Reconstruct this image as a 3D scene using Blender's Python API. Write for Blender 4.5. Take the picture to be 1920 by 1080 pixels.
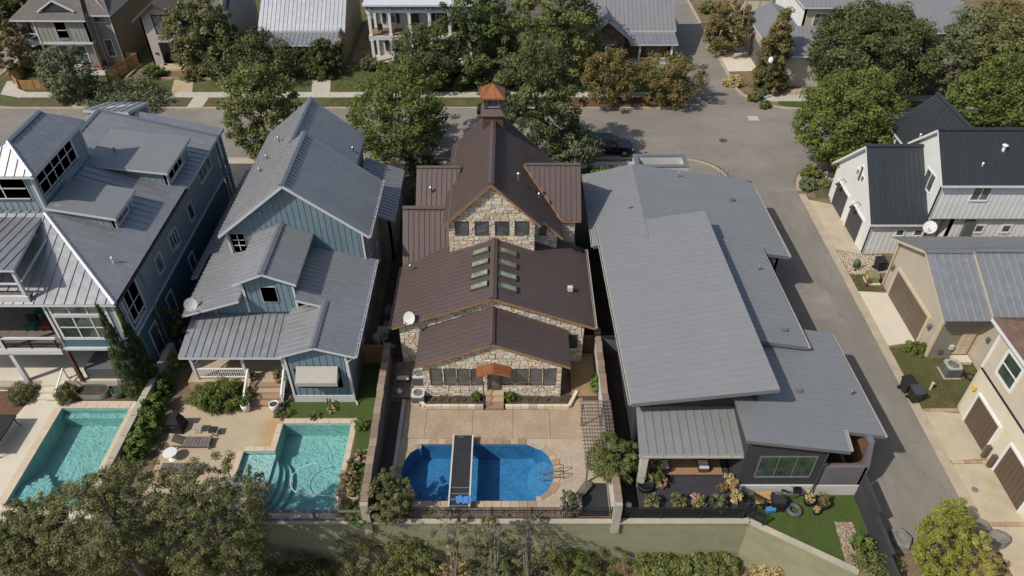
import bpy, math, random
import numpy as np
from mathutils import Vector, geometry

# ------------------------------------------------------------------ camera, sky, sun, exposure
for o in list(bpy.data.objects):
    bpy.data.objects.remove(o)
scene = bpy.context.scene
COL = scene.collection
F, CH, PITCH = 1400.0, 38.0, math.radians(40.4)
CP, SP = math.cos(PITCH), math.sin(PITCH)
cd = bpy.data.cameras.new('camera')
cam = bpy.data.objects.new('camera', cd)
COL.objects.link(cam)
cam.location = (0, 0, CH)
cam.rotation_euler = (math.pi / 2 - PITCH, 0, 0)
cd.sensor_width = 36
cd.lens = F / 1920 * 36
cd.clip_start = 0.5
cd.clip_end = 3000
scene.camera = cam
SUN_DIR = Vector((-0.8, -0.5, 1.0)).normalized()     # towards the sun
ELEV = math.asin(SUN_DIR.z)
AZ = math.atan2(SUN_DIR.x, SUN_DIR.y)
world = bpy.data.worlds.new('World')
scene.world = world
world.use_nodes = True
wn = world.node_tree
wn.nodes.clear()
sky = wn.nodes.new('ShaderNodeTexSky')
sky.sky_type = 'NISHITA'
sky.sun_disc = False
sky.sun_elevation = ELEV
sky.sun_rotation = AZ
sky.dust_density = 2.0
sky.ozone_density = 0.6
bg = wn.nodes.new('ShaderNodeBackground')
bg.inputs['Strength'].default_value = 0.118
out = wn.nodes.new('ShaderNodeOutputWorld')
wn.links.new(sky.outputs[0], bg.inputs[0])
wn.links.new(bg.outputs[0], out.inputs[0])
sd = bpy.data.lights.new('sun', 'SUN')
sd.energy = 3.9
sd.angle = math.radians(0.5)
sd.color = (1.0, 0.95, 0.87)
sun = bpy.data.objects.new('sun', sd)
COL.objects.link(sun)
sun.rotation_euler = SUN_DIR.to_track_quat('Z', 'Y').to_euler()
sun.location = (-60, -30, 80)
vs = scene.view_settings
vs.view_transform = 'Standard'
vs.look = 'None'
vs.exposure = -0.04
vs.gamma = 1.0
vs.use_curve_mapping = False
scene.cycles.max_bounces = 6
scene.cycles.transparent_max_bounces = 8
scene.cycles.caustics_reflective = False
scene.cycles.caustics_refractive = False
R = random.Random(7)


def at(px, py, z=0.0):
    """point of the survey at height z, read off the 1920 px wide photograph"""
    x = (px - 960) / F
    v = (py - 540) / F
    k = (CH - z) / (SP + v * CP)
    return Vector((x * k, k * (CP - v * SP), z))


def zat(Y, py):
    v = (py - 540) / F
    return CH - Y * (SP + v * CP) / (CP - v * SP)


def xat(px, Y, z):
    return (px - 960) / F * (Y * CP + (CH - z) * SP)


# ------------------------------------------------------------------ materials
def nt(name):
    m = bpy.data.materials.new(name)
    m.use_nodes = True
    t = m.node_tree
    t.nodes.clear()
    o = t.nodes.new('ShaderNodeOutputMaterial')
    b = t.nodes.new('ShaderNodeBsdfPrincipled')
    t.links.new(b.outputs[0], o.inputs[0])
    return m, t, b


def c4(c):
    return (c[0], c[1], c[2], 1)


def mixc(t, fac, a, b):
    n = t.nodes.new('ShaderNodeMix')
    n.data_type = 'RGBA'
    for s, val in ((0, fac), (6, a), (7, b)):
        if hasattr(val, 'links') or hasattr(val, 'is_linked'):
            t.links.new(val, n.inputs[s])
        else:
            n.inputs[s].default_value = val if s == 0 else c4(val)
    return n.outputs[2]


def noise(t, scale, detail=3, rough=0.55, stretch=None, coord='Object'):
    tc = t.nodes.new('ShaderNodeTexCoord')
    n = t.nodes.new('ShaderNodeTexNoise')
    n.inputs['Scale'].default_value = scale
    n.inputs['Detail'].default_value = detail
    n.inputs['Roughness'].default_value = rough
    if stretch:
        mp = t.nodes.new('ShaderNodeMapping')
        mp.inputs['Scale'].default_value = stretch
        t.links.new(tc.outputs[coord], mp.inputs[0])
        t.links.new(mp.outputs[0], n.inputs[0])
    else:
        t.links.new(tc.outputs[coord], n.inputs[0])
    return n.outputs[0]


def ramp(t, src, stops):
    r = t.nodes.new('ShaderNodeValToRGB')
    e = r.color_ramp.elements
    while len(e) < len(stops):
        e.new(0.5)
    for i, (p, c) in enumerate(stops):
        e[i].position = p
        e[i].color = c4(c) if not isinstance(c, (int, float)) else (c, c, c, 1)
    t.links.new(src, r.inputs[0])
    return r.outputs[0]


def bump(t, b, h, strength=0.3, dist=0.02):
    n = t.nodes.new('ShaderNodeBump')
    n.inputs['Strength'].default_value = strength
    n.inputs['Distance'].default_value = dist
    t.links.new(h, n.inputs['Height'])
    t.links.new(n.outputs[0], b.inputs['Normal'])


def sc(c, k):
    return tuple(min(1, x * k) for x in c)


def mat(name, col, rough=0.8, metal=0.0, var=0.15, vs_=1.2, fine=0.12, fs=18, bmp=0.0, spec=0.4, stretch=None, blot=None, bs=None):
    """paint / concrete / timber ...: base colour with broad and fine variation"""
    m, t, b = nt(name)
    big = noise(t, vs_, 4, 0.6, stretch)
    c = mixc(t, ramp(t, big, [(0.3, 0.0), (0.72, 1.0)]), sc(col, 1 - var), sc(col, 1 + var))
    fi = noise(t, fs, 3, 0.7)
    c2 = mixc(t, ramp(t, fi, [(0.3, 0.0), (0.7, 1.0)]), sc((1, 1, 1), 1 - fine), (1, 1, 1))
    mm = t.nodes.new('ShaderNodeMix')
    mm.data_type = 'RGBA'
    mm.blend_type = 'MULTIPLY'
    mm.inputs[0].default_value = 1.0
    t.links.new(c, mm.inputs[6])
    t.links.new(c2, mm.inputs[7])
    res = mm.outputs[2]
    if blot:
        bn = noise(t, blot[1], 5, 0.65, bs)
        res = mixc(t, ramp(t, bn, [(blot[2], 0.0), (blot[2] + 0.14, blot[3])]), res, blot[0])
    t.links.new(res, b.inputs['Base Color'])
    b.inputs['Roughness'].default_value = rough
    b.inputs['Metallic'].default_value = metal
    b.inputs['Specular IOR Level'].default_value = spec
    if bmp:
        bump(t, b, fi, bmp, 0.02)
    return m


def siding_mat(name, col, pitch=0.18):
    m, t, b = nt(name)
    tc = t.nodes.new('ShaderNodeTexCoord')
    w = t.nodes.new('ShaderNodeTexWave')
    w.wave_type = 'BANDS'
    w.bands_direction = 'Z'
    w.wave_profile = 'SAW'
    w.inputs['Scale'].default_value = 0.31416 / pitch
    t.links.new(tc.outputs['Object'], w.inputs[0])
    big = noise(t, 0.8, 4)
    c = mixc(t, big, sc(col, 0.88), sc(col, 1.1))
    t.links.new(c, b.inputs['Base Color'])
    b.inputs['Roughness'].default_value = 0.75
    bump(t, b, w.outputs[1], 1.0, 0.03)
    return m


def attr_mat(name, stops, rough=0.9, bmp=0.35, var=0.2, fs=9, spec=0.3):
    """colour picked per stone/brick through the face attribute rnd"""
    m, t, b = nt(name)
    a = t.nodes.new('ShaderNodeAttribute')
    a.attribute_name = 'rnd'
    c = ramp(t, a.outputs['Fac'], stops)
    n = noise(t, fs, 4, 0.65)
    mm = t.nodes.new('ShaderNodeMix')
    mm.data_type = 'RGBA'
    mm.blend_type = 'MULTIPLY'
    mm.inputs[0].default_value = 1.0
    t.links.new(c, mm.inputs[6])
    t.links.new(mixc(t, n, (1 - var,) * 3, (1 + var,) * 3), mm.inputs[7])
    t.links.new(mm.outputs[2], b.inputs['Base Color'])
    b.inputs['Roughness'].default_value = rough
    b.inputs['Specular IOR Level'].default_value = spec
    bump(t, b, n, bmp, 0.03)
    return m


def leaf_mat(name, stops, transl=0.25, rough=0.55):
    m, t, b = nt(name)
    a = t.nodes.new('ShaderNodeAttribute')
    a.attribute_name = 'rnd'
    c = ramp(t, a.outputs['Fac'], stops)
    t.links.new(c, b.inputs['Base Color'])
    b.inputs['Roughness'].default_value = rough
    b.inputs['Specular IOR Level'].default_value = 0.3
    tr = t.nodes.new('ShaderNodeBsdfTranslucent')
    t.links.new(c, tr.inputs[0])
    ms = t.nodes.new('ShaderNodeMixShader')
    ms.inputs[0].default_value = transl
    o = [n for n in t.nodes if n.type == 'OUTPUT_MATERIAL'][0]
    t.links.new(b.outputs[0], ms.inputs[1])
    t.links.new(tr.outputs[0], ms.inputs[2])
    t.links.new(ms.outputs[0], o.inputs[0])
    return m


def glass_mat(name, col, rough=0.04, spec=0.9):
    m, t, b = nt(name)
    n = noise(t, 1.3, 3)
    t.links.new(mixc(t, ramp(t, n, [(0.35, 0), (0.7, 1)]), sc(col, 0.6), sc(col, 1.5)), b.inputs['Base Color'])
    b.inputs['Roughness'].default_value = rough
    b.inputs['Specular IOR Level'].default_value = spec
    return m


def water_mat(name, tint, rip=2.2, strength=0.25):
    m, t, b = nt(name)
    t.nodes.remove(b)
    o = [n for n in t.nodes if n.type == 'OUTPUT_MATERIAL'][0]
    tr = t.nodes.new('ShaderNodeBsdfTransparent')
    gl = t.nodes.new('ShaderNodeBsdfGlossy')
    gl.inputs['Roughness'].default_value = 0.06
    tc = t.nodes.new('ShaderNodeTexCoord')
    n1 = t.nodes.new('ShaderNodeTexNoise')
    n1.inputs['Scale'].default_value = rip
    n1.inputs['Detail'].default_value = 4
    n1.inputs['Distortion'].default_value = 1.8
    t.links.new(tc.outputs['Object'], n1.inputs[0])
    bp = t.nodes.new('ShaderNodeBump')
    bp.inputs['Strength'].default_value = strength
    bp.inputs['Distance'].default_value = 0.15
    t.links.new(n1.outputs[0], bp.inputs['Height'])
    t.links.new(bp.outputs[0], gl.inputs['Normal'])
    fr = t.nodes.new('ShaderNodeFresnel')
    fr.inputs[0].default_value = 1.33
    t.links.new(bp.outputs[0], fr.inputs['Normal'])
    # caustic light of the ripples painted into the tint: bright and dim filaments
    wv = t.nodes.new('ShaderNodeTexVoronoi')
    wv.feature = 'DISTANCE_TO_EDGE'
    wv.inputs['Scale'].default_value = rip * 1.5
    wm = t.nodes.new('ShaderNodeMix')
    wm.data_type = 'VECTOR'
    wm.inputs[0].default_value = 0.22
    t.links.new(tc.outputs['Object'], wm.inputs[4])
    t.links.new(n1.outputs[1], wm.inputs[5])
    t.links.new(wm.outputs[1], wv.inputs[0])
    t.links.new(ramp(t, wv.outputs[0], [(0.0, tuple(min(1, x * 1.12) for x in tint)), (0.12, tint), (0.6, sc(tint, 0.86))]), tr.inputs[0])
    ms = t.nodes.new('ShaderNodeMixShader')
    t.links.new(fr.outputs[0], ms.inputs[0])
    t.links.new(tr.outputs[0], ms.inputs[1])
    t.links.new(gl.outputs[0], ms.inputs[2])
    t.links.new(ms.outputs[0], o.inputs[0])
    return m


def metal_roof(name, col, rough, metal, streak=0.1):
    m, t, b = nt(name)
    a = t.nodes.new('ShaderNodeAttribute')
    a.attribute_name = 'rnd'
    n1 = noise(t, 0.35, 4, 0.6)
    n2 = noise(t, 2.2, 4, 0.65)
    n3 = noise(t, 14, 3, 0.6)
    c = mixc(t, a.outputs['Fac'], sc(col, 1 - streak * 0.45), sc(col, 1 + streak * 0.45))
    c = mixc(t, ramp(t, n1, [(0.35, 0.0), (0.68, 1.0)]), c, sc(col, 1 - streak))
    c = mixc(t, ramp(t, n2, [(0.5, 0.0), (0.72, 0.4)]), c, sc(col, 1 + streak * 1.6))
    c = mixc(t, ramp(t, n3, [(0.55, 0.0), (0.8, 0.25)]), c, sc(col, 0.8))
    t.links.new(c, b.inputs['Base Color'])
    t.links.new(ramp(t, n2, [(0.3, rough - 0.06), (0.7, rough + 0.1)]), b.inputs['Roughness'])
    b.inputs['Metallic'].default_value = metal
    bump(t, b, n1, 0.12, 0.12)
    return m


M = {}
M['roof_grey'] = metal_roof('roof_grey', (0.37, 0.375, 0.38), 0.41, 0.6)
M['roof_blue'] = mat('roof_blue', (0.2, 0.215, 0.24), 0.45, 0.35, 0.05, 0.4, 0.03, 5)
M['roof_bright'] = metal_roof('roof_bright', (0.44, 0.45, 0.47), 0.45, 0.42)
M['roof_modern'] = metal_roof('roof_modern', (0.24, 0.246, 0.248), 0.5, 0.25, 0.05)
M['roof_brown'] = metal_roof('roof_brown', (0.105, 0.075, 0.067), 0.5, 0.15)
M['roof_black'] = metal_roof('roof_black', (0.04, 0.047, 0.054), 0.45, 0.25)
M['copper'] = mat('copper', (0.33, 0.125, 0.05), 0.42, 0.35, 0.2, 1.5, 0.15, 9)
M['cedar'] = mat('cedar', (0.34, 0.19, 0.09), 0.75, 0, 0.2, 2, 0.2, 14)
M['brownwood'] = mat('brownwood', (0.12, 0.06, 0.038), 0.7, 0, 0.2, 2, 0.2, 14)
M['oldwood'] = mat('oldwood', (0.17, 0.14, 0.125), 0.85, 0, 0.22, 2, 0.25, 14)
M['deckwood'] = mat('deckwood', (0.23, 0.165, 0.11), 0.85, 0, 0.2, 2, 0.25, 14)
M['tandeck'] = mat('tandeck', (0.33, 0.21, 0.11), 0.8, 0, 0.15, 2, 0.2, 14)
M['fencewood'] = mat('fencewood', (0.36, 0.2, 0.075), 0.8, 0, 0.2, 1.6, 0.2, 12)
M['white'] = mat('white', (0.7, 0.7, 0.68), 0.6, 0, 0.05, 1, 0.06, 9)
M['white_trim'] = mat('white_trim', (0.56, 0.57, 0.575), 0.6, 0, 0.05, 1, 0.06, 9)
M['white_board'] = mat('white_board', (0.66, 0.66, 0.64), 0.65, 0, 0.05, 0.7, 0.05, 9)
M['blue_board'] = mat('blue_board', (0.165, 0.235, 0.27), 0.7, 0, 0.08, 0.7, 0.07, 9)
M['blue_batten'] = mat('blue_batten', (0.16, 0.23, 0.265), 0.7, 0, 0.08, 0.7, 0.07, 9)
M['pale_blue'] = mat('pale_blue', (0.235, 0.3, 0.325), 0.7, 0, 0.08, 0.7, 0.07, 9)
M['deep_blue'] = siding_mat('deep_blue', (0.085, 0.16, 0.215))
M['grey_green'] = siding_mat('grey_green', (0.27, 0.29, 0.27))
M['taupe'] = siding_mat('taupe', (0.3, 0.28, 0.24))
M['taupe_board'] = mat('taupe_board', (0.3, 0.285, 0.25), 0.7, 0, 0.08, 0.7, 0.07, 9)
M['olive'] = siding_mat('olive', (0.21, 0.175, 0.115))
M['stucco'] = mat('stucco', (0.47, 0.42, 0.37), 0.9, 0, 0.06, 0.8, 0.1, 22, 0.2)
M['tan'] = mat('tan', (0.4, 0.33, 0.23), 0.9, 0, 0.06, 0.8, 0.1, 22, 0.2)
M['beige'] = siding_mat('beige', (0.52, 0.46, 0.36))
M['beige_trim'] = mat('beige_trim', (0.53, 0.44, 0.31), 0.7, 0, 0.06, 0.8, 0.06, 12)
M['cream'] = siding_mat('cream', (0.64, 0.57, 0.43))
M['cream_board'] = mat('cream_board', (0.62, 0.56, 0.43), 0.8, 0, 0.06, 0.8, 0.06, 12)
M['lime_stucco'] = mat('lime_stucco', (0.5, 0.47, 0.4), 0.9, 0, 0.08, 0.5, 0.1, 16, 0.3)
M['charcoal'] = mat('charcoal', (0.045, 0.044, 0.05), 0.7, 0, 0.12, 0.9, 0.12, 14)
M['dark_stucco'] = mat('dark_stucco', (0.14, 0.13, 0.145), 0.85, 0, 0.15, 0.8, 0.15, 14)
M['corten'] = mat('corten', (0.16, 0.085, 0.045), 0.8, 0, 0.2, 1.2, 0.2, 14)
M['black_metal'] = mat('black_metal', (0.024, 0.024, 0.028), 0.5, 0.2, 0.15, 2, 0.1, 14)
M['grey_metal'] = mat('grey_metal', (0.3, 0.31, 0.32), 0.4, 0.6, 0.1, 2, 0.1, 14)
M['steel'] = mat('steel', (0.55, 0.55, 0.55), 0.25, 0.9, 0.05, 2, 0.05, 14)
M['dark_door'] = mat('dark_door', (0.06, 0.058, 0.062), 0.6, 0, 0.1, 1, 0.1, 14)
M['brown_door'] = mat('brown_door', (0.115, 0.082, 0.058), 0.6, 0, 0.1, 1, 0.1, 14)
M['taupe_door'] = mat('taupe_door', (0.135, 0.105, 0.075), 0.6, 0, 0.1, 1, 0.1, 14)
M['shingle'] = mat('shingle', (0.15, 0.135, 0.12), 0.9, 0, 0.15, 2.0, 0.35, 9, 0.4)
M['shingle_brown'] = mat('shingle_brown', (0.16, 0.105, 0.075), 0.9, 0, 0.25, 2.0, 0.35, 9, 0.4)
M['concrete'] = mat('concrete', (0.47, 0.4, 0.31), 0.9, 0, 0.1, 0.6, 0.12, 14, 0.1, blot=((0.33, 0.26, 0.18), 0.45, 0.58, 0.5))
M['concrete_warm'] = mat('concrete_warm', (0.47, 0.4, 0.285), 0.9, 0, 0.1, 0.7, 0.12, 14, 0.1, blot=((0.38, 0.29, 0.17), 0.5, 0.54, 0.55))
M['concrete_pale'] = mat('concrete_pale', (0.6, 0.54, 0.43), 0.9, 0, 0.07, 0.5, 0.08, 14, 0.1)
M['walk'] = mat('walk', (0.47, 0.43, 0.36), 0.9, 0, 0.08, 0.6, 0.1, 14, 0.1)
M['kerb'] = mat('kerb', (0.42, 0.35, 0.25), 0.9, 0, 0.14, 0.9, 0.15, 14, 0.1)
M['aggregate'] = mat('aggregate', (0.41, 0.31, 0.215), 0.9, 0, 0.14, 0.8, 0.3, 7, 0.3, blot=((0.22, 0.14, 0.09), 0.33, 0.56, 0.55))
M['aggregate_pale'] = mat('aggregate_pale', (0.46, 0.375, 0.28), 0.9, 0, 0.14, 0.8, 0.32, 7, 0.3)
M['travertine'] = mat('travertine', (0.56, 0.46, 0.34), 0.85, 0, 0.1, 1.1, 0.1, 12, 0.1)
M['patio_buff'] = mat('patio_buff', (0.45, 0.365, 0.25), 0.9, 0, 0.08, 0.6, 0.12, 14, 0.1, blot=((0.42, 0.25, 0.1), 0.28, 0.52, 0.75))
M['asphalt'] = mat('asphalt', (0.25, 0.225, 0.192), 0.95, 0, 0.13, 0.35, 0.16, 12, 0.15, stretch=(0.4, 1.6, 1), blot=((0.18, 0.16, 0.14), 0.22, 0.56, 0.6))
M['alley'] = mat('alley', (0.225, 0.205, 0.172), 0.95, 0, 0.16, 0.5, 0.16, 12, 0.15, stretch=(1.6, 0.4, 1), blot=((0.32, 0.3, 0.26), 0.5, 0.6, 0.5))
for nm_ in ('asphalt', 'alley'):
    t_ = M[nm_].node_tree
    b_ = [n for n in t_.nodes if n.type == 'BSDF_PRINCIPLED'][0]
    src_ = b_.inputs['Base Color'].links[0].from_socket
    tc_ = t_.nodes.new('ShaderNodeTexCoord')
    wz_ = t_.nodes.new('ShaderNodeTexNoise')
    wz_.inputs['Scale'].default_value = 0.5
    wz_.inputs['Detail'].default_value = 5
    t_.links.new(tc_.outputs['Object'], wz_.inputs[0])
    ad_ = t_.nodes.new('ShaderNodeVectorMath')
    ad_.operation = 'MULTIPLY_ADD'
    ad_.inputs[1].default_value = (3.0, 3.0, 0)
    t_.links.new(wz_.outputs[1], ad_.inputs[0])
    t_.links.new(tc_.outputs['Object'], ad_.inputs[2])
    vo_ = t_.nodes.new('ShaderNodeTexVoronoi')
    vo_.feature = 'DISTANCE_TO_EDGE'
    vo_.inputs['Scale'].default_value = 0.16
    t_.links.new(ad_.outputs[0], vo_.inputs[0])
    pt_n = noise(t_, 0.12, 2)
    dirt = mixc(t_, ramp(t_, pt_n, [(0.42, 0.0), (0.6, 0.45)]), src_, (0.17, 0.155, 0.135))
    t_.links.new(mixc(t_, ramp(t_, vo_.outputs[0], [(0.0, 0.3), (0.01, 0.0)]), dirt, (0.09, 0.08, 0.07)), b_.inputs['Base Color'])
M['lawn_base'] = mat('lawn_base', (0.1, 0.112, 0.038), 1.0, 0, 0.3, 1.2, 0.4, 9, 0.4, blot=((0.15, 0.115, 0.05), 0.4, 0.56, 0.7))
M['dry_lawn'] = mat('dry_lawn', (0.13, 0.105, 0.05), 1.0, 0, 0.3, 1.4, 0.4, 9, 0.4, blot=((0.07, 0.085, 0.028), 0.35, 0.5, 0.9))
M['turf'] = mat('turf', (0.06, 0.095, 0.02), 1.0, 0, 0.14, 0.9, 0.25, 16, 0.3)
M['soil'] = mat('soil', (0.085, 0.065, 0.05), 1.0, 0, 0.3, 2, 0.4, 9, 0.4)
M['mulch'] = mat('mulch', (0.16, 0.085, 0.055), 1.0, 0, 0.25, 2, 0.4, 9, 0.4)
M['bare'] = mat('bare', (0.21, 0.155, 0.095), 1.0, 0, 0.25, 1.2, 0.35, 9, 0.4, blot=((0.06, 0.07, 0.025), 0.5, 0.52, 0.7))
M['green_wall'] = mat('green_wall', (0.25, 0.245, 0.15), 0.95, 0, 0.13, 0.5, 0.12, 6, 0.2, stretch=(1, 1, 2.2), blot=((0.44, 0.4, 0.28), 0.5, 0.6, 0.5), bs=(2.2, 2.2, 0.2))
M['cap_conc'] = mat('cap_conc', (0.42, 0.38, 0.3), 0.9, 0, 0.12, 0.8, 0.15, 12, 0.1)
M['pool_blue'] = mat('pool_blue', (0.085, 0.27, 0.48), 0.6, 0, 0.16, 1.3, 0.25, 5)
M['pool_step'] = mat('pool_step', (0.13, 0.33, 0.54), 0.6, 0, 0.1, 1.3, 0.15, 6)
M['pool_teal'] = mat('pool_teal', (0.4, 0.6, 0.57), 0.6, 0, 0.1, 1.3, 0.2, 6)
M['pool_tan'] = mat('pool_tan', (0.66, 0.72, 0.68), 0.6, 0, 0.1, 1.3, 0.14, 6)
M['water_blue'] = water_mat('water_blue', (0.66, 0.86, 0.95), 3.0, 0.1)
M['water_teal'] = water_mat('water_teal', (0.74, 0.93, 0.93), 2.4, 0.3)
M['glass'] = glass_mat('glass', (0.085, 0.09, 0.092), 0.06, 1.0)
M['glass_blind'] = glass_mat('glass_blind', (0.14, 0.145, 0.14), 0.08, 0.8)
M['glass_green_reflect'] = glass_mat('glass_green_reflect', (0.04, 0.06, 0.045))  # green reflections painted into the pane's base colour
M['skylight'] = glass_mat('skylight', (0.2, 0.24, 0.18), 0.12, 0.7)
M['mortar'] = mat('mortar', (0.42, 0.36, 0.27), 0.95, 0, 0.1, 2, 0.2, 12)
M['stone'] = attr_mat('stone', [(0.0, (0.36, 0.32, 0.27)), (0.18, (0.58, 0.51, 0.41)), (0.4, (0.64, 0.58, 0.48)), (0.62, (0.56, 0.45, 0.31)), (0.8, (0.68, 0.64, 0.55)), (0.93, (0.56, 0.36, 0.17)), (1.0, (0.62, 0.55, 0.44))])
M['flag'] = attr_mat('flag', [(0.0, (0.25, 0.18, 0.12)), (0.3, (0.38, 0.28, 0.18)), (0.6, (0.47, 0.37, 0.25)), (0.88, (0.33, 0.2, 0.12)), (1.0, (0.42, 0.32, 0.21))])
M['capbrick'] = attr_mat('capbrick', [(0.0, (0.2, 0.145, 0.11)), (0.5, (0.26, 0.185, 0.13)), (1.0, (0.31, 0.235, 0.175))])
M['brick'] = attr_mat('brick', [(0.0, (0.13, 0.065, 0.05)), (0.5, (0.2, 0.1, 0.07)), (1.0, (0.27, 0.17, 0.12))])
M['pebble'] = attr_mat('pebble', [(0.0, (0.16, 0.12, 0.09)), (0.4, (0.32, 0.25, 0.18)), (0.75, (0.42, 0.36, 0.28)), (1.0, (0.28, 0.17, 0.1))])
M['white_pebble'] = attr_mat('white_pebble', [(0.0, (0.27, 0.21, 0.15)), (0.4, (0.45, 0.38, 0.29)), (0.75, (0.58, 0.52, 0.43)), (1.0, (0.4, 0.27, 0.17))])
M['rock'] = mat('rock', (0.24, 0.225, 0.2), 0.95, 0, 0.25, 1.2, 0.35, 7, 0.6)
M['terracotta'] = mat('terracotta', (0.36, 0.14, 0.07), 0.85, 0, 0.15, 2, 0.15, 12)
M['bin'] = mat('bin', (0.022, 0.025, 0.024), 0.5, 0, 0.15, 2, 0.1, 12)
M['bin_lid'] = mat('bin_lid', (0.06, 0.063, 0.07), 0.5, 0, 0.15, 2, 0.1, 12)
M['ac_white'] = mat('ac_white', (0.55, 0.54, 0.5), 0.6, 0, 0.06, 2, 0.08, 12)
M['ac_grey'] = mat('ac_grey', (0.14, 0.14, 0.135), 0.6, 0.2, 0.1, 2, 0.1, 12)
M['black'] = mat('black', (0.012, 0.012, 0.013), 0.6, 0, 0.1, 2, 0.1, 12)
M['mat_black'] = mat('mat_black', (0.03, 0.03, 0.034), 0.9, 0, 0.15, 1.5, 0.3, 20)
M['car_black'] = mat('car_black', (0.008, 0.01, 0.013), 0.2, 0.0, 0.1, 1, 0.05, 5, 0, 0.7)
M['car_grey'] = mat('car_grey', (0.035, 0.04, 0.05), 0.25, 0.3, 0.1, 1, 0.05, 5, 0, 0.7)
M['red'] = mat('red', (0.3, 0.03, 0.02), 0.5)
M['fabric_grey'] = mat('fabric_grey', (0.4, 0.375, 0.33), 0.9, 0, 0.06, 2, 0.1, 20)
M['canvas_blue'] = mat('canvas_blue', (0.06, 0.2, 0.45), 0.7, 0, 0.1, 3, 0.1, 20)
M['cushion'] = mat('cushion', (0.62, 0.61, 0.58), 0.9, 0, 0.05, 2, 0.08, 20)
M['green_paint'] = mat('green_paint', (0.06, 0.14, 0.07), 0.6)
M['lamp_green'] = mat('lamp_green', (0.02, 0.11, 0.075), 0.5)
M['util_olive'] = mat('util_olive', (0.2, 0.2, 0.11), 0.7)
M['pipe_pale'] = mat('pipe_pale', (0.45, 0.55, 0.42), 0.6)
M['globe'] = mat('globe', (0.75, 0.78, 0.78), 0.3)
M['bark'] = mat('bark', (0.13, 0.105, 0.085), 0.95, 0, 0.25, 3, 0.3, 12, 0.4)
M['bark_pale'] = mat('bark_pale', (0.25, 0.21, 0.17), 0.95, 0, 0.25, 3, 0.3, 12, 0.4)
M['cardboard'] = mat('cardboard', (0.42, 0.25, 0.1), 0.9)
M['rubber'] = mat('rubber', (0.1, 0.1, 0.11), 0.6)
M['bronze'] = mat('bronze', (0.12, 0.095, 0.085), 0.5, 0.2)
M['pink'] = mat('pink', (0.55, 0.1, 0.22), 0.7)
M['yellow'] = mat('yellow', (0.65, 0.45, 0.05), 0.7)
LV = lambda n, d, m_, l, tr=0.3: M.__setitem__(n, leaf_mat(n, [(0, d), (0.5, m_), (1, l)], tr))
LV('leaf_oak', (0.069, 0.089, 0.023), (0.149, 0.171, 0.047), (0.262, 0.274, 0.085))
LV('leaf_olive', (0.071, 0.083, 0.026), (0.152, 0.160, 0.055), (0.276, 0.269, 0.115))
LV('leaf_dark', (0.041, 0.056, 0.020), (0.094, 0.113, 0.036), (0.179, 0.200, 0.071))
LV('leaf_deep', (0.033, 0.049, 0.016), (0.077, 0.102, 0.030), (0.159, 0.187, 0.055))
LV('leaf_fresh', (0.055, 0.081, 0.016), (0.122, 0.154, 0.032), (0.232, 0.269, 0.063), 0.32)
LV('leaf_yellow', (0.124, 0.138, 0.022), (0.255, 0.262, 0.048), (0.442, 0.386, 0.083), 0.32)
LV('leaf_rust', (0.083, 0.081, 0.025), (0.172, 0.149, 0.048), (0.304, 0.207, 0.083))
LV('leaf_grey', (0.067, 0.083, 0.036), (0.138, 0.161, 0.076), (0.248, 0.274, 0.145))
LV('leaf_vine', (0.053, 0.094, 0.018), (0.127, 0.191, 0.039), (0.248, 0.331, 0.076), 0.32)
LV('leaf_straw', (0.256, 0.192, 0.085), (0.470, 0.365, 0.171), (0.706, 0.578, 0.299))
LV('leaf_flower', (0.108, 0.151, 0.043), (0.214, 0.214, 0.075), (0.898, 0.343, 0.428), 0.2)
LV('grass_blade', (0.075, 0.108, 0.026), (0.151, 0.192, 0.047), (0.256, 0.278, 0.085))
LV('leaf_cypress', (0.026, 0.047, 0.016), (0.075, 0.108, 0.034), (0.160, 0.187, 0.060))

# ------------------------------------------------------------------ mesh helpers
OFF = {}


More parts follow.
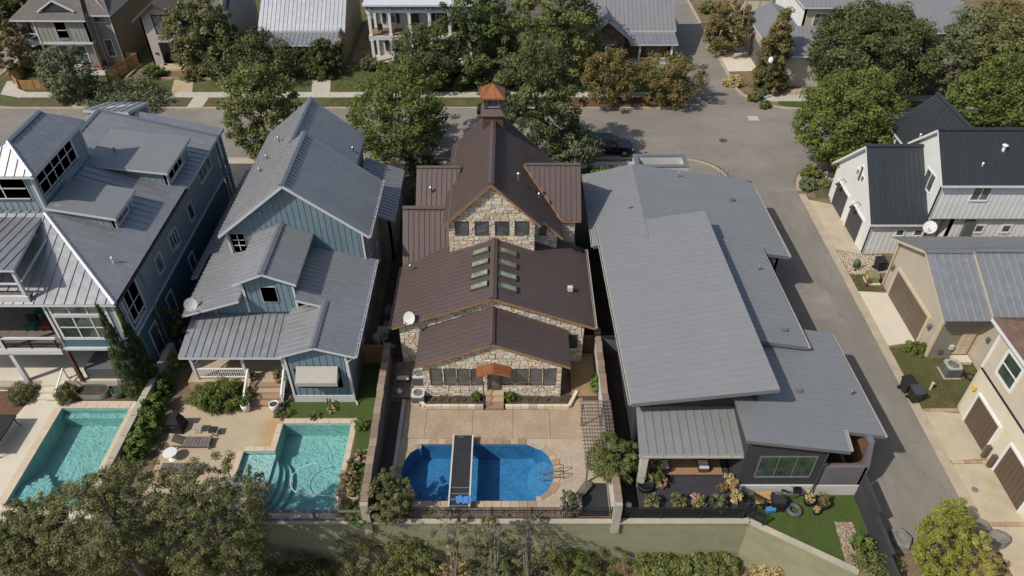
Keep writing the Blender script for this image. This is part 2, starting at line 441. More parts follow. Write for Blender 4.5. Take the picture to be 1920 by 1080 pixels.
class MB:
    def __init__(s):
        s.v, s.f, s.r = [], [], []

    def add(s, vs_, fs, rnd=None):
        k = len(s.v)
        s.v.extend([tuple(p) for p in vs_])
        s.f.extend([tuple(i + k for i in f) for f in fs])
        s.r.extend([R.random() if rnd is None else rnd] * len(fs))
        return s

    def box(s, x0, x1, y0, y1, z0, z1, rnd=None):
        return s.add([(x0, y0, z0), (x1, y0, z0), (x1, y1, z0), (x0, y1, z0), (x0, y0, z1), (x1, y0, z1), (x1, y1, z1), (x0, y1, z1)],
                     [(3, 2, 1, 0), (4, 5, 6, 7), (0, 1, 5, 4), (1, 2, 6, 5), (2, 3, 7, 6), (3, 0, 4, 7)], rnd)

    def obox(s, c, ex, ey, ez, rnd=None):
        c, ex, ey, ez = map(Vector, (c, ex, ey, ez))
        P = [c - ex - ey - ez, c + ex - ey - ez, c + ex + ey - ez, c - ex + ey - ez, c - ex - ey + ez, c + ex - ey + ez, c + ex + ey + ez, c - ex + ey + ez]
        return s.add(P, [(3, 2, 1, 0), (4, 5, 6, 7), (0, 1, 5, 4), (1, 2, 6, 5), (2, 3, 7, 6), (3, 0, 4, 7)], rnd)

    def bar(s, a, b, w, h=None, up=(0, 0, 1)):
        a, b, up = Vector(a), Vector(b), Vector(up)
        d = b - a
        L = d.length
        if L < 1e-6:
            return s
        d /= L
        if abs(d.dot(up)) > 0.98:
            up = Vector((0, 1, 0))
        x = d.cross(up).normalized()
        y = x.cross(d).normalized()
        h = h or w
        return s.obox((a + b) / 2, d * L / 2, x * w / 2, y * h / 2)

    def prism(s, poly, ext, rnd=None, cap0=True, cap1=True):
        """poly: 3-D ring; ext: extrusion vector (away from the poly)"""
        n = len(poly)
        e = Vector(ext)
        P = [Vector(p) for p in poly]
        vs_ = P + [p + e for p in P]
        fs = [(i, (i + 1) % n, n + (i + 1) % n, n + i) for i in range(n)]
        # orientation: newell normal against extrusion
        nn = newell(P)
        if nn.dot(e) > 0:
            fs = [tuple(reversed(f)) for f in fs]
            fa, fb = tuple(reversed(range(n))), tuple(range(n, 2 * n))
        else:
            fa, fb = tuple(range(n)), tuple(reversed(range(n, 2 * n)))
        fs = [tuple(reversed(f)) for f in fs]
        if cap0:
            fs.append(fa)
        if cap1:
            fs.append(fb)
        return s.add(vs_, fs, rnd)

    def flat(s, ring, holes=(), rnd=None):
        """a horizontal or tilted sheet with holes"""
        rings = [[Vector(p) for p in ring]] + [[Vector(p) for p in h] for h in holes]
        tris = geometry.tessellate_polygon(rings)
        vs_ = [p for r in rings for p in r]
        fs = []
        for a, b, c in tris:
            nz = (vs_[b] - vs_[a]).cross(vs_[c] - vs_[a]).z
            fs.append((a, b, c) if nz > 0 else (a, c, b))
        return s.add(vs_, fs, rnd)

    def tube(s, pts, rad, n=6, caps=True):
        pts = [Vector(p) for p in pts]
        m = len(pts)
        if not isinstance(rad, (list, tuple)):
            rad = [rad] * m
        vs_, fs = [], []
        ref = Vector((0, 0, 1))
        for i in range(m):
            d = (pts[min(i + 1, m - 1)] - pts[max(i - 1, 0)]).normalized()
            rf = ref if abs(d.z) < 0.95 else Vector((1, 0, 0))
            x = d.cross(rf).normalized()
            y = x.cross(d)
            for k in range(n):
                a = 2 * math.pi * k / n
                vs_.append(pts[i] + (x * math.cos(a) + y * math.sin(a)) * rad[i])
        for i in range(m - 1):
            for k in range(n):
                k2 = (k + 1) % n
                fs.append((i * n + k, i * n + k2, (i + 1) * n + k2, (i + 1) * n + k))
        if caps:
            fs.append(tuple(reversed(range(n))))
            fs.append(tuple(range((m - 1) * n, m * n)))
        return s.add(vs_, fs)

    def lathe(s, prof, cx, cy, n=16, z=0.0, sx=1.0, sy=1.0):
        vs_, fs = [], []
        for r_, h in prof:
            for k in range(n):
                a = 2 * math.pi * k / n
                vs_.append((cx + r_ * math.cos(a) * sx, cy + r_ * math.sin(a) * sy, z + h))
        m = len(prof)
        for i in range(m - 1):
            for k in range(n):
                k2 = (k + 1) % n
                fs.append((i * n + k, i * n + k2, (i + 1) * n + k2, (i + 1) * n + k))
        fs.append(tuple(reversed(range(n))))
        fs.append(tuple(range((m - 1) * n, m * n)))
        return s.add(vs_, fs)


def newell(P):
    n = Vector((0, 0, 0))
    for i in range(len(P)):
        a, b = P[i], P[(i + 1) % len(P)]
        n += Vector(((a.y - b.y) * (a.z + b.z), (a.z - b.z) * (a.x + b.x), (a.x - b.x) * (a.y + b.y)))
    return n.normalized() if n.length > 0 else Vector((0, 0, 1))


def clip(poly, n, d):
    """keep the side n.p <= d"""
    out_ = []
    m = len(poly)
    for i in range(m):
        a, b = poly[i], poly[(i + 1) % m]
        da, db = n.dot(a) - d, n.dot(b) - d
        if da <= 0:
            out_.append(a)
        if (da < 0 < db) or (db < 0 < da):
            out_.append(a + (b - a) * (da / (da - db)))
    return out_


def mesh_of(name, mb, off, m, smooth=False):
    me = bpy.data.meshes.new(name)
    o = Vector(off)
    me.from_pydata([(x - o.x, y - o.y, z - o.z) for x, y, z in mb.v], [], mb.f)
    if m is not None:
        me.materials.append(M[m] if isinstance(m, str) else m)
    if mb.r:
        a = me.attributes.new('rnd', 'FLOAT', 'FACE')
        a.data.foreach_set('value', mb.r)
    if smooth:
        me.polygons.foreach_set('use_smooth', [True] * len(me.polygons))
    me.update()
    return me


def part(name, mb, m, parent, smooth=False, label=None, kind=None):
    off = OFF[parent.name]
    o = bpy.data.objects.new(name, mesh_of(name, mb, off, m, smooth))
    COL.objects.link(o)
    o.parent = parent
    OFF[o.name] = off
    if label:
        o['label'] = label
    if kind:
        o['kind'] = kind
    return o


def tag(o, label, cat, group=None, kind=None):
    if label:
        o['label'] = label
    if cat:
        o['category'] = cat
    if group:
        o['group'] = group
    if kind:
        o['kind'] = kind
    return o


def thing(name, label, cat, loc, group=None):
    o = bpy.data.objects.new(name, None)
    COL.objects.link(o)
    o.location = loc
    o.empty_display_size = 0.3
    OFF[o.name] = Vector(loc)
    return tag(o, label, cat, group)


def single(name, mb, m, label, cat, loc, group=None, smooth=False, kind=None):
    o = bpy.data.objects.new(name, mesh_of(name, mb, loc, m, smooth))
    COL.objects.link(o)
    o.location = loc
    OFF[o.name] = Vector(loc)
    return tag(o, label, cat, group, kind)


def setting(name, mb, m, label=None):
    return single(name, mb, m, label, None, (0, 0, 0), kind='structure')


def copy_tree(o, parent=None):
    c = o.copy()
    COL.objects.link(c)
    if parent is not None:
        c.parent = parent
    for ch in list(o.children):
        copy_tree(ch, c)
    return c


def dup(root, loc, rz=0, label=None, scale=None):
    c = copy_tree(root)
    c.location = loc
    c.rotation_euler = (0, 0, rz)
    if scale:
        c.scale = (scale,) * 3 if not isinstance(scale, tuple) else scale
    if label:
        c['label'] = label
    return c


# ------------------------------------------------------------------ building helpers
def roof(house, poly, seam, sp, m, fascia='white_trim', thick=0.2, rib=0.05, ribh=0.055, name='roof', panels=True, label=None):
    """one roof plane: a deck with a fascia, under standing-seam panels (one object each)"""
    P = [Vector(p) for p in poly]
    n = newell(P)
    if n.z < 0:
        n = -n
        P.reverse()
    mb = MB()
    top = [p - n * 0.03 for p in P]
    mb.prism(top, (0, 0, -thick))
    dk = part(name, mb, fascia if panels else m, house, label=label)
    if not panels:
        return dk
    s = Vector(seam)
    s = (s - n * s.dot(n)).normalized()
    w = n.cross(s)
    ds = [w.dot(p) for p in P]
    lo, hi = min(ds), max(ds)
    k = max(1, round((hi - lo) / sp))
    st = (hi - lo) / k
    for i in range(k):
        a, b = lo + i * st, lo + (i + 1) * st
        pl = clip(clip(P, w, b), -w, -a)
        if len(pl) < 3:
            continue
        pm = MB()
        pm.prism([p - n * 0.028 for p in pl], n * 0.028, cap0=False)
        if rib and i:
            rb = clip(clip(P, w, a + rib / 2), -w, -(a - rib / 2))
            if len(rb) >= 3:
                pm.prism([p - n * 0.005 for p in rb], n * (ribh + 0.005), cap0=False)
        part('roof_panel', pm, m, dk)
    return dk


def ridge_cap(house, a, b, m, w=0.32, name='ridge_cap'):
    mb = MB()
    a, b = Vector(a), Vector(b)
    d = (b - a).normalized()
    x = d.cross(Vector((0, 0, 1))).normalized()
    dn = Vector((0, 0, 1))
    prof = [x * -w / 2 - dn * 0.05, x * -w / 2 + dn * 0.03, dn * 0.12, x * w / 2 + dn * 0.03, x * w / 2 - dn * 0.05]
    mb.prism([a + p for p in prof], b - a)
    return part(name, mb, m, house)


def gutter(house, a, b, m='white_trim', name='gutter', w=0.14):
    mb = MB()
    a, b = Vector(a), Vector(b)
    d = (b - a).normalized()
    x = d.cross(Vector((0, 0, 1))).normalized() * w / 2
    z = Vector((0, 0, 1))
    for off in (-1, 1):
        mb.obox((a + b) / 2 + x * off, (b - a) / 2, x * 0.16, z * 0.07)
    mb.obox((a + b) / 2 - z * 0.06, (b - a) / 2, x * 0.9, z * 0.012)
    L = (b - a).length
    k = max(1, int(L / 1.1))
    for i in range(k + 1):
        p = a + (b - a) * (i / k)
        mb.obox(p + z * 0.05, d * 0.025, x * 1.1, z * 0.02)
    return part(name, mb, m, house)


WR = random.Random(4)


def window(house, org, d, n, s0, s1, z0, z1, cols=1, rows=1, fm='white_trim', gm='glass', fw=0.09, proud=0.06, back=0.0, name='window', pane='pane'):
    z = Vector((0, 0, 1))
    mb = MB()
    if gm == 'glass' and fm != 'bronze' and WR.random() < 0.4:
        gm = 'glass_blind'
    g = 0.012 + back

    def bx(a0, a1, h0, h1, p0, p1):
        c = org + d * ((a0 + a1) / 2) + z * ((h0 + h1) / 2 - org.z) + n * ((p0 + p1) / 2)
        mb.obox(c, d * ((a1 - a0) / 2), n * ((p1 - p0) / 2), z * ((h1 - h0) / 2))
    bx(s0 - fw, s0, z0 - fw, z1 + fw, back, proud)
    bx(s1, s1 + fw, z0 - fw, z1 + fw, back, proud)
    bx(s0, s1, z1, z1 + fw, back, proud)
    bx(s0, s1, z0 - fw, z0, back, proud + 0.03)
    mw = fw * 0.55
    for i in range(1, cols):
        x = s0 + (s1 - s0) * i / cols
        bx(x - mw / 2, x + mw / 2, z0, z1, back, proud - 0.01)
    for j in range(1, rows):
        h = z0 + (z1 - z0) * j / rows
        for i in range(cols):
            a = s0 + (s1 - s0) * i / cols + (mw / 2 if i else 0)
            b = s0 + (s1 - s0) * (i + 1) / cols - (mw / 2 if i < cols - 1 else 0)
            bx(a, b, h - mw / 2, h + mw / 2, back, proud - 0.02)
    wo = part(name, mb, fm, house)
    for i in range(cols):
        for j in range(rows):
            a = s0 + (s1 - s0) * i / cols
            b = s0 + (s1 - s0) * (i + 1) / cols
            h0 = z0 + (z1 - z0) * j / rows
            h1 = z0 + (z1 - z0) * (j + 1) / rows
            pm = MB()
            c = org + d * ((a + b) / 2) + z * ((h0 + h1) / 2 - org.z) + n * (g - 0.02)
            pm.obox(c, d * ((b - a) / 2 - 0.003), n * 0.02, z * ((h1 - h0) / 2 - 0.003))
            part(pane, pm, gm, wo)
    return wo


def frame_of(a, b):
    a, b = Vector((a[0], a[1], 0)), Vector((b[0], b[1], 0))
    d = (b - a).normalized()
    return a, d, Vector((d.y, -d.x, 0)), (b - a).length


def ext_at(prof, s):
    """z range of the profile polygon at station s"""
    zs = []
    m = len(prof)
    for i in range(m):
        (a, za), (b, zb) = prof[i], prof[(i + 1) % m]
        if a != b and min(a, b) - 1e-9 <= s <= max(a, b) + 1e-9:
            zs.append(za + (zb - za) * (s - a) / (b - a))
    return (min(zs), max(zs)) if len(zs) > 1 else None


def wall(house, a, b, prof, m, batten=None, wins=(), th=0.2, bsp=0.42, trim=None, name='wall', label=None, bw=0.055):
    """a vertical wall seen from the right-hand side of a->b; prof is (z0, z1) or [(s, z) ...]
    wins: (s0, s1, z0, z1, options)"""
    org, d, n, L = frame_of(a, b)
    z = Vector((0, 0, 1))
    if isinstance(prof, tuple):
        prof = [(0, prof[0]), (L, prof[0]), (L, prof[1]), (0, prof[1])]
    mb = MB()
    mb.prism([org + d * s + z * h for s, h in prof], -n * th)
    w = part(name, mb, m, house, label=label)
    if batten:
        k = max(1, round(L / bsp))
        for i in range(1, k):
            s = L * i / k
            e = ext_at(prof, s)
            if not e or e[1] - e[0] < 0.08:
                continue
            spans = [e]
            for wi in wins:
                if wi[0] - 0.12 < s < wi[1] + 0.12:
                    new = []
                    for (p, q) in spans:
                        if wi[3] + 0.1 <= p or wi[2] - 0.1 >= q:
                            new.append((p, q))
                            continue
                        if wi[2] - 0.1 > p:
                            new.append((p, wi[2] - 0.1))
                        if wi[3] + 0.1 < q:
                            new.append((wi[3] + 0.1, q))
                    spans = new
            for (p, q) in spans:
                if q - p < 0.06:
                    continue
                bm = MB()
                bm.obox(org + d * s + z * ((p + q) / 2) + n * 0.013, d * bw / 2, n * 0.013, z * (q - p) / 2)
                part('batten', bm, batten, w)
    if trim:
        for s in (0.06, L - 0.06):
            e = ext_at(prof, s)
            if e:
                part('corner_trim', MB().obox(org + d * s + z * ((e[0] + e[1]) / 2) + n * 0.03, d * 0.075, n * 0.035, z * (e[1] - e[0]) / 2), trim, w)
    for wi in wins:
        window(house, org, d, n, *wi[:4], **(wi[4] if len(wi) > 4 else {}))
    return w


def box_walls(house, x0, x1, y0, y1, z0, z1, m, sides='SENW', **kw):
    pts = {'S': ((x0, y0), (x1, y0)), 'E': ((x1, y0), (x1, y1)), 'N': ((x1, y1), (x0, y1)), 'W': ((x0, y1), (x0, y0))}
    for s in sides:
        wall(house, *pts[s], (z0, z1), m, **kw)


STONES = []


def stones(house, wallobj, a, b, prof, wins, prio, rowh=(0.15, 0.3), len_=(0.2, 0.75)):
    """irregular coursed stone facing; pieces are queued so that the nearest become objects of their own"""
    org, d, n, L = frame_of(a, b)
    z = Vector((0, 0, 1))
    z0 = min(h for s, h in prof)
    z1 = max(h for s, h in prof)
    P3 = [Vector((s, h, 0)) for s, h in prof]
    area = sum(P3[i].x * P3[(i + 1) % len(P3)].y - P3[(i + 1) % len(P3)].x * P3[i].y for i in range(len(P3)))
    h = z0
    while h < z1 - 0.05:
        rh = R.uniform(*rowh)
        s = -R.uniform(0, 0.4)
        while s < L:
            ln = R.uniform(*len_) * (1.25 if rh > 0.24 else 1)
            gap = 0.012
            hh = h
            split = ln < 0.5 and R.random() < 0.22
            for (q0, q1) in ([(hh, hh + rh * 0.48), (hh + rh * 0.52, hh + rh)] if split else [(hh, hh + rh)]):
                rect = [(s + gap, q0 + gap), (s + ln - gap, q0 + gap), (s + ln - gap, q1 - gap), (s + gap, q1 - gap)]
                rect = [(x + R.uniform(-0.015, 0.015), y + R.uniform(-0.022, 0.022)) for x, y in rect]
                pieces = [rect]
                for wi in wins:
                    new = []
                    for pc in pieces:
                        xs = [p[0] for p in pc]
                        ys = [p[1] for p in pc]
                        if max(xs) < wi[0] or min(xs) > wi[1] or max(ys) < wi[2] or min(ys) > wi[3]:
                            new.append(pc)
                            continue
                        V = [Vector((p[0], p[1], 0)) for p in pc]
                        for (nn, dd) in ((Vector((1, 0, 0)), wi[0] - 0.01), (Vector((-1, 0, 0)), -wi[1] - 0.01)):
                            q = clip(V, nn, dd)
                            if len(q) > 2:
                                new.append([(p.x, p.y) for p in q])
                        mid = clip(clip(V, Vector((1, 0, 0)), wi[1] + 0.01), Vector((-1, 0, 0)), -wi[0] + 0.01)
                        for (nn, dd) in ((Vector((0, 1, 0)), wi[2] - 0.01), (Vector((0, -1, 0)), -wi[3] - 0.01)):
                            q = clip(mid, nn, dd) if len(mid) > 2 else []
                            if len(q) > 2:
                                new.append([(p.x, p.y) for p in q])
                    pieces = new
                for pc in pieces:
                    V = [Vector((p[0], p[1], 0)) for p in pc]
                    for i in range(len(P3)):
                        e = P3[(i + 1) % len(P3)] - P3[i]
                        nn = Vector((e.y, -e.x, 0)) * (1 if area > 0 else -1)
                        if nn.length < 1e-6:
                            continue
                        nn.normalize()
                        V = clip(V, nn, nn.dot(P3[i]))
                        if len(V) < 3:
                            break
                    if len(V) < 3:
                        continue
                    ar = abs(sum(V[i].x * V[(i + 1) % len(V)].y - V[(i + 1) % len(V)].x * V[i].y for i in range(len(V)))) / 2
                    if ar < 0.0035:
                        continue
                    dep = R.uniform(0.05, 0.1)
                    cx = sum(p.x for p in V) / len(V)
                    cy = sum(p.y for p in V) / len(V)
                    base = [org + d * p.x + z * p.y for p in V]
                    topv = [org + d * (cx + (p.x - cx) * 0.93) + z * (cy + (p.y - cy) * 0.9) + n * (dep + R.uniform(-0.014, 0.014)) for p in V]
                    k = len(V)
                    fs = [(i, (i + 1) % k, k + (i + 1) % k, k + i) for i in range(k)] + [tuple(range(k, 2 * k))]
                    if newell(base).dot(n) < 0:
                        fs = [tuple(reversed(f)) for f in fs]
                    STONES.append((prio - ar * 0.0, ar, house, wallobj, base + topv, fs, R.random()))
            s += ln
        h += rh


def flush_stones(limit=300):
    STONES.sort(key=lambda t: (t[0], -t[1]))
    rest = {}
    for i, (pr, ar, house, wo, vs_, fs, rn) in enumerate(STONES):
        if i < limit:
            part('stone', MB().add(vs_, fs, rn), 'stone', wo)
        else:
            rest.setdefault(house, MB()).add(vs_, fs, rn)
    for h, mb in rest.items():
        part('stone_facing', mb, 'stone', h, kind='stuff')
    STONES.clear()


def posts_rails(parent, pts, h, m, post=0.07, rails=(0.1, 1.0), railw=0.05, bal=None, balw=0.018, postsp=2.2, z=0.0, postname='post', railname='rail', capw=None, balname='balusters'):
    """fence run along pts (plan points): posts, rails, and thin balusters joined into one part"""
    bm = MB()
    for i in range(len(pts) - 1):
        a, b = Vector((*pts[i][:2], z)), Vector((*pts[i + 1][:2], z))
        L = (b - a).length
        k = max(1, round(L / postsp))
        for j in range(k + (1 if i == len(pts) - 2 else 0)):
            p = a + (b - a) * j / k
            part(postname, MB().box(p.x - post / 2, p.x + post / 2, p.y - post / 2, p.y + post / 2, z, z + h + 0.03), m, parent)
        for r_ in rails:
            part(railname, MB().bar(a + Vector((0, 0, r_ * h)), b + Vector((0, 0, r_ * h)), railw, railw * (0.8 if not capw else capw)), m, parent)
        if bal:
            n = int(L / bal)
            for j in range(1, n):
                p = a + (b - a) * j / n
                bm.box(p.x - balw / 2, p.x + balw / 2, p.y - balw / 2, p.y + balw / 2, z + rails[0] * h, z + rails[-1] * h)
    if bal:
        part(balname, bm, m, parent, kind='stuff')


# ------------------------------------------------------------------ foliage
def leaves(rng, centers, radii, per, size, up=0.6, squash=0.8, clrnd=None):
    """leaf clumps: quads spread over small spheres round the given centres"""
    n = len(centers)
    c = np.repeat(centers, per, axis=0)
    r_ = np.repeat(radii, per)
    d = rng.normal(size=(n * per, 3))
    d /= np.linalg.norm(d, axis=1)[:, None]
    rr = rng.random(n * per) ** 0.45
    pos = c + d * (r_ * rr)[:, None] * np.array([1, 1, squash])
    nrm = d * 0.65 + rng.normal(size=(n * per, 3)) * 0.5 + np.array([-.2, -.15, up])
    nrm /= np.linalg.norm(nrm, axis=1)[:, None]
    t = np.cross(nrm, rng.normal(size=(n * per, 3)))
    t /= np.linalg.norm(t, axis=1)[:, None] + 1e-9
    b = np.cross(nrm, t)
    s = size * rng.uniform(0.6, 1.35, n * per)
    a = t * s[:, None]
    b = b * (s * rng.uniform(0.35, 0.6, n * per))[:, None]
    V = np.empty((n * per, 4, 3))
    V[:, 0] = pos - a
    V[:, 1] = pos - b + nrm * (s * 0.12)[:, None]
    V[:, 2] = pos + a
    V[:, 3] = pos + b + nrm * (s * 0.12)[:, None]
    cr = rng.random(n) if clrnd is None else clrnd
    rnd = np.clip(np.repeat(cr, per) * 0.55 + rng.random(n * per) * 0.5 - 0.02, 0, 1)
    return V.reshape(-1, 3), rnd


def quads_mesh(name, V, rnd, m):
    n = len(V) // 4
    me = bpy.data.meshes.new(name)
    me.vertices.add(len(V))
    me.vertices.foreach_set('co', V.astype(np.float32).ravel())
    me.loops.add(len(V))
    me.loops.foreach_set('vertex_index', np.arange(len(V), dtype=np.int32))
    me.polygons.add(n)
    me.polygons.foreach_set('loop_start', np.arange(0, len(V), 4, dtype=np.int32))
    me.polygons.foreach_set('loop_total', np.full(n, 4, dtype=np.int32))
    a = me.attributes.new('rnd', 'FLOAT', 'FACE')
    a.data.foreach_set('value', rnd.astype(np.float32))
    me.materials.append(M[m])
    me.update(calc_edges=True)
    me.validate()
    return me


def crown_points(rng, rx, ry, rz, k, hollow=0.5, lumps=7, lump=0.28, cone=0.0, gaps=0.0):
    """clump centres in an uneven ellipsoid: an evenly covered shell with lobes, and some inside"""
    ld = rng.normal(size=(lumps, 3))
    ld /= np.linalg.norm(ld, axis=1)[:, None]
    la = rng.uniform(-lump, lump, lumps)
    i = np.arange(k) + 0.5
    z = 1 - 2 * i / k
    a = i * 2.39996
    q = np.sqrt(1 - z * z)
    d = np.stack([q * np.cos(a), q * np.sin(a), z], 1) + rng.normal(size=(k, 3)) * 0.16
    d /= np.linalg.norm(d, axis=1)[:, None]
    rad = 1 + ((np.maximum(0, d @ ld.T) ** 4) * la).sum(1)
    u = rng.random(k)
    s = np.where(u < 0.72, rng.uniform(0.74, 1.04, k), hollow + (0.85 - hollow) * rng.random(k)) * rad
    p = d * s[:, None]
    if cone:
        f = 1 - cone * (p[:, 2] + 1) / 2
        p[:, 0] *= f
        p[:, 1] *= f
    if gaps:
        gd = rng.normal(size=(6, 3))
        gd[:, 2] = np.abs(gd[:, 2]) * 0.6
        gd /= np.linalg.norm(gd, axis=1)[:, None]
        keep = np.ones(len(p), bool)
        for g in gd:
            keep &= ~((np.linalg.norm(p - g * 0.9, axis=1) < 0.36) & (rng.random(len(p)) < gaps))
        p = p[keep]
    return p * np.array([rx, ry, rz])


def tree(name, label, base, ctr, rad, leaf, bark='bark', clumps=70, per=60, size=0.2, seed=1, cone=0.0, hollow=0.3, group=None, clr=0.24, lumps=7, lump=0.28, trunk=0.16, stems=1, squash=0.8, cat='tree', branches=7, crown='crown', gaps=0.0):
    """tapered trunk(s) with limbs, and a crown of leaf clumps"""
    rng = np.random.default_rng(seed)
    rr = random.Random(seed)
    base, ctr = Vector(base), Vector(ctr)
    t = thing(name, label, cat, base, group)
    pts = crown_points(rng, *rad, clumps, hollow, lumps, lump, cone, gaps)
    radii = np.full(len(pts), clr * (rad[0] + rad[1]) / 2) * rng.uniform(0.7, 1.3, len(pts))
    V, rnd = leaves(rng, pts + np.array(ctr - base), radii, per, size, squash=squash)
    o = bpy.data.objects.new(crown, quads_mesh(crown, V, rnd, leaf))
    COL.objects.link(o)
    o.parent = t
    OFF[o.name] = OFF[t.name]
    for sidx in range(stems):
        mb = MB()
        a = rr.uniform(0, 6.28)
        b0 = base + Vector((math.cos(a), math.sin(a), 0)) * (0.22 * (stems > 1))
        off = Vector((math.cos(a), math.sin(a), 0)) * rad[0] * (0.4 if stems > 1 else 0.08)
        low = ctr + off - Vector((0, 0, rad[2] * 0.35))
        mid = b0.lerp(low, 0.5) + Vector((rr.uniform(-.12, .12), rr.uniform(-.12, .12), 0)) * rad[0] * 0.5
        mb.tube([b0 - Vector((0, 0, 0.1)), b0 + Vector((0, 0, 0.25)), mid, low, ctr + off * 0.6 + Vector((0, 0, rad[2] * 0.5))],
                [trunk * 1.5, trunk * 1.1, trunk * 0.9, trunk * 0.6, trunk * 0.12], 7)
        for i in range(max(2, branches // stems)):
            q = pts[rr.randrange(len(pts))]
            e = ctr + Vector(q) * 0.9
            s_ = low.lerp(ctr, rr.uniform(0.0, 0.7))
            m_ = s_.lerp(e, 0.5) + Vector((0, 0, 0.1 * rad[2]))
            mb.tube([s_, m_, e], [trunk * 0.45, trunk * 0.28, trunk * 0.06], 5)
        part('trunk' if stems == 1 else 'stem', mb, bark, t)
    return t


def shrub(name, label, base, rad, leaf, seed=1, clumps=26, per=45, size=0.1, cat='shrub', group=None, cone=0.0, hollow=0.35, clr=0.28, lift=0.75, flowers=None):
    """low plant: foliage on a few short stems"""
    rng = np.random.default_rng(seed)
    rr = random.Random(seed)
    base = Vector(base)
    t = thing(name, label, cat, base, group)
    pts = crown_points(rng, *rad, clumps, hollow, 6, 0.3, cone)
    pts[:, 2] = np.abs(pts[:, 2] + rad[2] * 0.2) if lift < 0.5 else pts[:, 2]
    ctr = np.array([0, 0, rad[2] * lift])
    V, rnd = leaves(rng, pts + ctr, np.full(len(pts), clr * (rad[0] + rad[1]) / 2), per, size)
    o = bpy.data.objects.new('foliage', quads_mesh('foliage', V, rnd, leaf))
    COL.objects.link(o)
    o.parent = t
    OFF[o.name] = OFF[t.name]
    mb = MB()
    for i in range(4):
        q = pts[rr.randrange(len(pts))]
        mb.tube([base, base + Vector((q[0] * 0.4, q[1] * 0.4, rad[2] * 0.5)), base + Vector(q) * 0.8 + Vector(ctr)], [0.03, 0.022, 0.008], 5)
    part('stem', mb, 'bark', t)
    if flowers:
        k = flowers[1]
        fl = crown_points(rng, rad[0] * 1.05, rad[1] * 1.05, rad[2] * 1.1, k, 0.9) + ctr
        V, rnd = leaves(rng, fl, np.full(len(fl), 0.05), 5, 0.05)
        f = bpy.data.objects.new('flowers', quads_mesh('flowers', V, rnd, flowers[0]))
        f['kind'] = 'stuff'
        COL.objects.link(f)
        f.parent = t
        OFF[f.name] = OFF[t.name]
    return t


def scatter_stuff(name, label, polys, m, dens, h, seed=1, w=0.02, z=0.0, lean=0.4, cap=60000):
    """blades of grass / loose pebbles over polygons (one uncountable object)"""
    rng = np.random.default_rng(seed)
    Vs, Rs = [], []
    for poly in polys:
        P = np.array([(p[0], p[1]) for p in poly])
        lo, hi = P.min(0), P.max(0)
        n = int(min(cap, dens * np.prod(hi - lo)))
        q = rng.random((n, 2)) * (hi - lo) + lo
        inside = np.zeros(n, bool)
        j = len(P) - 1
        for i in range(len(P)):
            c = ((P[i, 1] > q[:, 1]) != (P[j, 1] > q[:, 1])) & (q[:, 0] < (P[j, 0] - P[i, 0]) * (q[:, 1] - P[i, 1]) / (P[j, 1] - P[i, 1] + 1e-12) + P[i, 0])
            inside ^= c
            j = i
        q = q[inside]
        n = len(q)
        a = rng.random(n) * 6.283
        t = np.stack([np.cos(a), np.sin(a), np.zeros(n)], 1) * (w * rng.uniform(0.7, 1.5, n))[:, None]
        b0 = np.concatenate([q, np.full((n, 1), z)], 1)
        la = rng.random(n) * 6.283
        tip = np.stack([np.cos(la) * lean, np.sin(la) * lean, np.ones(n)], 1) * (h * rng.uniform(0.5, 1.3, n))[:, None]
        V = np.empty((n, 4, 3))
        V[:, 0] = b0 - t
        V[:, 1] = b0 + t
        V[:, 2] = b0 + t * 0.4 + tip
        V[:, 3] = b0 - t * 0.4 + tip
        Vs.append(V.reshape(-1, 3))
        cl = np.sin(q[:, 0] * 1.3 + 2 * np.sin(q[:, 1] * 0.9)) * 0.2 + 0.4
        Rs.append(np.clip(cl + rng.random(n) * 0.4 - 0.1, 0, 1))
    o = bpy.data.objects.new(name, quads_mesh(name, np.concatenate(Vs), np.concatenate(Rs), m))
    COL.objects.link(o)
    return tag(o, label, 'grass', kind='stuff')


def pebbles(name, label, polys, n, size, m='pebble', z=0.0, seed=3, parent=None, cat='gravel'):
    rr = random.Random(seed)
    mb = MB()
    for poly, k in zip(polys, n):
        xs = [p[0] for p in poly]
        ys = [p[1] for p in poly]
        c = 0
        while c < k:
            x, y = rr.uniform(min(xs), max(xs)), rr.uniform(min(ys), max(ys))
            ins = False
            j = len(poly) - 1
            for i in range(len(poly)):
                if (poly[i][1] > y) != (poly[j][1] > y) and x < (poly[j][0] - poly[i][0]) * (y - poly[i][1]) / (poly[j][1] - poly[i][1]) + poly[i][0]:
                    ins = not ins
                j = i
            c += 1
            if not ins:
                continue
            s = size * rr.uniform(0.6, 1.5)
            a = rr.uniform(0, 3.14)
            ex = Vector((math.cos(a), math.sin(a), rr.uniform(-.2, .2))) * s
            ey = Vector((-math.sin(a), math.cos(a), rr.uniform(-.2, .2))) * s * rr.uniform(0.5, 0.9)
            cc = Vector((x, y, z))
            t = Vector((0, 0, s * rr.uniform(0.5, 0.9)))
            mb.add([cc - ex, cc - ey, cc + ex, cc + ey, cc + t + ex * 0.2, cc + t - ex * 0.25], [(0, 1, 5), (1, 4, 5), (1, 2, 4), (2, 3, 4), (3, 5, 4), (3, 0, 5)], rr.random())
    return single(name, mb, m, label, cat, (0, 0, 0), kind='stuff')

# ------------------------------------------------------------------ ground, roads, pavements
def arc(cx, cy, rx, ry, a0, a1, n):
    return [(cx + rx * math.cos(math.radians(a0 + (a1 - a0) * i / n)), cy + ry * math.sin(math.radians(a0 + (a1 - a0) * i / n))) for i in range(n + 1)]


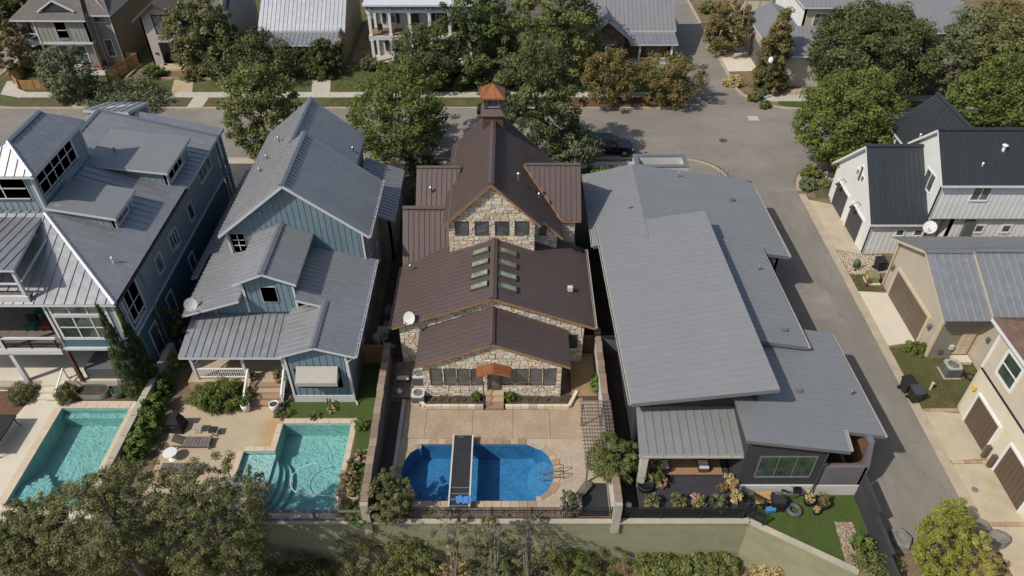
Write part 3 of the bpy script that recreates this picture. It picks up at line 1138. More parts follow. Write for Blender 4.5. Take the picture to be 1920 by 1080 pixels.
POOL_M = [(-5.7, 25.3), (1.42, 25.3)] + arc(1.42, 27.4, 1.12, 1.78, -90, 90, 14) + [(1.42, 29.45), (-5.7, 29.45)] + arc(-5.7, 27.3, 1.05, 1.85, 90, 270, 14)
POOL_2 = [(-14.8, 24.55), (-10.4, 24.55), (-10.4, 31.1), (-14.8, 31.1), (-14.8, 28.9), (-16.75, 28.9), (-16.75, 26.6), (-14.8, 26.6)]
POOL_1 = [(-29.7, 25.0), (-25.25, 25.0), (-25.25, 32.4), (-29.7, 32.4)]
Z3 = lambda ring, z: [(x, y, z) for x, y in ring]
rect = lambda x0, x1, y0, y1: [(x0, y0), (x1, y0), (x1, y1), (x0, y1)]


def sheet(name, m, ring, z, holes=(), label=None):
    return setting(name, MB().flat(Z3(ring, z), [Z3(h, z) for h in holes]), m, label)


def slab(name, m, ring, z0, z1, label=None):
    mb = MB()
    mb.prism(Z3(ring, z1), (0, 0, z0 - z1), cap1=False)
    return setting(name, mb, m, label)


TERR = [(-300, 23.95), (13.63, 23.95), (18.8, 20.85), (20.5, 20.6), (26.0, 22.2), (34, 20.0), (300, 18), (300, 500), (-300, 500)]
sheet('ground', 'bare', TERR, 0.0, [POOL_M, POOL_2, POOL_1])
# lower greenbelt below the retaining wall
gm = MB()
gx = [-300, -120] + [-60 + 4 * i for i in range(31)] + [120, 300]
gy = [-60, -20, 0, 6, 10, 13, 16, 18, 20, 22, 24.2]
hh = {}
for j, y in enumerate(gy):
    for i, x in enumerate(gx):
        zz = -4.1 + 0.25 * math.sin(x * 0.7 + y) + 0.2 * math.sin(x * 0.31 - y * 0.8)
        if x > 17 and y > 15:
            zz = min(-0.3, -4.1 + (x - 17) * 0.6)
        if y > 22 and x < 17:
            zz = -4.15
        hh[i, j] = zz
vs3 = [(x, y, hh[i, j]) for j, y in enumerate(gy) for i, x in enumerate(gx)]
nx = len(gx)
gm.add(vs3, [(j * nx + i, j * nx + i + 1, (j + 1) * nx + i + 1, (j + 1) * nx + i) for j in range(len(gy) - 1) for i in range(nx - 1)])
setting('lower_ground', gm, 'bare')
sm_ = MB()      # bank falling away south of the alley
sm_.add([(18.8, 20.85, -0.01), (20.5, 20.6, -0.01), (26, 22.2, -0.01), (34, 20, -0.01), (80, 19.3, -0.01), (17.5, 15, -4.3), (24, 14, -3.2), (34, 13, -2.4), (80, 12, -2.4), (18.0, 20.4, -4.2)],
        [(9, 5, 0), (0, 5, 1), (5, 6, 1), (1, 6, 2), (6, 7, 2), (2, 7, 3), (7, 8, 3), (3, 8, 4)])
setting('bank', sm_, 'bare')

# street and alleys
street = [(-300, 64.4), (17.0, 64.4)] + arc(17.0, 60.6, 3.8, 3.8, 90, 0, 8)[1:] + [(20.8, 22.0), (26.45, 22.0), (26.45, 59.0)] + arc(32.2, 59.0, 5.75, 5.0, 180, 90, 8)[1:] + [(300, 64.0), (300, 74.6), (31.3, 74.6)] + arc(31.3, 80.5, 5.9, 5.9, 270, 180, 8)[1:] + [(25.2, 96), (24.3, 200), (20.6, 200), (20.6, 90), (20.6, 79)] + arc(16.4, 79, 4.2, 4.2, 0, -90, 7)[1:] + [(-54.5, 74.8)] + arc(-54.5, 80.8, 6, 6, 270, 180, 7)[1:] + [(-60.5, 200), (-70, 200), (-70, 74.8), (-300, 74.8)]
sheet('street', 'asphalt', street, 0.006)
sheet('alley', 'alley', [(20.8, 22.0), (26.45, 22.0), (26.45, 58.5), (20.8, 58.5)], 0.011)
sheet('gutter', 'kerb', [(26.4, 23.0), (27.05, 23.0), (27.05, 58.0), (26.4, 58.0)], 0.018)
# corner kerb on the near right, with its gravel bed
kc = MB()
ins = arc(32.2, 58.5, 5.75, 5.2, 180, 90, 12)
ous = arc(32.2, 58.5, 5.1, 4.55, 180, 90, 12)
for i in range(12):
    kc.prism([(*ins[i], .12), (*ins[i + 1], .12), (*ous[i + 1], .12), (*ous[i], .12)], (0, 0, -.12))
kc.box(32.2, 60, 63.05, 63.7, 0, 0.12)
setting('corner_kerb', kc, 'kerb')
slab('gravel_bed', 'bare', [(27.1, 57.2)] + arc(32.2, 58.5, 5.05, 4.5, 180, 90, 8) + [(34, 63), (34, 57.2)], 0, 0.09)
slab('walkway', 'walk', [(27.8, 60.2), (33.5, 60.4), (33.5, 61.6), (29.3, 61.5)], 0.05, 0.115)
slab('planting_bed', 'dry_lawn', [(27.8, 57.3), (33, 57.3), (33, 59.6), (28.0, 59.6)], 0.05, 0.12)

# far side: kerb, planting strip, sidewalk, lawns
def kerb_run(name, pts, w=0.28, h=0.13, m='kerb'):
    mb = MB()
    for i in range(len(pts) - 1):
        a, b = Vector((*pts[i], 0)), Vector((*pts[i + 1], 0))
        d = (b - a).normalized()
        x = Vector((-d.y, d.x, 0)) * w
        mb.prism([a + Vector((0, 0, h)), b + Vector((0, 0, h)), b + x + Vector((0, 0, h)), a + x + Vector((0, 0, h))], (0, 0, -h))
    return setting(name, mb, m)


kerb_run('kerb', [(-54.5, 74.8), (16.4, 74.8)] + arc(16.4, 79, 4.2, 4.2, -90, 0, 7)[1:] + [(20.6, 100)])
kerb_run('kerb', [(24.6, 140), (25.2, 96), (25.4, 80.5)] + arc(31.3, 80.5, 5.9, 5.9, 180, 270, 8)[1:] + [(70, 74.6)], 0.35)
kerb_run('kerb', [(-60.5, 160), (-60.5, 80.8)] + arc(-54.5, 80.8, 6, 6, 180, 270, 7)[1:], 0.28)
kerb_run('kerb', [(12.4, 64.35), (-29, 64.35)], 0.25)
slab('planting_strip', 'lawn_base', rect(-60, 16, 75.08, 80), 0, 0.1)
slab('planting_strip', 'dry_lawn', rect(-46.2, -30.6, 75.1, 77.36), 0.0, 0.106)
slab('planting_strip', 'dry_lawn', rect(-56, -48.2, 75.1, 77.36), 0.0, 0.106)
slab('planting_strip', 'mulch', rect(6.4, 17.5, 75.1, 77.36), 0.0, 0.106)
slab('front_yard', 'lawn_base', [(-60, 78.9), (20.2, 78.9), (20.2, 130), (-60, 130)], 0, 0.096)
sl = MB()
x = -55.0
while x < 17.5:         # sidewalk flags with open joints
    sl.prism(Z3(rect(x + .012, x + 1.49, 77.42, 78.72), .125), (0, 0, -.1))
    x += 1.5
setting('sidewalk', sl, 'walk')
slab('sidewalk_corner', 'walk', [(-58.6, 81.5), (-57.6, 78.2), (-55, 77.3), (-55, 78.75), (-56.6, 79.8), (-57.2, 82)], 0, 0.124)
slab('verge', 'dry_lawn', [(-60.1, 80.5), (-58.9, 79), (-57.6, 82), (-57.4, 110), (-60.1, 110)], 0, 0.1)
for (x0, x1) in ((-48.2, -46.25), (-35.6, -33.9)):
    slab('front_path', 'walk', rect(x0, x1, 75.1, 77.42), 0, 0.118)
slab('front_path', 'patio_buff', [(-38.6, 78.75), (-36.2, 78.75), (-37.2, 82.3), (-39.4, 82.3)], 0, 0.116)
slab('front_path', 'walk', [(-22.7, 78.74), (-20.6, 78.74), (-21.2, 82.4), (-23.3, 82.4)], 0, 0.116)
slab('mulch_bed', 'mulch', [(-24.5, 82.4), (-21.2, 82.4), (-20.2, 84.6), (-24.5, 85.2)], 0, 0.12)
slab('side_gravel', 'bare', rect(-19.6, -16.9, 86.6, 102), 0, 0.14)
slab('dry_bed', 'bare', rect(-44.5, -33.6, 82.3, 86), 0, 0.14)
slab('front_patio', 'walk', [(-52.6, 83.2), (-46.8, 83.1), (-46.3, 85.9), (-52.8, 85.9)], 0, 0.13)
# far right
slab('corner_yard', 'bare', [(25.5, 110), (25.7, 83), (27.0, 79.0), (31.5, 77.9), (70, 77.9), (70, 110)], 0, 0.1)
slab('sidewalk', 'walk', [(27.0, 76.9), (29.5, 76.5), (70, 76.5), (70, 77.9), (31.5, 77.9), (28.2, 78.6)], 0, 0.12)
slab('planting_strip', 'turf', [(29.5, 75.0), (70, 75.0), (70, 76.5), (29.5, 76.5)], 0, 0.105)
slab('driveway', 'concrete_pale', [(25.65, 84.2), (29.5, 84.4), (29.3, 91.5), (25.5, 91.9)], 0, 0.125)
slab('dirt_pad', 'concrete_warm', [(25.5, 91.9), (29, 91.7), (29, 99), (25.4, 99)], 0, 0.115)
# near side of the street
slab('sidewalk', 'concrete', [(-29, 62.0), (-21.5, 62.0), (-21.5, 64.1), (-29, 64.1)], 0, 0.1)
slab('driveway', 'concrete', [(-27.6, 52), (-22.8, 52), (-22.8, 64.3), (-27.6, 64.3)], 0, 0.11)
slab('sidewalk', 'walk', rect(-21.0, 14.5, 62.3, 63.6), 0, 0.1)
slab('planting_bed', 'soil', rect(-13, 11.2, 55.5, 62.2), 0, 0.09)
slab('planting_bed', 'asphalt', [(12.6, 56), (12.6, 63.9), (16.6, 63.9)] + arc(16.6, 60.2, 3.7, 3.7, 90, 0, 8)[1:] + [(20.3, 56)], 0, 0.1)
kerb_run('kerb', [(20.55, 52)] + arc(16.6, 60.2, 3.95, 3.95, 0, 90, 10) + [(12.4, 64.15)], .28, .13)
for (x0, x1, y0, y1) in ((-14, -9.5, 69.2, 71.6), (25.3, 26.4, 72.2, 73.2), (1.5, 4.2, 71.8, 74.2), (-36, -31, 66.0, 67.2)):
    sheet('road_patch', 'alley' if x1 < 20 else 'walk', rect(x0, x1, y0, y1), .0085)
sheet('road_patch', 'asphalt', rect(22.4, 24.6, 41.0, 44.5), .0135)
sheet('road_patch', 'asphalt', rect(21.2, 22.6, 30.0, 34.8), .0135)
slab('side_yard', 'soil', rect(-9.9, -7.5, 36.6, 60), 0, 0.03)
slab('side_yard', 'soil', rect(4.7, 7.6, 33, 60), 0, 0.03)
slab('side_yard', 'soil', rect(-24.6, -20.0, 36.6, 60), 0, 0.03)
slab('side_yard', 'soil', rect(6.0, 7.6, 23.97, 33), 0, 0.03)

# right-hand drives
slab('driveway', 'concrete_warm', [(27.06, 49.6), (29.0, 48.9), (29.0, 56.2), (27.06, 57.0)], 0, 0.05)
slab('driveway', 'concrete_pale', [(27.06, 38.2), (29.2, 38.6), (29.2, 44.0), (27.06, 44.2)], 0, 0.05)
slab('driveway', 'concrete_warm', [(27.06, 28.2), (29.4, 28.3), (29.4, 31.9), (27.06, 32.2)], 0, 0.05)
slab('driveway', 'concrete_warm', [(27.06, 23.9), (29.4, 23.9), (29.4, 27.95), (27.06, 27.9)], 0, 0.05)
slab('driveway', 'concrete_warm', [(27.06, 20.5), (33, 19.5), (33, 23.6), (27.06, 23.6)], 0, 0.05)
slab('gravel_bed', 'bare', [(27.06, 46.3), (29.1, 46.3), (32, 46.3), (32, 49.2), (29.0, 48.8), (27.06, 49.5)], 0, 0.04)
slab('side_lawn', 'dry_lawn', [(27.06, 44.3), (29.2, 44.3), (29.2, 46.2), (27.06, 46.2)], 0, 0.05)
slab('side_lawn', 'dry_lawn', [(27.06, 32.35), (33.5, 32.35), (33.5, 37.0), (29.5, 37.0), (29.3, 38.3), (27.06, 38.0)], 0, 0.05)
for (y0, y1) in ((27.95, 28.2), (23.62, 23.88)):      # stone bands across the drives
    th = thing('stone_band', 'band of tan stones set across the concrete drive ' + ('between the two brown garage doors' if y0 > 26 else 'nearest the boulders'), 'paving stones', (27.1, y0, 0), 'stone bands across the drives')
    x = 27.1
    while x < 29.3:
        part('stone', MB().box(x + .01, x + .36, y0, y1, 0.0, 0.058 + R.random() * .006), 'flag', th)
        x += .37
th = thing('stone_band', 'band of tan stones edging the lawn beside the upper brown garage door', 'paving stones', (27.1, 32.2, 0), 'stone bands across the drives')
x = 27.1
while x < 29.2:
    part('stone', MB().box(x + .01, x + .36, 32.06, 32.33, 0.0, 0.07 + R.random() * .006), 'flag', th)
    x += .37

# ---- middle lot yard
dk = [(-7.05, 23.97), (5.7, 23.97), (5.7, 30.3), (5.7, 33.3), (4.2, 33.3), (3.6, 32.3), (-5.9, 32.3), (-6.4, 33.2), (-7.05, 33.2)]
sheet('pool_deck', 'aggregate_pale', [(-7.05, 23.97), (5.7, 23.97), (5.7, 29.9), (-7.05, 29.9)], 0.006, [POOL_M])
xs = [-7.0, -5.6, -2.55, 0.05, 2.45, 5.66]
for i in range(5):          # broom-finished deck panels with open joints
    slab('deck_panel', 'aggregate', rect(xs[i] + .012, xs[i + 1] - .012, 29.92, 32.25 if 0 < i < 4 else 33.15), 0.0, 0.02)
slab('planter_soil', 'soil', rect(-8.1, -7.3, 24.0, 33.0), 0, 0.03)
slab('planter_kerb', 'walk', rect(-7.3, -7.05, 24.0, 33.1), 0, 0.1)
slab('bed_soil', 'soil', rect(-6.1, -1.75, 32.55, 33.45), 0, 0.16)
slab('bed_soil', 'soil', rect(-0.5, 3.9, 32.55, 33.45), 0, 0.16)
pavm = MB()
# ---- left-hand lots
sheet('pool_patio', 'patio_buff', [(-21.9, 23.97), (-10.1, 23.97), (-10.1, 31.55), (-15.6, 31.55), (-15.6, 32.5), (-21.9, 32.7)], 0.006, [POOL_2])
sheet('turf', 'turf', [(-9.95, 23.97), (-8.6, 23.97), (-8.6, 36.4), (-10.4, 36.4), (-10.4, 33.0), (-15.5, 33.0), (-15.5, 31.6), (-9.95, 31.6)], 0.012)
sheet('pool_patio', 'concrete_pale', [(-45, 23.97), (-24.3, 23.97), (-24.3, 33.0), (-31.0, 33.0), (-31.0, 34.0), (-45, 34.0)], 0.006, [POOL_1])
sheet('mulch_bed', 'mulch', [(-29.9, 33.05), (-24.6, 33.05), (-24.6, 34.3), (-29.9, 34.3)], 0.014)
sheet('mulch_bed', 'mulch', [(-35.5, 30.9), (-32.6, 30.9), (-32.0, 33.9), (-35.5, 33.9)], 0.012)
slab('raised_patio', 'concrete_pale', rect(-45, -24.8, 34.3, 43), 0, 0.62)
slab('porch_floor', 'patio_buff', [(-21.7, 34.0), (-15.2, 34.0), (-15.2, 34.9), (-14.5, 34.9), (-14.5, 37.3), (-21.7, 37.3)], 0, 0.8)
# ---- modern lot
sheet('turf', 'turf', [(13.1, 24.35), (18.75, 21.0), (20.3, 20.7), (20.3, 25.72), (13.1, 25.72)], 0.012)
slab('river_rock_bed', 'bare', [(18.3, 21.25), (19.4, 20.9), (19.4, 23.9), (18.5, 23.9)], 0, 0.03)


# ------------------------------------------------------------------ pools
def pool(label, ring, depth, basin, water, zw=-0.14, extra=None):
    c = Vector((sum(p[0] for p in ring) / len(ring), sum(p[1] for p in ring) / len(ring), 0))
    t = thing('swimming_pool', label, 'pool', c)
    mb = MB()
    n = len(ring)
    for i in range(n):
        a, b = ring[i], ring[(i + 1) % n]
        mb.add([(*a, 0.0), (*b, 0.0), (*b, -depth), (*a, -depth)], [(3, 2, 1, 0)])
    mb.flat(Z3(ring, -depth))
    part('basin', mb, basin, t)
    part('water', MB().flat(Z3(ring, zw)), water, t, kind='structure')
    return t


pm_ = pool('rounded blue pool crossed by a black mat bridge', POOL_M, 1.5, 'pool_blue', 'water_blue')
for k, (r_, zt_) in enumerate(((1.6, -1.0), (1.2, -.66), (.8, -.36))):     # curved entry steps at the right end
    ys = [27.4 + r_ * math.cos(math.pi * i / 14) for i in range(15)]
    lx = [(2.62 - math.sqrt(max(0, r_ * r_ - (y - 27.4) ** 2)) * 1.05, y) for y in ys]
    rx_ = [(1.415 + 1.12 * math.sqrt(max(0, 1 - ((y - 27.4) / 1.78) ** 2)), y) for y in ys[::-1]]
    ok = [i for i in range(15) if lx[i][0] < rx_[14 - i][0] - .03]
    part('step', MB().prism(Z3([lx[i] for i in ok] + [rx_[14 - i] for i in ok[::-1]], zt_), (0, 0, -.4)), 'pool_step', pm_)


def coping(t, ring, w, m, ln, z=0.05, name='coping_stone', jit=0.3, th=0.06):
    """edging stones laid along the pool outline"""
    n = len(ring)
    pts = []
    for i in range(n):
        a, b = Vector((*ring[i], 0)), Vector((*ring[(i + 1) % n], 0))
        L = (b - a).length
        k = max(1, round(L / ln)) if L > ln * 0.8 else 1
        for j in range(k):
            pts.append((a + (b - a) * j / k, (b - a).normalized()))
    nn = len(pts)
    i = 0
    while i < nn:
        a, d = pts[i]
        j = i + 1
        while (pts[j % nn][0] - a).length < ln * 0.7 and j < i + 6 and j < nn:
            j += 1
        b, d2 = pts[j % nn]
        n1 = Vector((d.y, -d.x, 0))
        db = (pts[(j) % nn][1] if jit else d)
        n2 = Vector((db.y, -db.x, 0))
        if n1.dot(n2) < 0.3:
            n2 = n1
        w1, w2 = w * R.uniform(1 - jit, 1 + jit), w * R.uniform(1 - jit, 1 + jit)
        g = (b - a).normalized() * 0.012
        q = [a + g, b - g, b - g + n2 * w2, a + g + n1 * w1]
        if abs((q[1] - q[0]).cross(q[3] - q[0]).z) > 0.005:
            part(name, MB().prism([(p.x, p.y, z + .0007 * (i % 9)) for p in q], (0, 0, -th)), m, t)
        i = j


coping(pm_, POOL_M, 0.42, 'flag', 0.5, 0.035)
p2_ = pool('turquoise pool with a shallow ledge and curved steps', POOL_2, 1.25, 'pool_teal', 'water_teal')
part('ledge', MB().box(-16.74, -14.8, 26.62, 28.88, -1.24, -0.32), 'pool_tan', p2_)
for k, r_ in enumerate((0.55, 0.95, 1.45)):
    part('step', MB().prism(Z3([(-14.8, 28.4 - .0)] + [(-14.8 + r_ * math.sin(a) * (0.9), 26.9 + (1.5 + r_ * 0.35) * math.cos(a)) for a in [math.pi * i / 12 for i in range(13)]] + [(-14.8, 25.2)], -0.5 - 0.25 * k), (0, 0, -0.6)), 'pool_teal', p2_)
coping(p2_, POOL_2, 0.36, 'travertine', 0.75, 0.03, jit=0.0)
p1_ = pool('long turquoise pool beside the dark patio table', POOL_1, 1.3, 'pool_teal', 'water_teal')
for k in range(5):
    part('step', MB().box(-29.68, -28.4 + 0.32 * k - 0.6, 25.02, 28.1 - 0.36 * k, -1.28, -1.05 + 0.17 * k), 'pool_teal', p1_)
part('bench', MB().box(-29.68, -25.27, 31.95, 32.38, -1.28, -0.5), 'pool_teal', p1_)
coping(p1_, POOL_1, 0.5, 'travertine', 0.8, 0.03, jit=0.0)

# ------------------------------------------------------------------ the stone house with brown roofs
RB = 'roof_brown'
H = thing('stone_house', 'stone house with brown standing-seam roofs, eight skylights and a copper-topped cupola', 'house', (-1.3, 43, 0))
xc = -1.25
# rear wing
ze, zr, xl, xr = 3.21, 5.29, -6.22, 3.76
win_rear = []
for a, b in ((-5.31, -4.57), (-4.41, -3.67), (-3.55, -2.79), (-2.68, -1.92), (-.59, .17), (.28, 1.05), (1.18, 1.93), (2.06, 2.86)):
    win_rear.append((a + 5.81, b + 5.81, 1.25, 2.74))
door_open = (-1.62 + 5.81, -0.64 + 5.81, 0.68, 2.85)
rt = lambda X: zr - (zr - ze) * abs(X - xc) / 4.96 - 0.2
prof = [(0, 0), (9.03, 0), (9.03, rt(3.22)), (xc + 5.81, rt(xc)), (0, rt(-5.81))]
wo = wall(H, (-5.81, 33.4), (3.22, 33.4), prof, 'mortar')
org, d_, n_, L_ = frame_of((-5.81, 33.4), (3.22, 33.4))
for w_ in win_rear:
    window(H, org, d_, n_, *w_, fm='bronze', gm='glass', fw=0.05, proud=0.05)
stones(H, wo, (-5.81, 33.4), (3.22, 33.4), prof, [(w_[0] - .03, w_[1] + .03, w_[2] - .05, w_[3] + .05) for w_ in win_rear] + [door_open], 0, (0.13, 0.29), (0.2, 0.6))
dr = window(H, org, d_, n_, 4.36, 5.0, 0.98, 2.72, fm='brownwood', gm='glass', fw=0.13, proud=0.08, name='door')
part('handle', MB().box(-0.95, -0.92, 33.27, 33.31, 1.5, 1.8), 'black_metal', dr)
wall(H, (3.22, 33.4), (3.22, 36.6), (0, 3.3), 'mortar')
wall(H, (-5.81, 36.6), (-5.81, 33.4), (0, 3.3), 'mortar')
roof(H, [(xl, 33.08, ze), (xc, 33.08, zr), (xc, 36.52, zr), (xl, 36.52, ze)], (1, 0, .4), .42, RB, 'cedar', rib=.035, ribh=.03)
roof(H, [(xr, 33.08, ze), (xr, 36.52, ze), (xc, 36.52, zr), (xc, 33.08, zr)], (1, 0, -.4), .42, RB, 'cedar', rib=.035, ribh=.03)
ridge_cap(H, (xc, 33.06, zr), (xc, 36.5, zr), RB, .34)
for x in (-4.4, -2.9, xc, .5, 2.1):      # outlooker beams under the gable
    part('beam', MB().box(x - .07, x + .07, 33.12, 33.4, rt(x) - .05, rt(x) + .1), 'cedar', H)
# middle volume with the skylights
zm, zmr = 3.67, 6.29
sm2 = (zmr - zm) / 6.8
mt = lambda X: zmr - sm2 * abs(X - xc) - .2
wn2 = [(-3.95 - -7.62 + 8, 11, 0.5, 1)]
prof = [(0, 0), (12.48, 0), (12.48, mt(4.86)), (xc + 7.62, mt(xc)), (0, mt(-7.62))]
wo = wall(H, (-7.62, 36.6), (4.86, 36.6), prof, 'mortar')
org, d_, n_, L_ = frame_of((-7.62, 36.6), (4.86, 36.6))
ww = [(11.45, 12.1, 1.5, 2.7)]
window(H, org, d_, n_, *ww[0], fm='bronze', gm='glass_green_reflect', fw=.05)
vis = [(0, 0.1), (1.75, 0.1), (1.75, 3.0), (xc + 7.62, 5.35), (10.9, 3.3), (10.9, 0.1), (12.48, 0.1), (12.48, mt(4.86)), (xc + 7.62, mt(xc)), (0, mt(-7.62))]
for pr in ([(0, .05), (1.78, .05), (1.78, mt(-5.85)), (0, mt(-7.62))], [(10.86, .05), (12.48, .05), (12.48, mt(4.86)), (10.86, mt(3.24))],
           [(1.8, rt(-5.8) + .25), (xc + 7.62, rt(xc) + .25), (xc + 7.62, mt(xc)), (1.8, mt(-5.82))],
           [(xc + 7.62, rt(xc) + .25), (10.84, rt(3.2) + .25), (10.84, mt(3.22)), (xc + 7.62, mt(xc))]):
    stones(H, wo, (-7.62, 36.6), (4.86, 36.6), pr, ww, 1, (0.14, 0.28), (0.2, .58))
wall(H, (4.86, 36.6), (4.86, 51.5), (0, 3.55), 'mortar')
wall(H, (-7.62, 51), (-7.62, 36.6), (0, 3.5), 'mortar')
lm = roof(H, [(-8.05, 36.25, zm), (xc, 36.25, zmr), (xc, 43.2, zmr), (-4.6, 43.6, zmr - sm2 * 3.35), (-8.05, 43.6, zm)], (1, 0, .38), .42, RB, 'cedar', rib=.035, ribh=.03)
rm = roof(H, [(5.55, 36.25, zm), (5.55, 44.9, zm), (1.5, 44.9, zmr - sm2 * 2.75), (1.5, 43.2, zmr - sm2 * 2.75), (xc, 43.2, zmr), (xc, 36.25, zmr)], (1, 0, -.38), .42, RB, 'cedar', rib=.035, ribh=.03)
ridge_cap(H, (xc, 36.23, zmr), (xc, 42.8, zmr), RB, .5)
gutter(H, (-8.13, 36.25, zm - .06), (-8.13, 42.6, zm - .06), 'bronze')
gutter(H, (5.63, 36.25, zm - .06), (5.63, 44.8, zm - .06), 'fabric_grey')
for side in (-1, 1):        # eight skylights, four on each slope
    for i in range(4):
        yy = at(900, 470 + i * 21.5, 6.1).y if side < 0 else at(950, 471 + i * 22, 6.1).y
        x0, x1 = xc + side * 0.32, xc + side * 1.5
        a = Vector((x0, yy, zmr - sm2 * abs(x0 - xc)))
        b = Vector((x1, yy, zmr - sm2 * abs(x1 - xc)))
        up = Vector((sm2 * side, 0, 1)).normalized()
        e = (b - a) / 2
        c = (a + b) / 2 + up * 0.09
        fm_ = MB()
        ey = Vector((0, 0.3, 0))
        for sgn in (-1, 1):
            fm_.obox(c + ey * sgn * .93, e, ey * .09, up * .1)
            fm_.obox(c + e * sgn * .97, e * .04, ey * .84, up * .1)
        so = part('skylight', fm_, 'bronze', H)
        part('pane', MB().obox(c + up * .02, e * .93, ey * .84, up * .03), 'skylight', so)
# tower
zt, ztr, xt = 7.62, 11.02, -1.4
tt = lambda X: ztr - abs(X - xt) - .25
prof = [(0, 3.5), (6.07, 3.5), (6.07, tt(1.61)), (xt + 4.46, tt(xt)), (0, tt(-4.46))]
wt = [(-3.96 + 4.46, -3.08 + 4.46, 6.6, 7.72), (-2.56 + 4.46, -1.67 + 4.46, 6.6, 7.72), (-1.13 + 4.46, -.24 + 4.46, 6.6, 7.72), (.26 + 4.46, 1.17 + 4.46, 6.6, 7.72)]
wo = wall(H, (-4.46, 42.75), (1.61, 42.75), prof, 'mortar')
org, d_, n_, L_ = frame_of((-4.46, 42.75), (1.61, 42.75))
for w_ in wt:
    window(H, org, d_, n_, *w_, fm='bronze', gm='glass', fw=.06, proud=.05)
stones(H, wo, (-4.46, 42.75), (1.61, 42.75), [(0, 4.75), (6.07, 4.75), (6.07, tt(1.61)), (xt + 4.46, tt(xt)), (0, tt(-4.46))], [(w_[0] - .06, w_[1] + .06, w_[2] - .06, w_[3] + .06) for w_ in wt], 0.5, (0.14, 0.3), (0.2, .62))
wall(H, (1.61, 42.75), (1.61, 53), (3.5, 8.0), 'mortar')
wall(H, (-4.46, 53), (-4.46, 42.75), (3.5, 8.0), 'mortar')
prs = [(0, 4.3), (1.65, 4.3), (1.65, 6.25), (0, 7.9)]
wo = wall(H, (1.63, 43.9), (3.28, 43.9), prs, 'mortar')
org, d_, n_, L_ = frame_of((1.63, 43.9), (3.28, 43.9))
w_ = (.35, .85, 5.75, 6.55)
window(H, org, d_, n_, *w_, fm='bronze', fw=.05)
stones(H, wo, (1.63, 43.9), (3.28, 43.9), prs, [w_], 0.6)
wall(H, (3.28, 43.9), (3.28, 45.4), (3.9, 6.3), 'mortar')
wo = wall(H, (3.2, 45.4), (4.7, 45.4), (3.5, 6.3), 'mortar')
stones(H, wo, (3.2, 45.4), (4.7, 45.4), [(0, 3.6), (1.5, 3.6), (1.5, 6.25), (0, 6.25)], [], 0.7)
wall(H, (4.7, 45.4), (4.7, 51.2), [(0, 0), (5.8, 0), (5.8, 6.2), (2.9, 8.8), (0, 6.2)], 'mortar')
wall(H, (-6.8, 51), (-6.8, 45.4), (3, 6.4), 'mortar')
wall(H, (-7.62, 43.2), (-4.46, 43.2), (0, 4.1), 'mortar')
roof(H, [(-4.82, 42.4, zt), (xt, 42.4, ztr), (xt, 53.4, ztr), (-4.82, 53.4, zt)], (1, 0, 1), .4, RB, 'cedar', rib=.05, ribh=.06)
roof(H, [(2.02, 42.4, zt), (2.02, 43.2, zt), (3.68, 43.2, zt - 1.68), (3.68, 53.4, zt - 1.68), (xt, 53.4, ztr), (xt, 42.4, ztr)], (1, 0, -1), .4, RB, 'cedar', rib=.05, ribh=.06)
ridge_cap(H, (xt, 42.38, ztr), (xt, 53.4, ztr), RB, .4)
for x in (-4.2, -3.0, xt, .25, 1.3):
    part('beam', MB().box(x - .08, x + .08, 42.45, 42.75, tt(x) - .12, tt(x) + .1), 'cedar', H)
# side wings, gables across the tower
roof(H, [(0.85, 48.3, 9.0), (5.1, 48.3, 9.0), (5.1, 45.05, 6.2), (3.68, 45.05, 6.2)], (0, 1, .86), .38, RB, 'cedar', rib=.05, ribh=.05)
roof(H, [(0.85, 48.3, 9.0), (5.1, 48.3, 9.0), (5.1, 51.5, 6.2), (3.68, 51.5, 6.2)], (0, 1, -.86), .38, RB, 'cedar', rib=.05, ribh=.05)
ridge_cap(H, (1.0, 48.3, 9.0), (5.1, 48.3, 9.0), RB, .3)
roof(H, [(-7.05, 47.9, 9.0), (-3.75, 47.9, 9.0), (-4.8, 45.2, 6.9), (-7.05, 45.2, 6.9)], (0, 1, .8), .38, RB, 'cedar', rib=.05, ribh=.05)
roof(H, [(-7.05, 47.9, 9.0), (-3.75, 47.9, 9.0), (-4.8, 50.6, 6.9), (-7.05, 50.6, 6.9)], (0, 1, -.8), .38, RB, 'cedar', rib=.05, ribh=.05)
ridge_cap(H, (-7.05, 47.9, 9.0), (-3.8, 47.9, 9.0), RB, .3)
roof(H, [(-8.0, 45.4, 7.1), (-4.5, 45.4, 7.1), (-4.5, 42.8, 4.0), (-8.0, 42.8, 4.0)], (0, 1, 1.1), .4, RB, 'cedar', rib=.05, ribh=.05)
ridge_cap(H, (-8.0, 45.4, 7.1), (-4.5, 45.4, 7.1), RB, .4)
wall(H, (-7.9, 45.9), (-7.9, 43.0), [(0, 3.8), (2.9, 3.8), (2.9, 3.9), (.6, 6.9), (0, 6.9)], 'mortar')
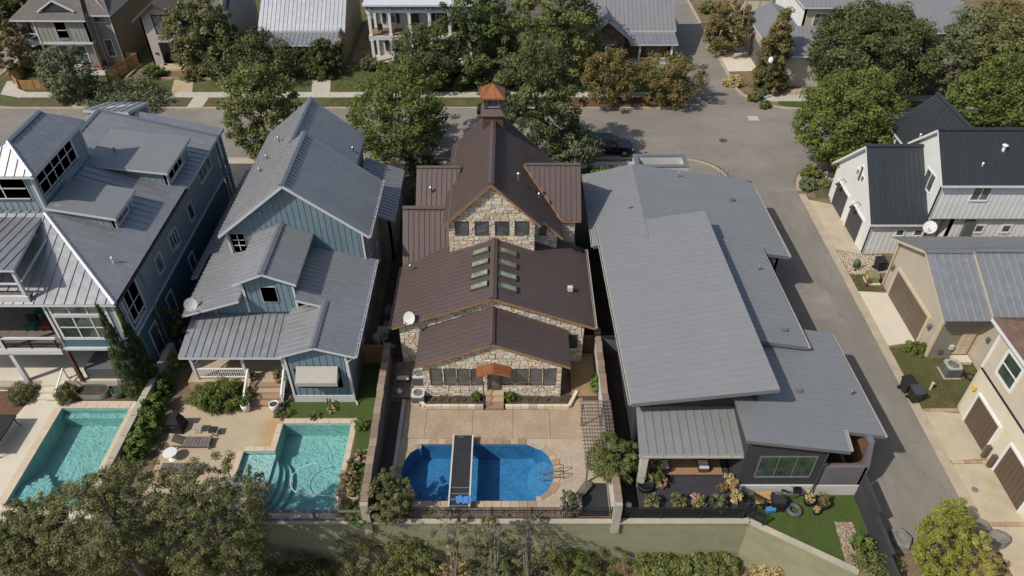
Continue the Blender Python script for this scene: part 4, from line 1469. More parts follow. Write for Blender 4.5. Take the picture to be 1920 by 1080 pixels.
# cupola
cx, cy = xt - .05, 51.9
cu = part('cupola', MB().box(cx - .78, cx + .78, cy - .75, cy + .75, 9.9, 11.55), 'brownwood', H)
mb = MB()
for (r0, r1, h0, h1) in ((.92, .62, 11.5, 11.95),):
    a = [(cx - r0, cy - r0, h0), (cx + r0, cy - r0, h0), (cx + r0, cy + r0, h0), (cx - r0, cy + r0, h0), (cx - r1, cy - r1, h1), (cx + r1, cy - r1, h1), (cx + r1, cy + r1, h1), (cx - r1, cy + r1, h1)]
    mb.add(a, [(3, 2, 1, 0), (4, 5, 6, 7), (0, 1, 5, 4), (1, 2, 6, 5), (2, 3, 7, 6), (3, 0, 4, 7)])
part('skirt_roof', mb, RB, cu)
mb = MB()
for sx in (-1, 1):
    for sy in (-1, 1):
        mb.box(cx + sx * .56 - .09, cx + sx * .56 + .09, cy + sy * .56 - .09, cy + sy * .56 + .09, 11.95, 12.85)
part('lantern_frame', mb, 'brownwood', cu, kind='stuff')
mb = MB()
for s_ in (-1, 1):
    mb.box(cx + s_ * .44 - .04, cx + s_ * .44 + .04, cy - .6, cy - .55, 12.05, 12.8)
mb.box(cx - .4, cx + .4, cy - .6, cy - .55, 12.05, 12.12)
part('window_frame', mb, 'pale_blue', cu)
mb = MB()
mb.box(cx - .5, cx + .5, cy - .5, cy - .46, 12.0, 12.82).box(cx - .5, cx + .5, cy + .46, cy + .5, 12.0, 12.82).box(cx - .5, cx - .46, cy - .45, cy + .45, 12.0, 12.82).box(cx + .46, cx + .5, cy - .45, cy + .45, 12.0, 12.82)
part('pane', mb, 'glass', cu)
mb = MB()
r0 = .88
mb.box(cx - r0, cx + r0, cy - r0, cy + r0, 12.82, 12.95)
part('fascia', mb, 'cedar', cu)
ap = (cx, cy, 13.75)
cor = [(cx - .92, cy - .92, 12.95), (cx + .92, cy - .92, 12.95), (cx + .92, cy + .92, 12.95), (cx - .92, cy + .92, 12.95)]
cr = part('copper_roof', MB().add(cor + [ap], [(0, 1, 4), (1, 2, 4), (2, 3, 4), (3, 0, 4), (3, 2, 1, 0)]), 'copper', H)
mb = MB()
for c_ in cor:
    mb.bar(c_, ap, .06, .05)
for f in (-.3, .3):
    mb.bar((cx + f * .92, cy - .93, 12.96), (cx + f * .3, cy - .3, 13.5), .03, .03)
    mb.bar((cx - .93, cy + f * .92, 12.96), (cx - .3, cy + f * .3, 13.5), .03, .03)
part('seam', mb, 'copper', cr)
# rear door canopy, copper
ch = thing
for s_ in (-1, 1):
    roof(H, [(-1.18, 32.45, 3.36), (-1.18 + s_ * 1.1, 32.45, 2.98), (-1.18 + s_ * 1.1, 33.32, 2.98), (-1.18, 33.32, 3.36)], (1, 0, -.35 * s_), .5, 'copper', 'cedar', .07, .03, .025, name='canopy')
for s_ in (-1, 1):
    part('bracket', MB().bar((-1.18 + s_ * .95, 33.3, 2.3), (-1.18 + s_ * .95, 32.6, 2.95), .09), 'cedar', H)
# steps and handrail
for i in range(3):
    part('step', MB().box(-1.72, -.55, 32.2 + .38 * i, 33.38, .0 if i == 0 else .02, .22 * (i + 1) + .02), 'flag', H)
hr = MB()
hr.tube([(-1.85, 32.2, 0.0), (-1.85, 32.2, 1.0), (-1.85, 33.3, 1.6)], .03, 6)
for k in range(4):
    hr.tube([(-1.85, 32.22, .25 + k * .2), (-1.85, 33.2, .8 + k * .22)], .014, 5)
part('handrail', hr, 'black_metal', H)
for (x, y, z) in ((-5.0, 36.2, 3.1),):
    pass
# vents on the roofs
def vent(parent, x, y, z, h=.5, r_=.06, m='grey_metal', cap=True):
    mb = MB().lathe([(r_, 0), (r_, h)], x, y, 8, z)
    if cap:
        mb.lathe([(r_ * 1.9, 0), (r_ * 1.9, .06), (r_ * .6, .14)], x, y, 8, z + h)
    part('vent_pipe', mb, m, parent)


vent(H, .45, 45.4, 9.4, .55, .07)
vent(H, -5.95, 46.3, 7.7, .5, .06)
vent(H, -7.3, 41.9, 4.1, .35, .06)
vent(H, 1.95, 45.5, 7.9, .3, .06)
part('roof_vent', MB().box(3.85, 4.2, 39.2, 39.5, 4.3, 4.62), 'ac_white', H)

# ------------------------------------------------------------------ blue board-and-batten house with gabled grey roofs
RG = 'roof_grey'
H2 = thing('gabled_house', 'blue-grey board-and-batten house with steep grey metal gables and a rear dormer', 'house', (-16, 44, 0))
BB, BT = 'blue_board', 'blue_batten'
# garage-like projection
pj = [(0, 0.55), (3.97, 0.55), (3.97, 4.55), (2.0, 5.2), (0, 4.5)]
wall(H2, (-14.42, 33.0), (-10.45, 33.0), pj, BB, BT, [(.55, 3.3, 1.55, 3.05)], trim='white_trim')
org, d_, n_, L_ = frame_of((-14.42, 33.0), (-10.45, 33.0))
wo = window(H2, org, d_, n_, .55, 3.3, 1.55, 3.05, cols=3, gm='glass')
wall(H2, (-14.42, 32.93), (-10.45, 32.93), (0, .62), 'white_trim', name='foundation')
wall(H2, (-10.45, 33.0), (-10.45, 42.2), (0, 4.6), 'grey_green')
wall(H2, (-14.42, 37.2), (-14.42, 33.0), (0, 4.5), BB)
wall(H2, (-10.45, 42.2), (-10.45, 48.6), (0, 7.3), 'grey_green')
wall(H2, (-12.7, 48.7), (-12.7, 55.9), (0, 7.0), 'grey_green')
wall(H2, (-10.45, 48.65), (-12.7, 48.65), [(0, 0), (2.25, 0), (2.25, 9), (0, 7.2)], BB)
wall(H2, (-20.0, 56), (-20.0, 37.2), (0, 4.8), 'grey_green')
zg, sg = 4.65, .324
roof(H2, [(-9.78, 32.6, zg), (-9.78, 42.4, zg), (-12.28, 42.4, zg + 2.5 * sg), (-12.28, 32.6, zg + 2.5 * sg)], (1, 0, -sg), .44, RG)
roof(H2, [(-14.75, 32.6, zg - .02), (-12.28, 32.6, zg + 2.5 * sg), (-12.28, 37.1, zg + 2.5 * sg), (-14.75, 37.1, zg - .02)], (1, 0, sg), .44, RG)
ridge_cap(H2, (-12.28, 32.58, zg + 2.5 * sg), (-12.28, 36.9, zg + 2.5 * sg), 'roof_blue', .42)
roof(H2, [(-12.28, 36.4, zg + 2.5 * sg), (-12.28, 42.4, zg + 2.5 * sg), (-15.8, 42.4, zg + 6 * sg), (-15.8, 37.3, zg + 6 * sg), (-14.1, 37.3, zg + 4.31 * sg), (-14.1, 36.4, zg + 4.31 * sg)], (1, 0, -sg), .44, RG)
roof(H2, [(-21.85, 36.4, zg), (-17.8, 36.4, zg + 4.05 * sg), (-17.8, 37.3, zg + 4.05 * sg), (-15.8, 37.3, zg + 6.05 * sg), (-15.8, 42.4, zg + 6.05 * sg), (-20.2, 42.4, zg + 1.65 * sg), (-20.2, 43.0, zg + 1.65 * sg), (-21.85, 43.0, zg)], (1, 0, sg), .44, RG)
gutter(H2, (-9.7, 32.6, zg - .06), (-9.7, 42.3, zg - .06))
gutter(H2, (-21.92, 36.4, zg - .06), (-21.92, 43, zg - .06), 'black_metal')
lw = [(0, .8), (7.1, .8), (7.1, 5.0), (3.8, 5.65), (0, 4.45)]
wall(H2, (-21.5, 37.3), (-14.4, 37.3), lw, BB, BT, name='wall')
# patio lean-to
pt_ = [(-21.55, 33.75, 3.42), (-14.9, 33.75, 3.42), (-14.9, 37.25, 4.02), (-21.55, 37.25, 4.02)]
roof(H2, pt_, (0, 1, .17), .46, RG, name='patio_roof', rib=.05)
for x in (-21.1, -17.75, -15.1):
    part('post', MB().box(x - .09, x + .09, 34.2, 34.38, .8, 3.35), 'white_trim', H2)
part('brace', MB().bar((-20.9, 34.3, 2.3), (-20.2, 34.3, 3.3), .09).bar((-21.1, 34.5, 2.3), (-21.1, 35.3, 3.3), .09), 'white_trim', H2)
part('patio_beam', MB().box(-21.4, -15.0, 34.18, 34.4, 3.15, 3.38), 'white_trim', H2)
rl = MB()
for z_ in (.95, 1.7):
    rl.box(-21.1, -17.8, 34.24, 34.34, z_, z_ + .1)
for i in range(22):
    rl.box(-21.0 + i * .15, -20.96 + i * .15, 34.27, 34.31, 1.0, 1.7)
part('porch_rail', rl, 'white', H2)
for sx, y1 in ((-17.55, 32.55), (-15.15, 32.75)):
    r2 = MB()
    r2.bar((sx, 34.2, 1.78), (sx, y1, .98), .11, .1)
    r2.bar((sx, 34.2, 1.1), (sx, y1, .3), .07, .07)
    r2.box(sx - .06, sx + .06, y1 - .06, y1 + .06, 0, 1.0)
    r2.box(sx - .06, sx + .06, 34.15, 34.27, .8, 1.8)
    for i in range(9):
        yy = y1 + (34.2 - y1) * (i + 1) / 10
        zz = (i + 1) / 10 * .8
        r2.box(sx - .02, sx + .02, yy - .02, yy + .02, .3 + zz, .98 + zz)
    part('stair_rail', r2, 'white', H2)
for i in range(4):
    part('step', MB().box(-17.45, -15.25, 32.55 + .36 * i, 34.1, 0.0 if i == 0 else .01 * i, .2 * (i + 1) - .01 * (i == 3)), 'flag', H2)
# dormer
fz = 7.15
dw = [(0, 4.3), (3.4, 4.3), (3.4, 6.95), (1.7, 7.7), (0, 6.95)]
wall(H2, (-17.65, 37.15), (-14.25, 37.15), dw, BB, BT, [(1.3, 2.1, 5.35, 6.4)], trim='white_trim')
org, d_, n_, L_ = frame_of((-17.65, 37.15), (-14.25, 37.15))
window(H2, org, d_, n_, 1.3, 2.1, 5.35, 6.4, fw=.12, gm='glass_blind')
wall(H2, (-14.25, 37.15), (-14.25, 42.2), (5.2, 7.1), BB)
wall(H2, (-17.65, 42.2), (-17.65, 37.15), (5.2, 7.1), BB)
roof(H2, [(-18.05, 36.65, 7.12), (-15.95, 36.65, 8.0), (-15.95, 42.15, 8.0), (-18.05, 42.15, 7.12)], (1, 0, .42), .44, RG)
roof(H2, [(-13.88, 36.65, 7.12), (-13.88, 42.15, 7.12), (-15.95, 42.15, 8.0), (-15.95, 36.65, 8.0)], (1, 0, -.42), .44, RG)
ridge_cap(H2, (-15.95, 36.63, 8.0), (-15.95, 42.1, 8.0), 'roof_blue', .46)
# upper storey
zu, su, xu = 7.25, .79, -15.15
ut = lambda X: 11.4 - su * abs(X - xu) - .25
up_ = [(0, 4.5), (9.55, 4.5), (9.55, ut(-10.45)), (xu + 20.0, ut(xu)), (0, ut(-20.0))]
wall(H2, (-20.0, 42.2), (-10.45, 42.2), up_, BB, BT, [(.35, 1.15, 5.6, 7.0)], trim='white_trim')
org, d_, n_, L_ = frame_of((-20.0, 42.2), (-10.45, 42.2))
window(H2, org, d_, n_, .35, 1.15, 5.6, 7.0, cols=2, rows=3, gm='glass_blind', fw=.11)
part('attic_vent', MB().box(-17.35, -17.1, 42.12, 42.2, 8.7, 8.95), 'pale_blue', H2)
roof(H2, [(-20.4, 41.7, zu), (xu, 41.7, 11.4), (xu, 48.8, 11.4), (-16.35, 48.8, 10.45), (-16.35, 56.2, 10.45), (-20.4, 56.2, zu)], (1, 0, su), .42, RG, thick=.25)
roof(H2, [(-9.9, 41.7, zu), (-9.9, 48.8, zu), (xu, 48.8, 11.4), (xu, 41.7, 11.4)], (1, 0, -su), .42, 'roof_grey', thick=.25)
roof(H2, [(-12.4, 48.9, 7.0), (-12.4, 56.2, 7.0), (-16.35, 56.2, 10.45), (-16.35, 48.9, 10.45)], (1, 0, -.86), .42, 'roof_grey', thick=.25)
ridge_cap(H2, (xu, 41.68, 11.4), (xu, 48.8, 11.4), 'roof_blue', .42)
ridge_cap(H2, (-16.35, 48.9, 10.45), (-16.35, 56.2, 10.45), 'roof_blue', .36)
gutter(H2, (-9.82, 41.7, zu - .08), (-9.82, 48.8, zu - .08))
roof(H2, [(-12.4, 47.9, 5.5), (-9.2, 47.9, 4.2), (-9.2, 55.3, 4.2), (-12.4, 55.3, 5.5)], (1, 0, -.4), .42, RG, name='porch_roof')
roof(H2, [(-23.0, 41.2, 3.9), (-20.1, 41.2, 5.0), (-20.1, 56, 5.0), (-23.0, 56, 3.9)], (1, 0, .38), .44, RG)
wall(H2, (-22.5, 56), (-22.5, 41.6), (0, 4.0), 'grey_green')
wall(H2, (-22.5, 41.6), (-20, 41.6), (0, 4.2), BB)
wall(H2, (-12.7, 55.9), (-20, 55.9), (0, 7), BB)
wall(H2, (-9.6, 48.2), (-9.6, 55), (0, 4.3), 'grey_green')
wall(H2, (-10.45, 48.2), (-9.6, 48.2), (0, 4.3), 'grey_green')
for (y0, y1, z0, z1) in ((43.3, 43.9, 4.2, 5.9), (45.8, 46.4, 1.6, 3.2), (39.2, 39.7, 1.6, 2.8), (37.2, 37.6, 1.4, 2.8)):
    window(H2, Vector((-10.45, 0, 0)), Vector((0, 1, 0)), Vector((1, 0, 0)), y0, y1, z0, z1)
for (x, y, z) in ((-18.6, 49.5, 8.6), (-18.7, 47.8, 8.5), (-17.9, 51, 9.3), (-12.8, 53, 7.3)):
    vent(H2, x, y, z, .4, .06)
part('downspout', MB().tube([(-9.75, 32.7, 4.5), (-10.38, 32.9, 3.9), (-10.36, 32.85, .3), (-10.2, 32.6, .1)], .05, 6), 'white_trim', H2)
# folded window awning, a box of grey fabric
aw = MB()
aw.add([(-13.75, 32.95, 3.42), (-11.1, 32.95, 3.42), (-11.1, 32.15, 2.75), (-13.75, 32.15, 2.75), (-13.75, 32.95, 2.5), (-11.1, 32.95, 2.5), (-11.1, 32.15, 2.55), (-13.75, 32.15, 2.55)],
       [(0, 3, 2, 1), (3, 7, 6, 2), (0, 4, 7, 3), (1, 2, 6, 5), (4, 5, 6, 7)])
part('awning', aw, 'fabric_grey', H2)
part('awning_valance', MB().box(-13.78, -11.07, 32.1, 32.14, 2.45, 2.76), 'fabric_grey', H2)

# ------------------------------------------------------------------ left corner house: blue, three storeys, tower
H1 = thing('tower_house', 'three-storey blue house with a windowed roof tower and shed dormers', 'house', (-29, 44, 0))
RU = 'roof_grey'
# lower wall (under the belly band) and the upper board-and-batten wall on the east side
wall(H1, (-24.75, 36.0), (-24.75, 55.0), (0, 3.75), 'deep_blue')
wall(H1, (-24.72, 34.55), (-24.72, 55.0), (3.75, 7.55), 'pale_blue', 'pale_blue',
     [(9.2, 10.0, 4.6, 5.9), (12.6, 13.4, 4.6, 5.9), (1.2, 3.0, 4.7, 7.1)], bsp=.42)
part('belly_band', MB().box(-24.72, -24.66, 34.5, 55.0, 3.66, 3.84), 'white_trim', H1)
ox, dx_, nx_ = Vector((-24.72, 34.55, 0)), Vector((0, 1, 0)), Vector((1, 0, 0))
for a, b, z0, z1, c_, r_ in ((6.0, 6.85, 4.8, 6.0, 1, 1), (8.6, 9.5, 4.8, 6.0, 1, 1), (.9, 2.9, 4.3, 7.1, 2, 2)):
    window(H1, ox, dx_, nx_, a, b, z0, z1, cols=c_, rows=r_, fw=.12)
for a, b, z0, z1 in ((10.4, 11.2, 1.2, 2.7), (5.6, 6.5, 1.0, 2.8), (2.3, 3.3, .4, 2.7)):
    window(H1, Vector((-24.75, 34.55, 0)), dx_, nx_, a, b, z0, z1, fw=.12)
part('corner_post', MB().box(-24.7, -24.62, 38.3, 38.5, 0, 7.4), 'pale_blue', H1)
# south face: sunroom on the first floor
sun_w = [(.42, 3.75, 4.45, 6.2, dict(cols=3, rows=2, fw=.16, gm='glass_green_reflect')), (.42, 3.75, 6.5, 7.25, dict(cols=3, fw=.16))]
wall(H1, (-29.15, 34.55), (-24.75, 34.55), (3.6, 7.6), 'pale_blue', None, sun_w, trim='white_trim')
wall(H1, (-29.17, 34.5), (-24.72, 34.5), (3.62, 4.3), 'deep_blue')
part('floor_band', MB().box(-29.2, -24.66, 34.36, 34.5, 3.42, 3.62), 'white_trim', H1)
wall(H1, (-29.15, 38.5), (-29.15, 34.55), (3.6, 7.6), 'pale_blue')
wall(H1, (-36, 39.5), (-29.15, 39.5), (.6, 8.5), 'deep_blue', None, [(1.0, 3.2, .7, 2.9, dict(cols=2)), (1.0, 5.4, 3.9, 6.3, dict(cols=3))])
part('ceiling', MB().box(-29.1, -24.8, 34.7, 39.3, 3.35, 3.45), 'pale_blue', H1)
wall(H1, (-29.1, 38.6), (-24.8, 38.6), (.6, 3.4), 'charcoal')
# first-floor deck on posts
part('deck', MB().box(-38, -29.2, 34.4, 39.4, 3.38, 3.56), 'oldwood', H1)
part('deck_beam', MB().box(-38, -29.2, 34.2, 34.4, 3.2, 3.58), 'white_trim', H1)
part('post', MB().box(-32.78, -32.52, 34.2, 34.44, .6, 3.25), 'white_trim', H1)
part('post', MB().box(-29.06, -28.84, 34.22, 34.44, .6, 3.4), 'brownwood', H1)
part('post', MB().box(-33.0, -32.75, 34.22, 34.44, 3.56, 7.5), 'white_trim', H1)
rl = MB().box(-38, -29.25, 34.24, 34.38, 4.5, 4.62)
part('deck_rail', rl, 'white_trim', H1)
rl = MB()
for k in range(6):
    rl.box(-38, -29.25, 34.29, 34.31, 3.75 + k * .12, 3.77 + k * .12)
for k in range(5):
    rl.box(-29.4 - k * 1.7, -29.34 - k * 1.7, 34.26, 34.36, 3.58, 4.5)
part('cable_rail', rl, 'black_metal', H1, kind='stuff')
part('rail_kerb', MB().box(-38, -29.25, 34.25, 34.37, 3.6, 3.7), 'white_trim', H1)
# main lower roof: hipped at the south-east corner
ze1, sl1 = 7.62, .381
hip = (-24.3 - 6.3, 34.15 + 6.3, ze1 + 6.3 * sl1)
roof(H1, [(-24.3, 34.15, ze1), (-24.3, 47.1, ze1), (hip[0], 47.1, hip[2]), hip], (1, 0, -sl1), .62, RU)
roof(H1, [(-40, 34.15, ze1), (-24.3, 34.15, ze1), hip, (-40, hip[1], hip[2])], (0, 1, sl1), .62, RU)
ridge_cap(H1, (-24.3, 34.15, ze1), hip, 'roof_bright', .26, name='hip_cap')  # brighter metal paints in the highlight along the hip
gutter(H1, (-24.22, 34.15, ze1 - .05), (-24.22, 47.1, ze1 - .05), 'black_metal')
vent(H1, -25.6, 37.6, 8.05, .45, .05, 'white')
# third-floor balcony over the south roof, with an upswept roof
bl = [(-38, 34.2, 10.3), (-29.4, 34.2, 10.3), (-30.95, 41.0, 9.85), (-38, 41.0, 9.85)]
roof(H1, bl, (0, 1, -.07), .62, RU, name='balcony_roof', thick=.16)
part('balcony_floor', MB().box(-38, -29.6, 34.5, 39.2, 7.72, 7.95), 'oldwood', H1)
part('balcony_kerb', MB().box(-38, -29.5, 34.28, 34.48, 7.66, 8.1), 'white_trim', H1)
part('balcony_post', MB().box(-29.78, -29.6, 34.35, 34.53, 8.1, 10.1), 'white_trim', H1)
part('balcony_rail', MB().box(-38, -29.8, 34.4, 34.5, 8.95, 9.05), 'white_trim', H1)
part('balcony_rail', MB().bar((-29.7, 34.6, 9.0), (-29.9, 38.6, 9.3), .1), 'white_trim', H1)
wall(H1, (-38, 38.6), (-30.6, 38.6), (7.95, 9.9), 'pale_blue', None, [(3.6, 6.8, 8.1, 9.6, dict(cols=2, fw=.13))])
# tower
tx, ty0, ty1, te = -30.4, 40.65, 48.2, 12.7
wall(H1, (-30.85, 41.05), (-30.85, 47.9), (9.7, 12.6), 'pale_blue', 'pale_blue', [(.35, 5.2, 10.75, 12.4)], bsp=.42, trim='white_trim')
window(H1, Vector((-30.85, 41.05, 0)), dx_, nx_, .4, 5.3, 10.8, 12.35, cols=5, rows=2, fw=.13, gm='glass')
wall(H1, (-36.5, 41.05), (-30.85, 41.05), (9.0, 12.6), 'pale_blue', 'pale_blue', [(.3, 5.0, 10.75, 12.4)], trim='white_trim')
window(H1, Vector((-36.5, 41.05, 0)), Vector((1, 0, 0)), Vector((0, -1, 0)), .3, 5.0, 10.8, 12.3, cols=3, rows=2, fw=.13)
tw = 2.1
rx_, rz_ = tx - tw, te + tw * .62
roof(H1, [(tx, ty0, te), (tx, ty1, te), (rx_, ty1 - 1.3, rz_), (rx_, ty0 + tw, rz_)], (1, 0, -.62), .62, RU)
roof(H1, [(tx, ty0, te), (rx_, ty0 + tw, rz_), (tx - 2 * tw, ty0, te)], (0, 1, .62), .62, RU)
roof(H1, [(tx - 2 * tw, ty0, te), (rx_, ty0 + tw, rz_), (rx_, ty1 - 1.3, rz_), (tx - 2 * tw, ty1, te)], (1, 0, .62), .62, RU)
ridge_cap(H1, (rx_, ty0 + tw, rz_), (rx_, ty1 - 1.3, rz_), 'roof_blue', .4)
ridge_cap(H1, (tx, ty0, te), (rx_, ty0 + tw, rz_), 'roof_bright', .22, name='hip_cap')  # tower hip highlight, likewise put into the cap's colour
# north block
zn, zr2, xr2 = 7.62, 9.95, -33.3
roof(H1, [(-24.25, 47.12, zn), (-24.25, 55.0, zn), (xr2, 55.0, zr2), (xr2, 47.12, zr2)], (1, 0, -.256), .62, RU)
roof(H1, [(xr2, 48, zr2), (xr2, 55.0, zr2), (-38.5, 55.0, zn), (-38.5, 48, zn)], (1, 0, .45), .62, RU)
ridge_cap(H1, (xr2, 48.2, zr2), (xr2, 55.0, zr2), 'roof_blue', .4)
part('rake_trim', MB().bar((xr2, 55.0, zr2 + .06), (-24.2, 55.0, zn + .06), .22, .12), 'roof_blue', H1)
roof(H1, [(-34.6, 55.1, 9.95), (-31.0, 55.1, 9.75), (-31.0, 58.9, 8.75), (-34.6, 58.9, 8.75)], (0, 1, -.25), .62, RU, name='porch_roof')
wall(H1, (-31.2, 55.2), (-31.2, 58.7), [(0, 7), (3.5, 7), (3.5, 8.6), (0, 9.5)], 'pale_blue', 'pale_blue')
vent(H1, -29.4, 48.6, 9.8, .3, .07)
# long dormer on the east side
d1 = [(-30.9, 46.6, 10.05), (-25.0, 46.6, 9.3), (-25.0, 51.8, 9.3), (-30.9, 51.8, 10.05)]
roof(H1, d1, (1, 0, -.13), 20, 'roof_modern', panels=True, rib=0, name='dormer_roof')
wall(H1, (-25.35, 46.95), (-25.35, 51.4), (7.7, 9.25), 'pale_blue', 'pale_blue', [(.4, 2.9, 8.2, 9.0)], trim='white_trim')
window(H1, Vector((-25.35, 46.95, 0)), dx_, nx_, .35, 3.2, 8.1, 9.05, cols=3, fw=.12)
wall(H1, (-30.6, 46.95), (-25.35, 46.95), [(0, 9.6), (5.25, 7.7), (5.25, 9.2), (0, 9.9)], 'pale_blue', 'pale_blue')
window(H1, ox, dx_, nx_, 16.0, 18.6, 5.9, 7.1, cols=3, fw=.13)
# small dormer
d2 = [(-30.5, 40.6, 10.35), (-26.25, 40.6, 9.5), (-26.25, 44.1, 9.5), (-30.5, 44.1, 10.35)]
roof(H1, d2, (1, 0, -.2), 20, 'roof_modern', rib=0, name='dormer_roof')
wall(H1, (-26.6, 40.9), (-26.6, 43.6), (8.4, 9.5), 'pale_blue', None, trim='white_trim')
window(H1, Vector((-26.6, 40.9, 0)), dx_, nx_, .25, 2.0, 8.6, 9.4, cols=2, fw=.11)
wall(H1, (-30.2, 40.9), (-26.6, 40.9), [(0, 9.6), (3.6, 8.35), (3.6, 9.5), (0, 10.3)], 'pale_blue', 'pale_blue')
# north-east porch posts
for y in (55.2, 56.1):
    part('porch_post', MB().box(-24.8, -24.55, y, y + .25, 0, 7.4), 'pale_blue', H1)
part('porch_roof', MB().prism([(-24.2, 55.02, 7.6), (-24.2, 56.4, 7.6), (-31, 56.4, 9.2), (-31, 55.02, 9.2)], (0, 0, -.2)), RU, H1)
rl = MB()
for z_ in (3.9, 4.9):
    rl.box(-24.75, -24.62, 55.25, 56.2, z_, z_ + .14)
rl.bar((-24.7, 55.3, 4.0), (-24.7, 56.1, 4.9), .08)
part('porch_rail', rl, 'pale_blue', H1)
part('porch_floor', MB().box(-31, -24.6, 55.05, 56.4, 3.5, 3.75), 'pale_blue', H1)
wall(H1, (-24.75, 55.0), (-31, 55.0), (0, 7.6), 'pale_blue')

# ------------------------------------------------------------------ modern house
H4 = thing('modern_house', 'low modern house with overlapping pale grey metal shed roofs and charcoal walls', 'house', (14, 40, 0))
RM = 'roof_modern'
kw4 = dict(rib=.03, ribh=.016)
slope = lambda X: 5.5 - .167 * (X - 12.77)
L = [(12.77, 25.44), (18.69, 25.44), (18.86, 26.85), (21.2, 26.85), (20.85, 35.25), (18.7, 35.25), (12.7, 35.25)]
roof(H4, [(x, y, slope(x)) for x, y in L], (1, 0, -.167), .46, RM, 'grey_metal', .22, **kw4)
gutter(H4, (21.28, 26.85, 4.0), (20.93, 35.2, 4.0), 'fabric_grey')
gutter(H4, (18.72, 25.5, 4.5), (18.88, 26.9, 4.5), 'fabric_grey')
s2 = lambda X: 5.42 - .167 * (X - 15.8) + .02
roof(H4, [(13.5, 33.1, s2(13.5)), (18.5, 33.1, s2(18.5)), (18.1, 43.8, s2(18.1)), (13.5, 43.8, s2(13.5))], (1, 0, -.167), .46, RM, 'grey_metal', .25, **kw4)
gutter(H4, (18.58, 33.1, 4.9), (18.18, 43.7, 4.9), 'fabric_grey')
bk = lambda X: 6.05 - .17 * (X - 9.8)
roof(H4, [(9.8, 43.2, bk(9.8)), (20.35, 43.2, bk(20.35)), (19.95, 53.6, bk(19.95)), (9.8, 53.2, bk(9.8))], (1, 0, -.17), .46, RM, 'grey_metal', .25, **kw4)
roof(H4, [(5.95, 43.5, 5.0), (9.8, 43.5, 6.05), (9.8, 53.2, 6.05), (5.95, 53.3, 5.0)], (1, 0, .27), .46, RM, 'grey_metal', .25, **kw4)
gutter(H4, (5.87, 43.5, 4.95), (5.87, 53.3, 4.95), 'fabric_grey')
gutter(H4, (20.42, 43.2, 4.2), (20.03, 53.5, 4.2), 'fabric_grey')
U = [(6.85, 28.3, 5.2), (14.8, 27.75, 7.05), (14.05, 45.05, 7.05), (6.37, 45.75, 5.2)]
roof(H4, U, (1, 0, .24), .46, RM, 'grey_metal', .26, **kw4)
gutter(H4, (6.77, 28.3, 5.12), (6.29, 45.75, 5.12), 'fabric_grey')
roof(H4, [(7.22, 26.05, 3.42), (13.62, 26.05, 3.42), (13.25, 29.45, 3.95), (7.36, 29.1, 3.95)], (0, 1, .16), .48, RM, 'grey_metal', .2, name='patio_roof', rib=.05, ribh=.05)
gutter(H4, (7.2, 25.97, 3.38), (13.64, 25.97, 3.38), 'fabric_grey')
part('clerestory', MB().prism([(7.6, 29.2, 3.9), (13.5, 29.2, 3.9), (13.5, 29.2, 6.4), (7.6, 29.2, 5.0)], (0, .2, 0)), 'charcoal', H4)
wall(H4, (7.45, 53), (7.45, 29.2), (0, 5.0), 'charcoal')
wall(H4, (14.1, 28.4), (14.1, 44.6), [(0, 4.9), (16.2, 4.9), (16.2, 6.8), (0, 6.8)], 'charcoal')
wall(H4, (8, 45.0), (14, 44.7), [(0, 5.2), (6, 5.2), (6, 6.8), (0, 5.4)], 'charcoal')
wall(H4, (7.45, 53.0), (20, 53.2), (0, 4.4), 'dark_stucco')
wall(H4, (17.7, 25.9), (17.7, 35), (0, 4.4), 'charcoal')
wall(H4, (20.4, 28.5), (20.4, 35), (0, 4.0), 'dark_stucco')
wall(H4, (18, 33.3), (18, 43.6), (0, 4.85), 'dark_stucco')
wall(H4, (19.7, 43.4), (19.7, 53.2), (0, 4.1), 'dark_stucco')
wall(H4, (18, 43.4), (19.7, 43.4), (0, 4.3), 'dark_stucco')
wall(H4, (7.5, 29.3), (13.3, 29.3), (0, 3.6), 'charcoal', None, [(1.0, 4.8, .3, 2.6, dict(cols=3, fm='grey_metal'))])
# living-room wall with three-pane window on a concrete base
wall(H4, (13.1, 25.83), (17.65, 25.83), [(0, .9), (4.55, .9), (4.55, 4.5), (0, 5.2)], 'charcoal', None, name='wall')
window(H4, Vector((13.1, 25.83, 0)), Vector((1, 0, 0)), Vector((0, -1, 0)), .95, 4.05, 1.75, 3.55, cols=3, fm='grey_metal', gm='glass_green_reflect', fw=.08)
part('foundation', MB().box(13.1, 20.3, 25.74, 25.9, 0, .92), 'ac_white', H4)
wall(H4, (13.12, 29.3), (13.12, 25.9), (0, 4.2), 'charcoal')
# courtyard with plank-lined walls and a metal coping
part('courtyard_wall', MB().box(17.75, 20.3, 25.8, 26.0, .92, 2.6), 'dark_stucco', H4)
part('courtyard_lining', MB().box(17.8, 20.15, 26.0, 26.06, 1.0, 2.66), 'corten', H4)
part('courtyard_wall', MB().prism([(20.15, 25.8, .92), (20.15, 28.4, .92), (20.15, 28.4, 4.1), (20.15, 26.35, 4.1), (20.15, 25.8, 2.6)], (.25, 0, 0)), 'dark_stucco', H4)
part('courtyard_lining', MB().prism([(20.12, 26.1, .92), (20.12, 28.4, .92), (20.12, 28.4, 4.0), (20.12, 26.45, 4.0)], (-.03, 0, 0)), 'corten', H4)
part('coping', MB().box(20.1, 20.45, 26.35, 28.5, 4.1, 4.16), 'grey_metal', H4)
part('courtyard_floor', MB().box(17.75, 20.1, 26.1, 30, .5, .6), 'charcoal', H4)
part('bench', MB().box(18.6, 19.6, 26.6, 27.1, .95, 1.05), 'oldwood', H4)
part('drainpipe', MB().tube([(17.62, 25.7, 4.2), (17.62, 25.68, .9), (17.2, 25.3, .08)], .06, 6), 'charcoal', H4)
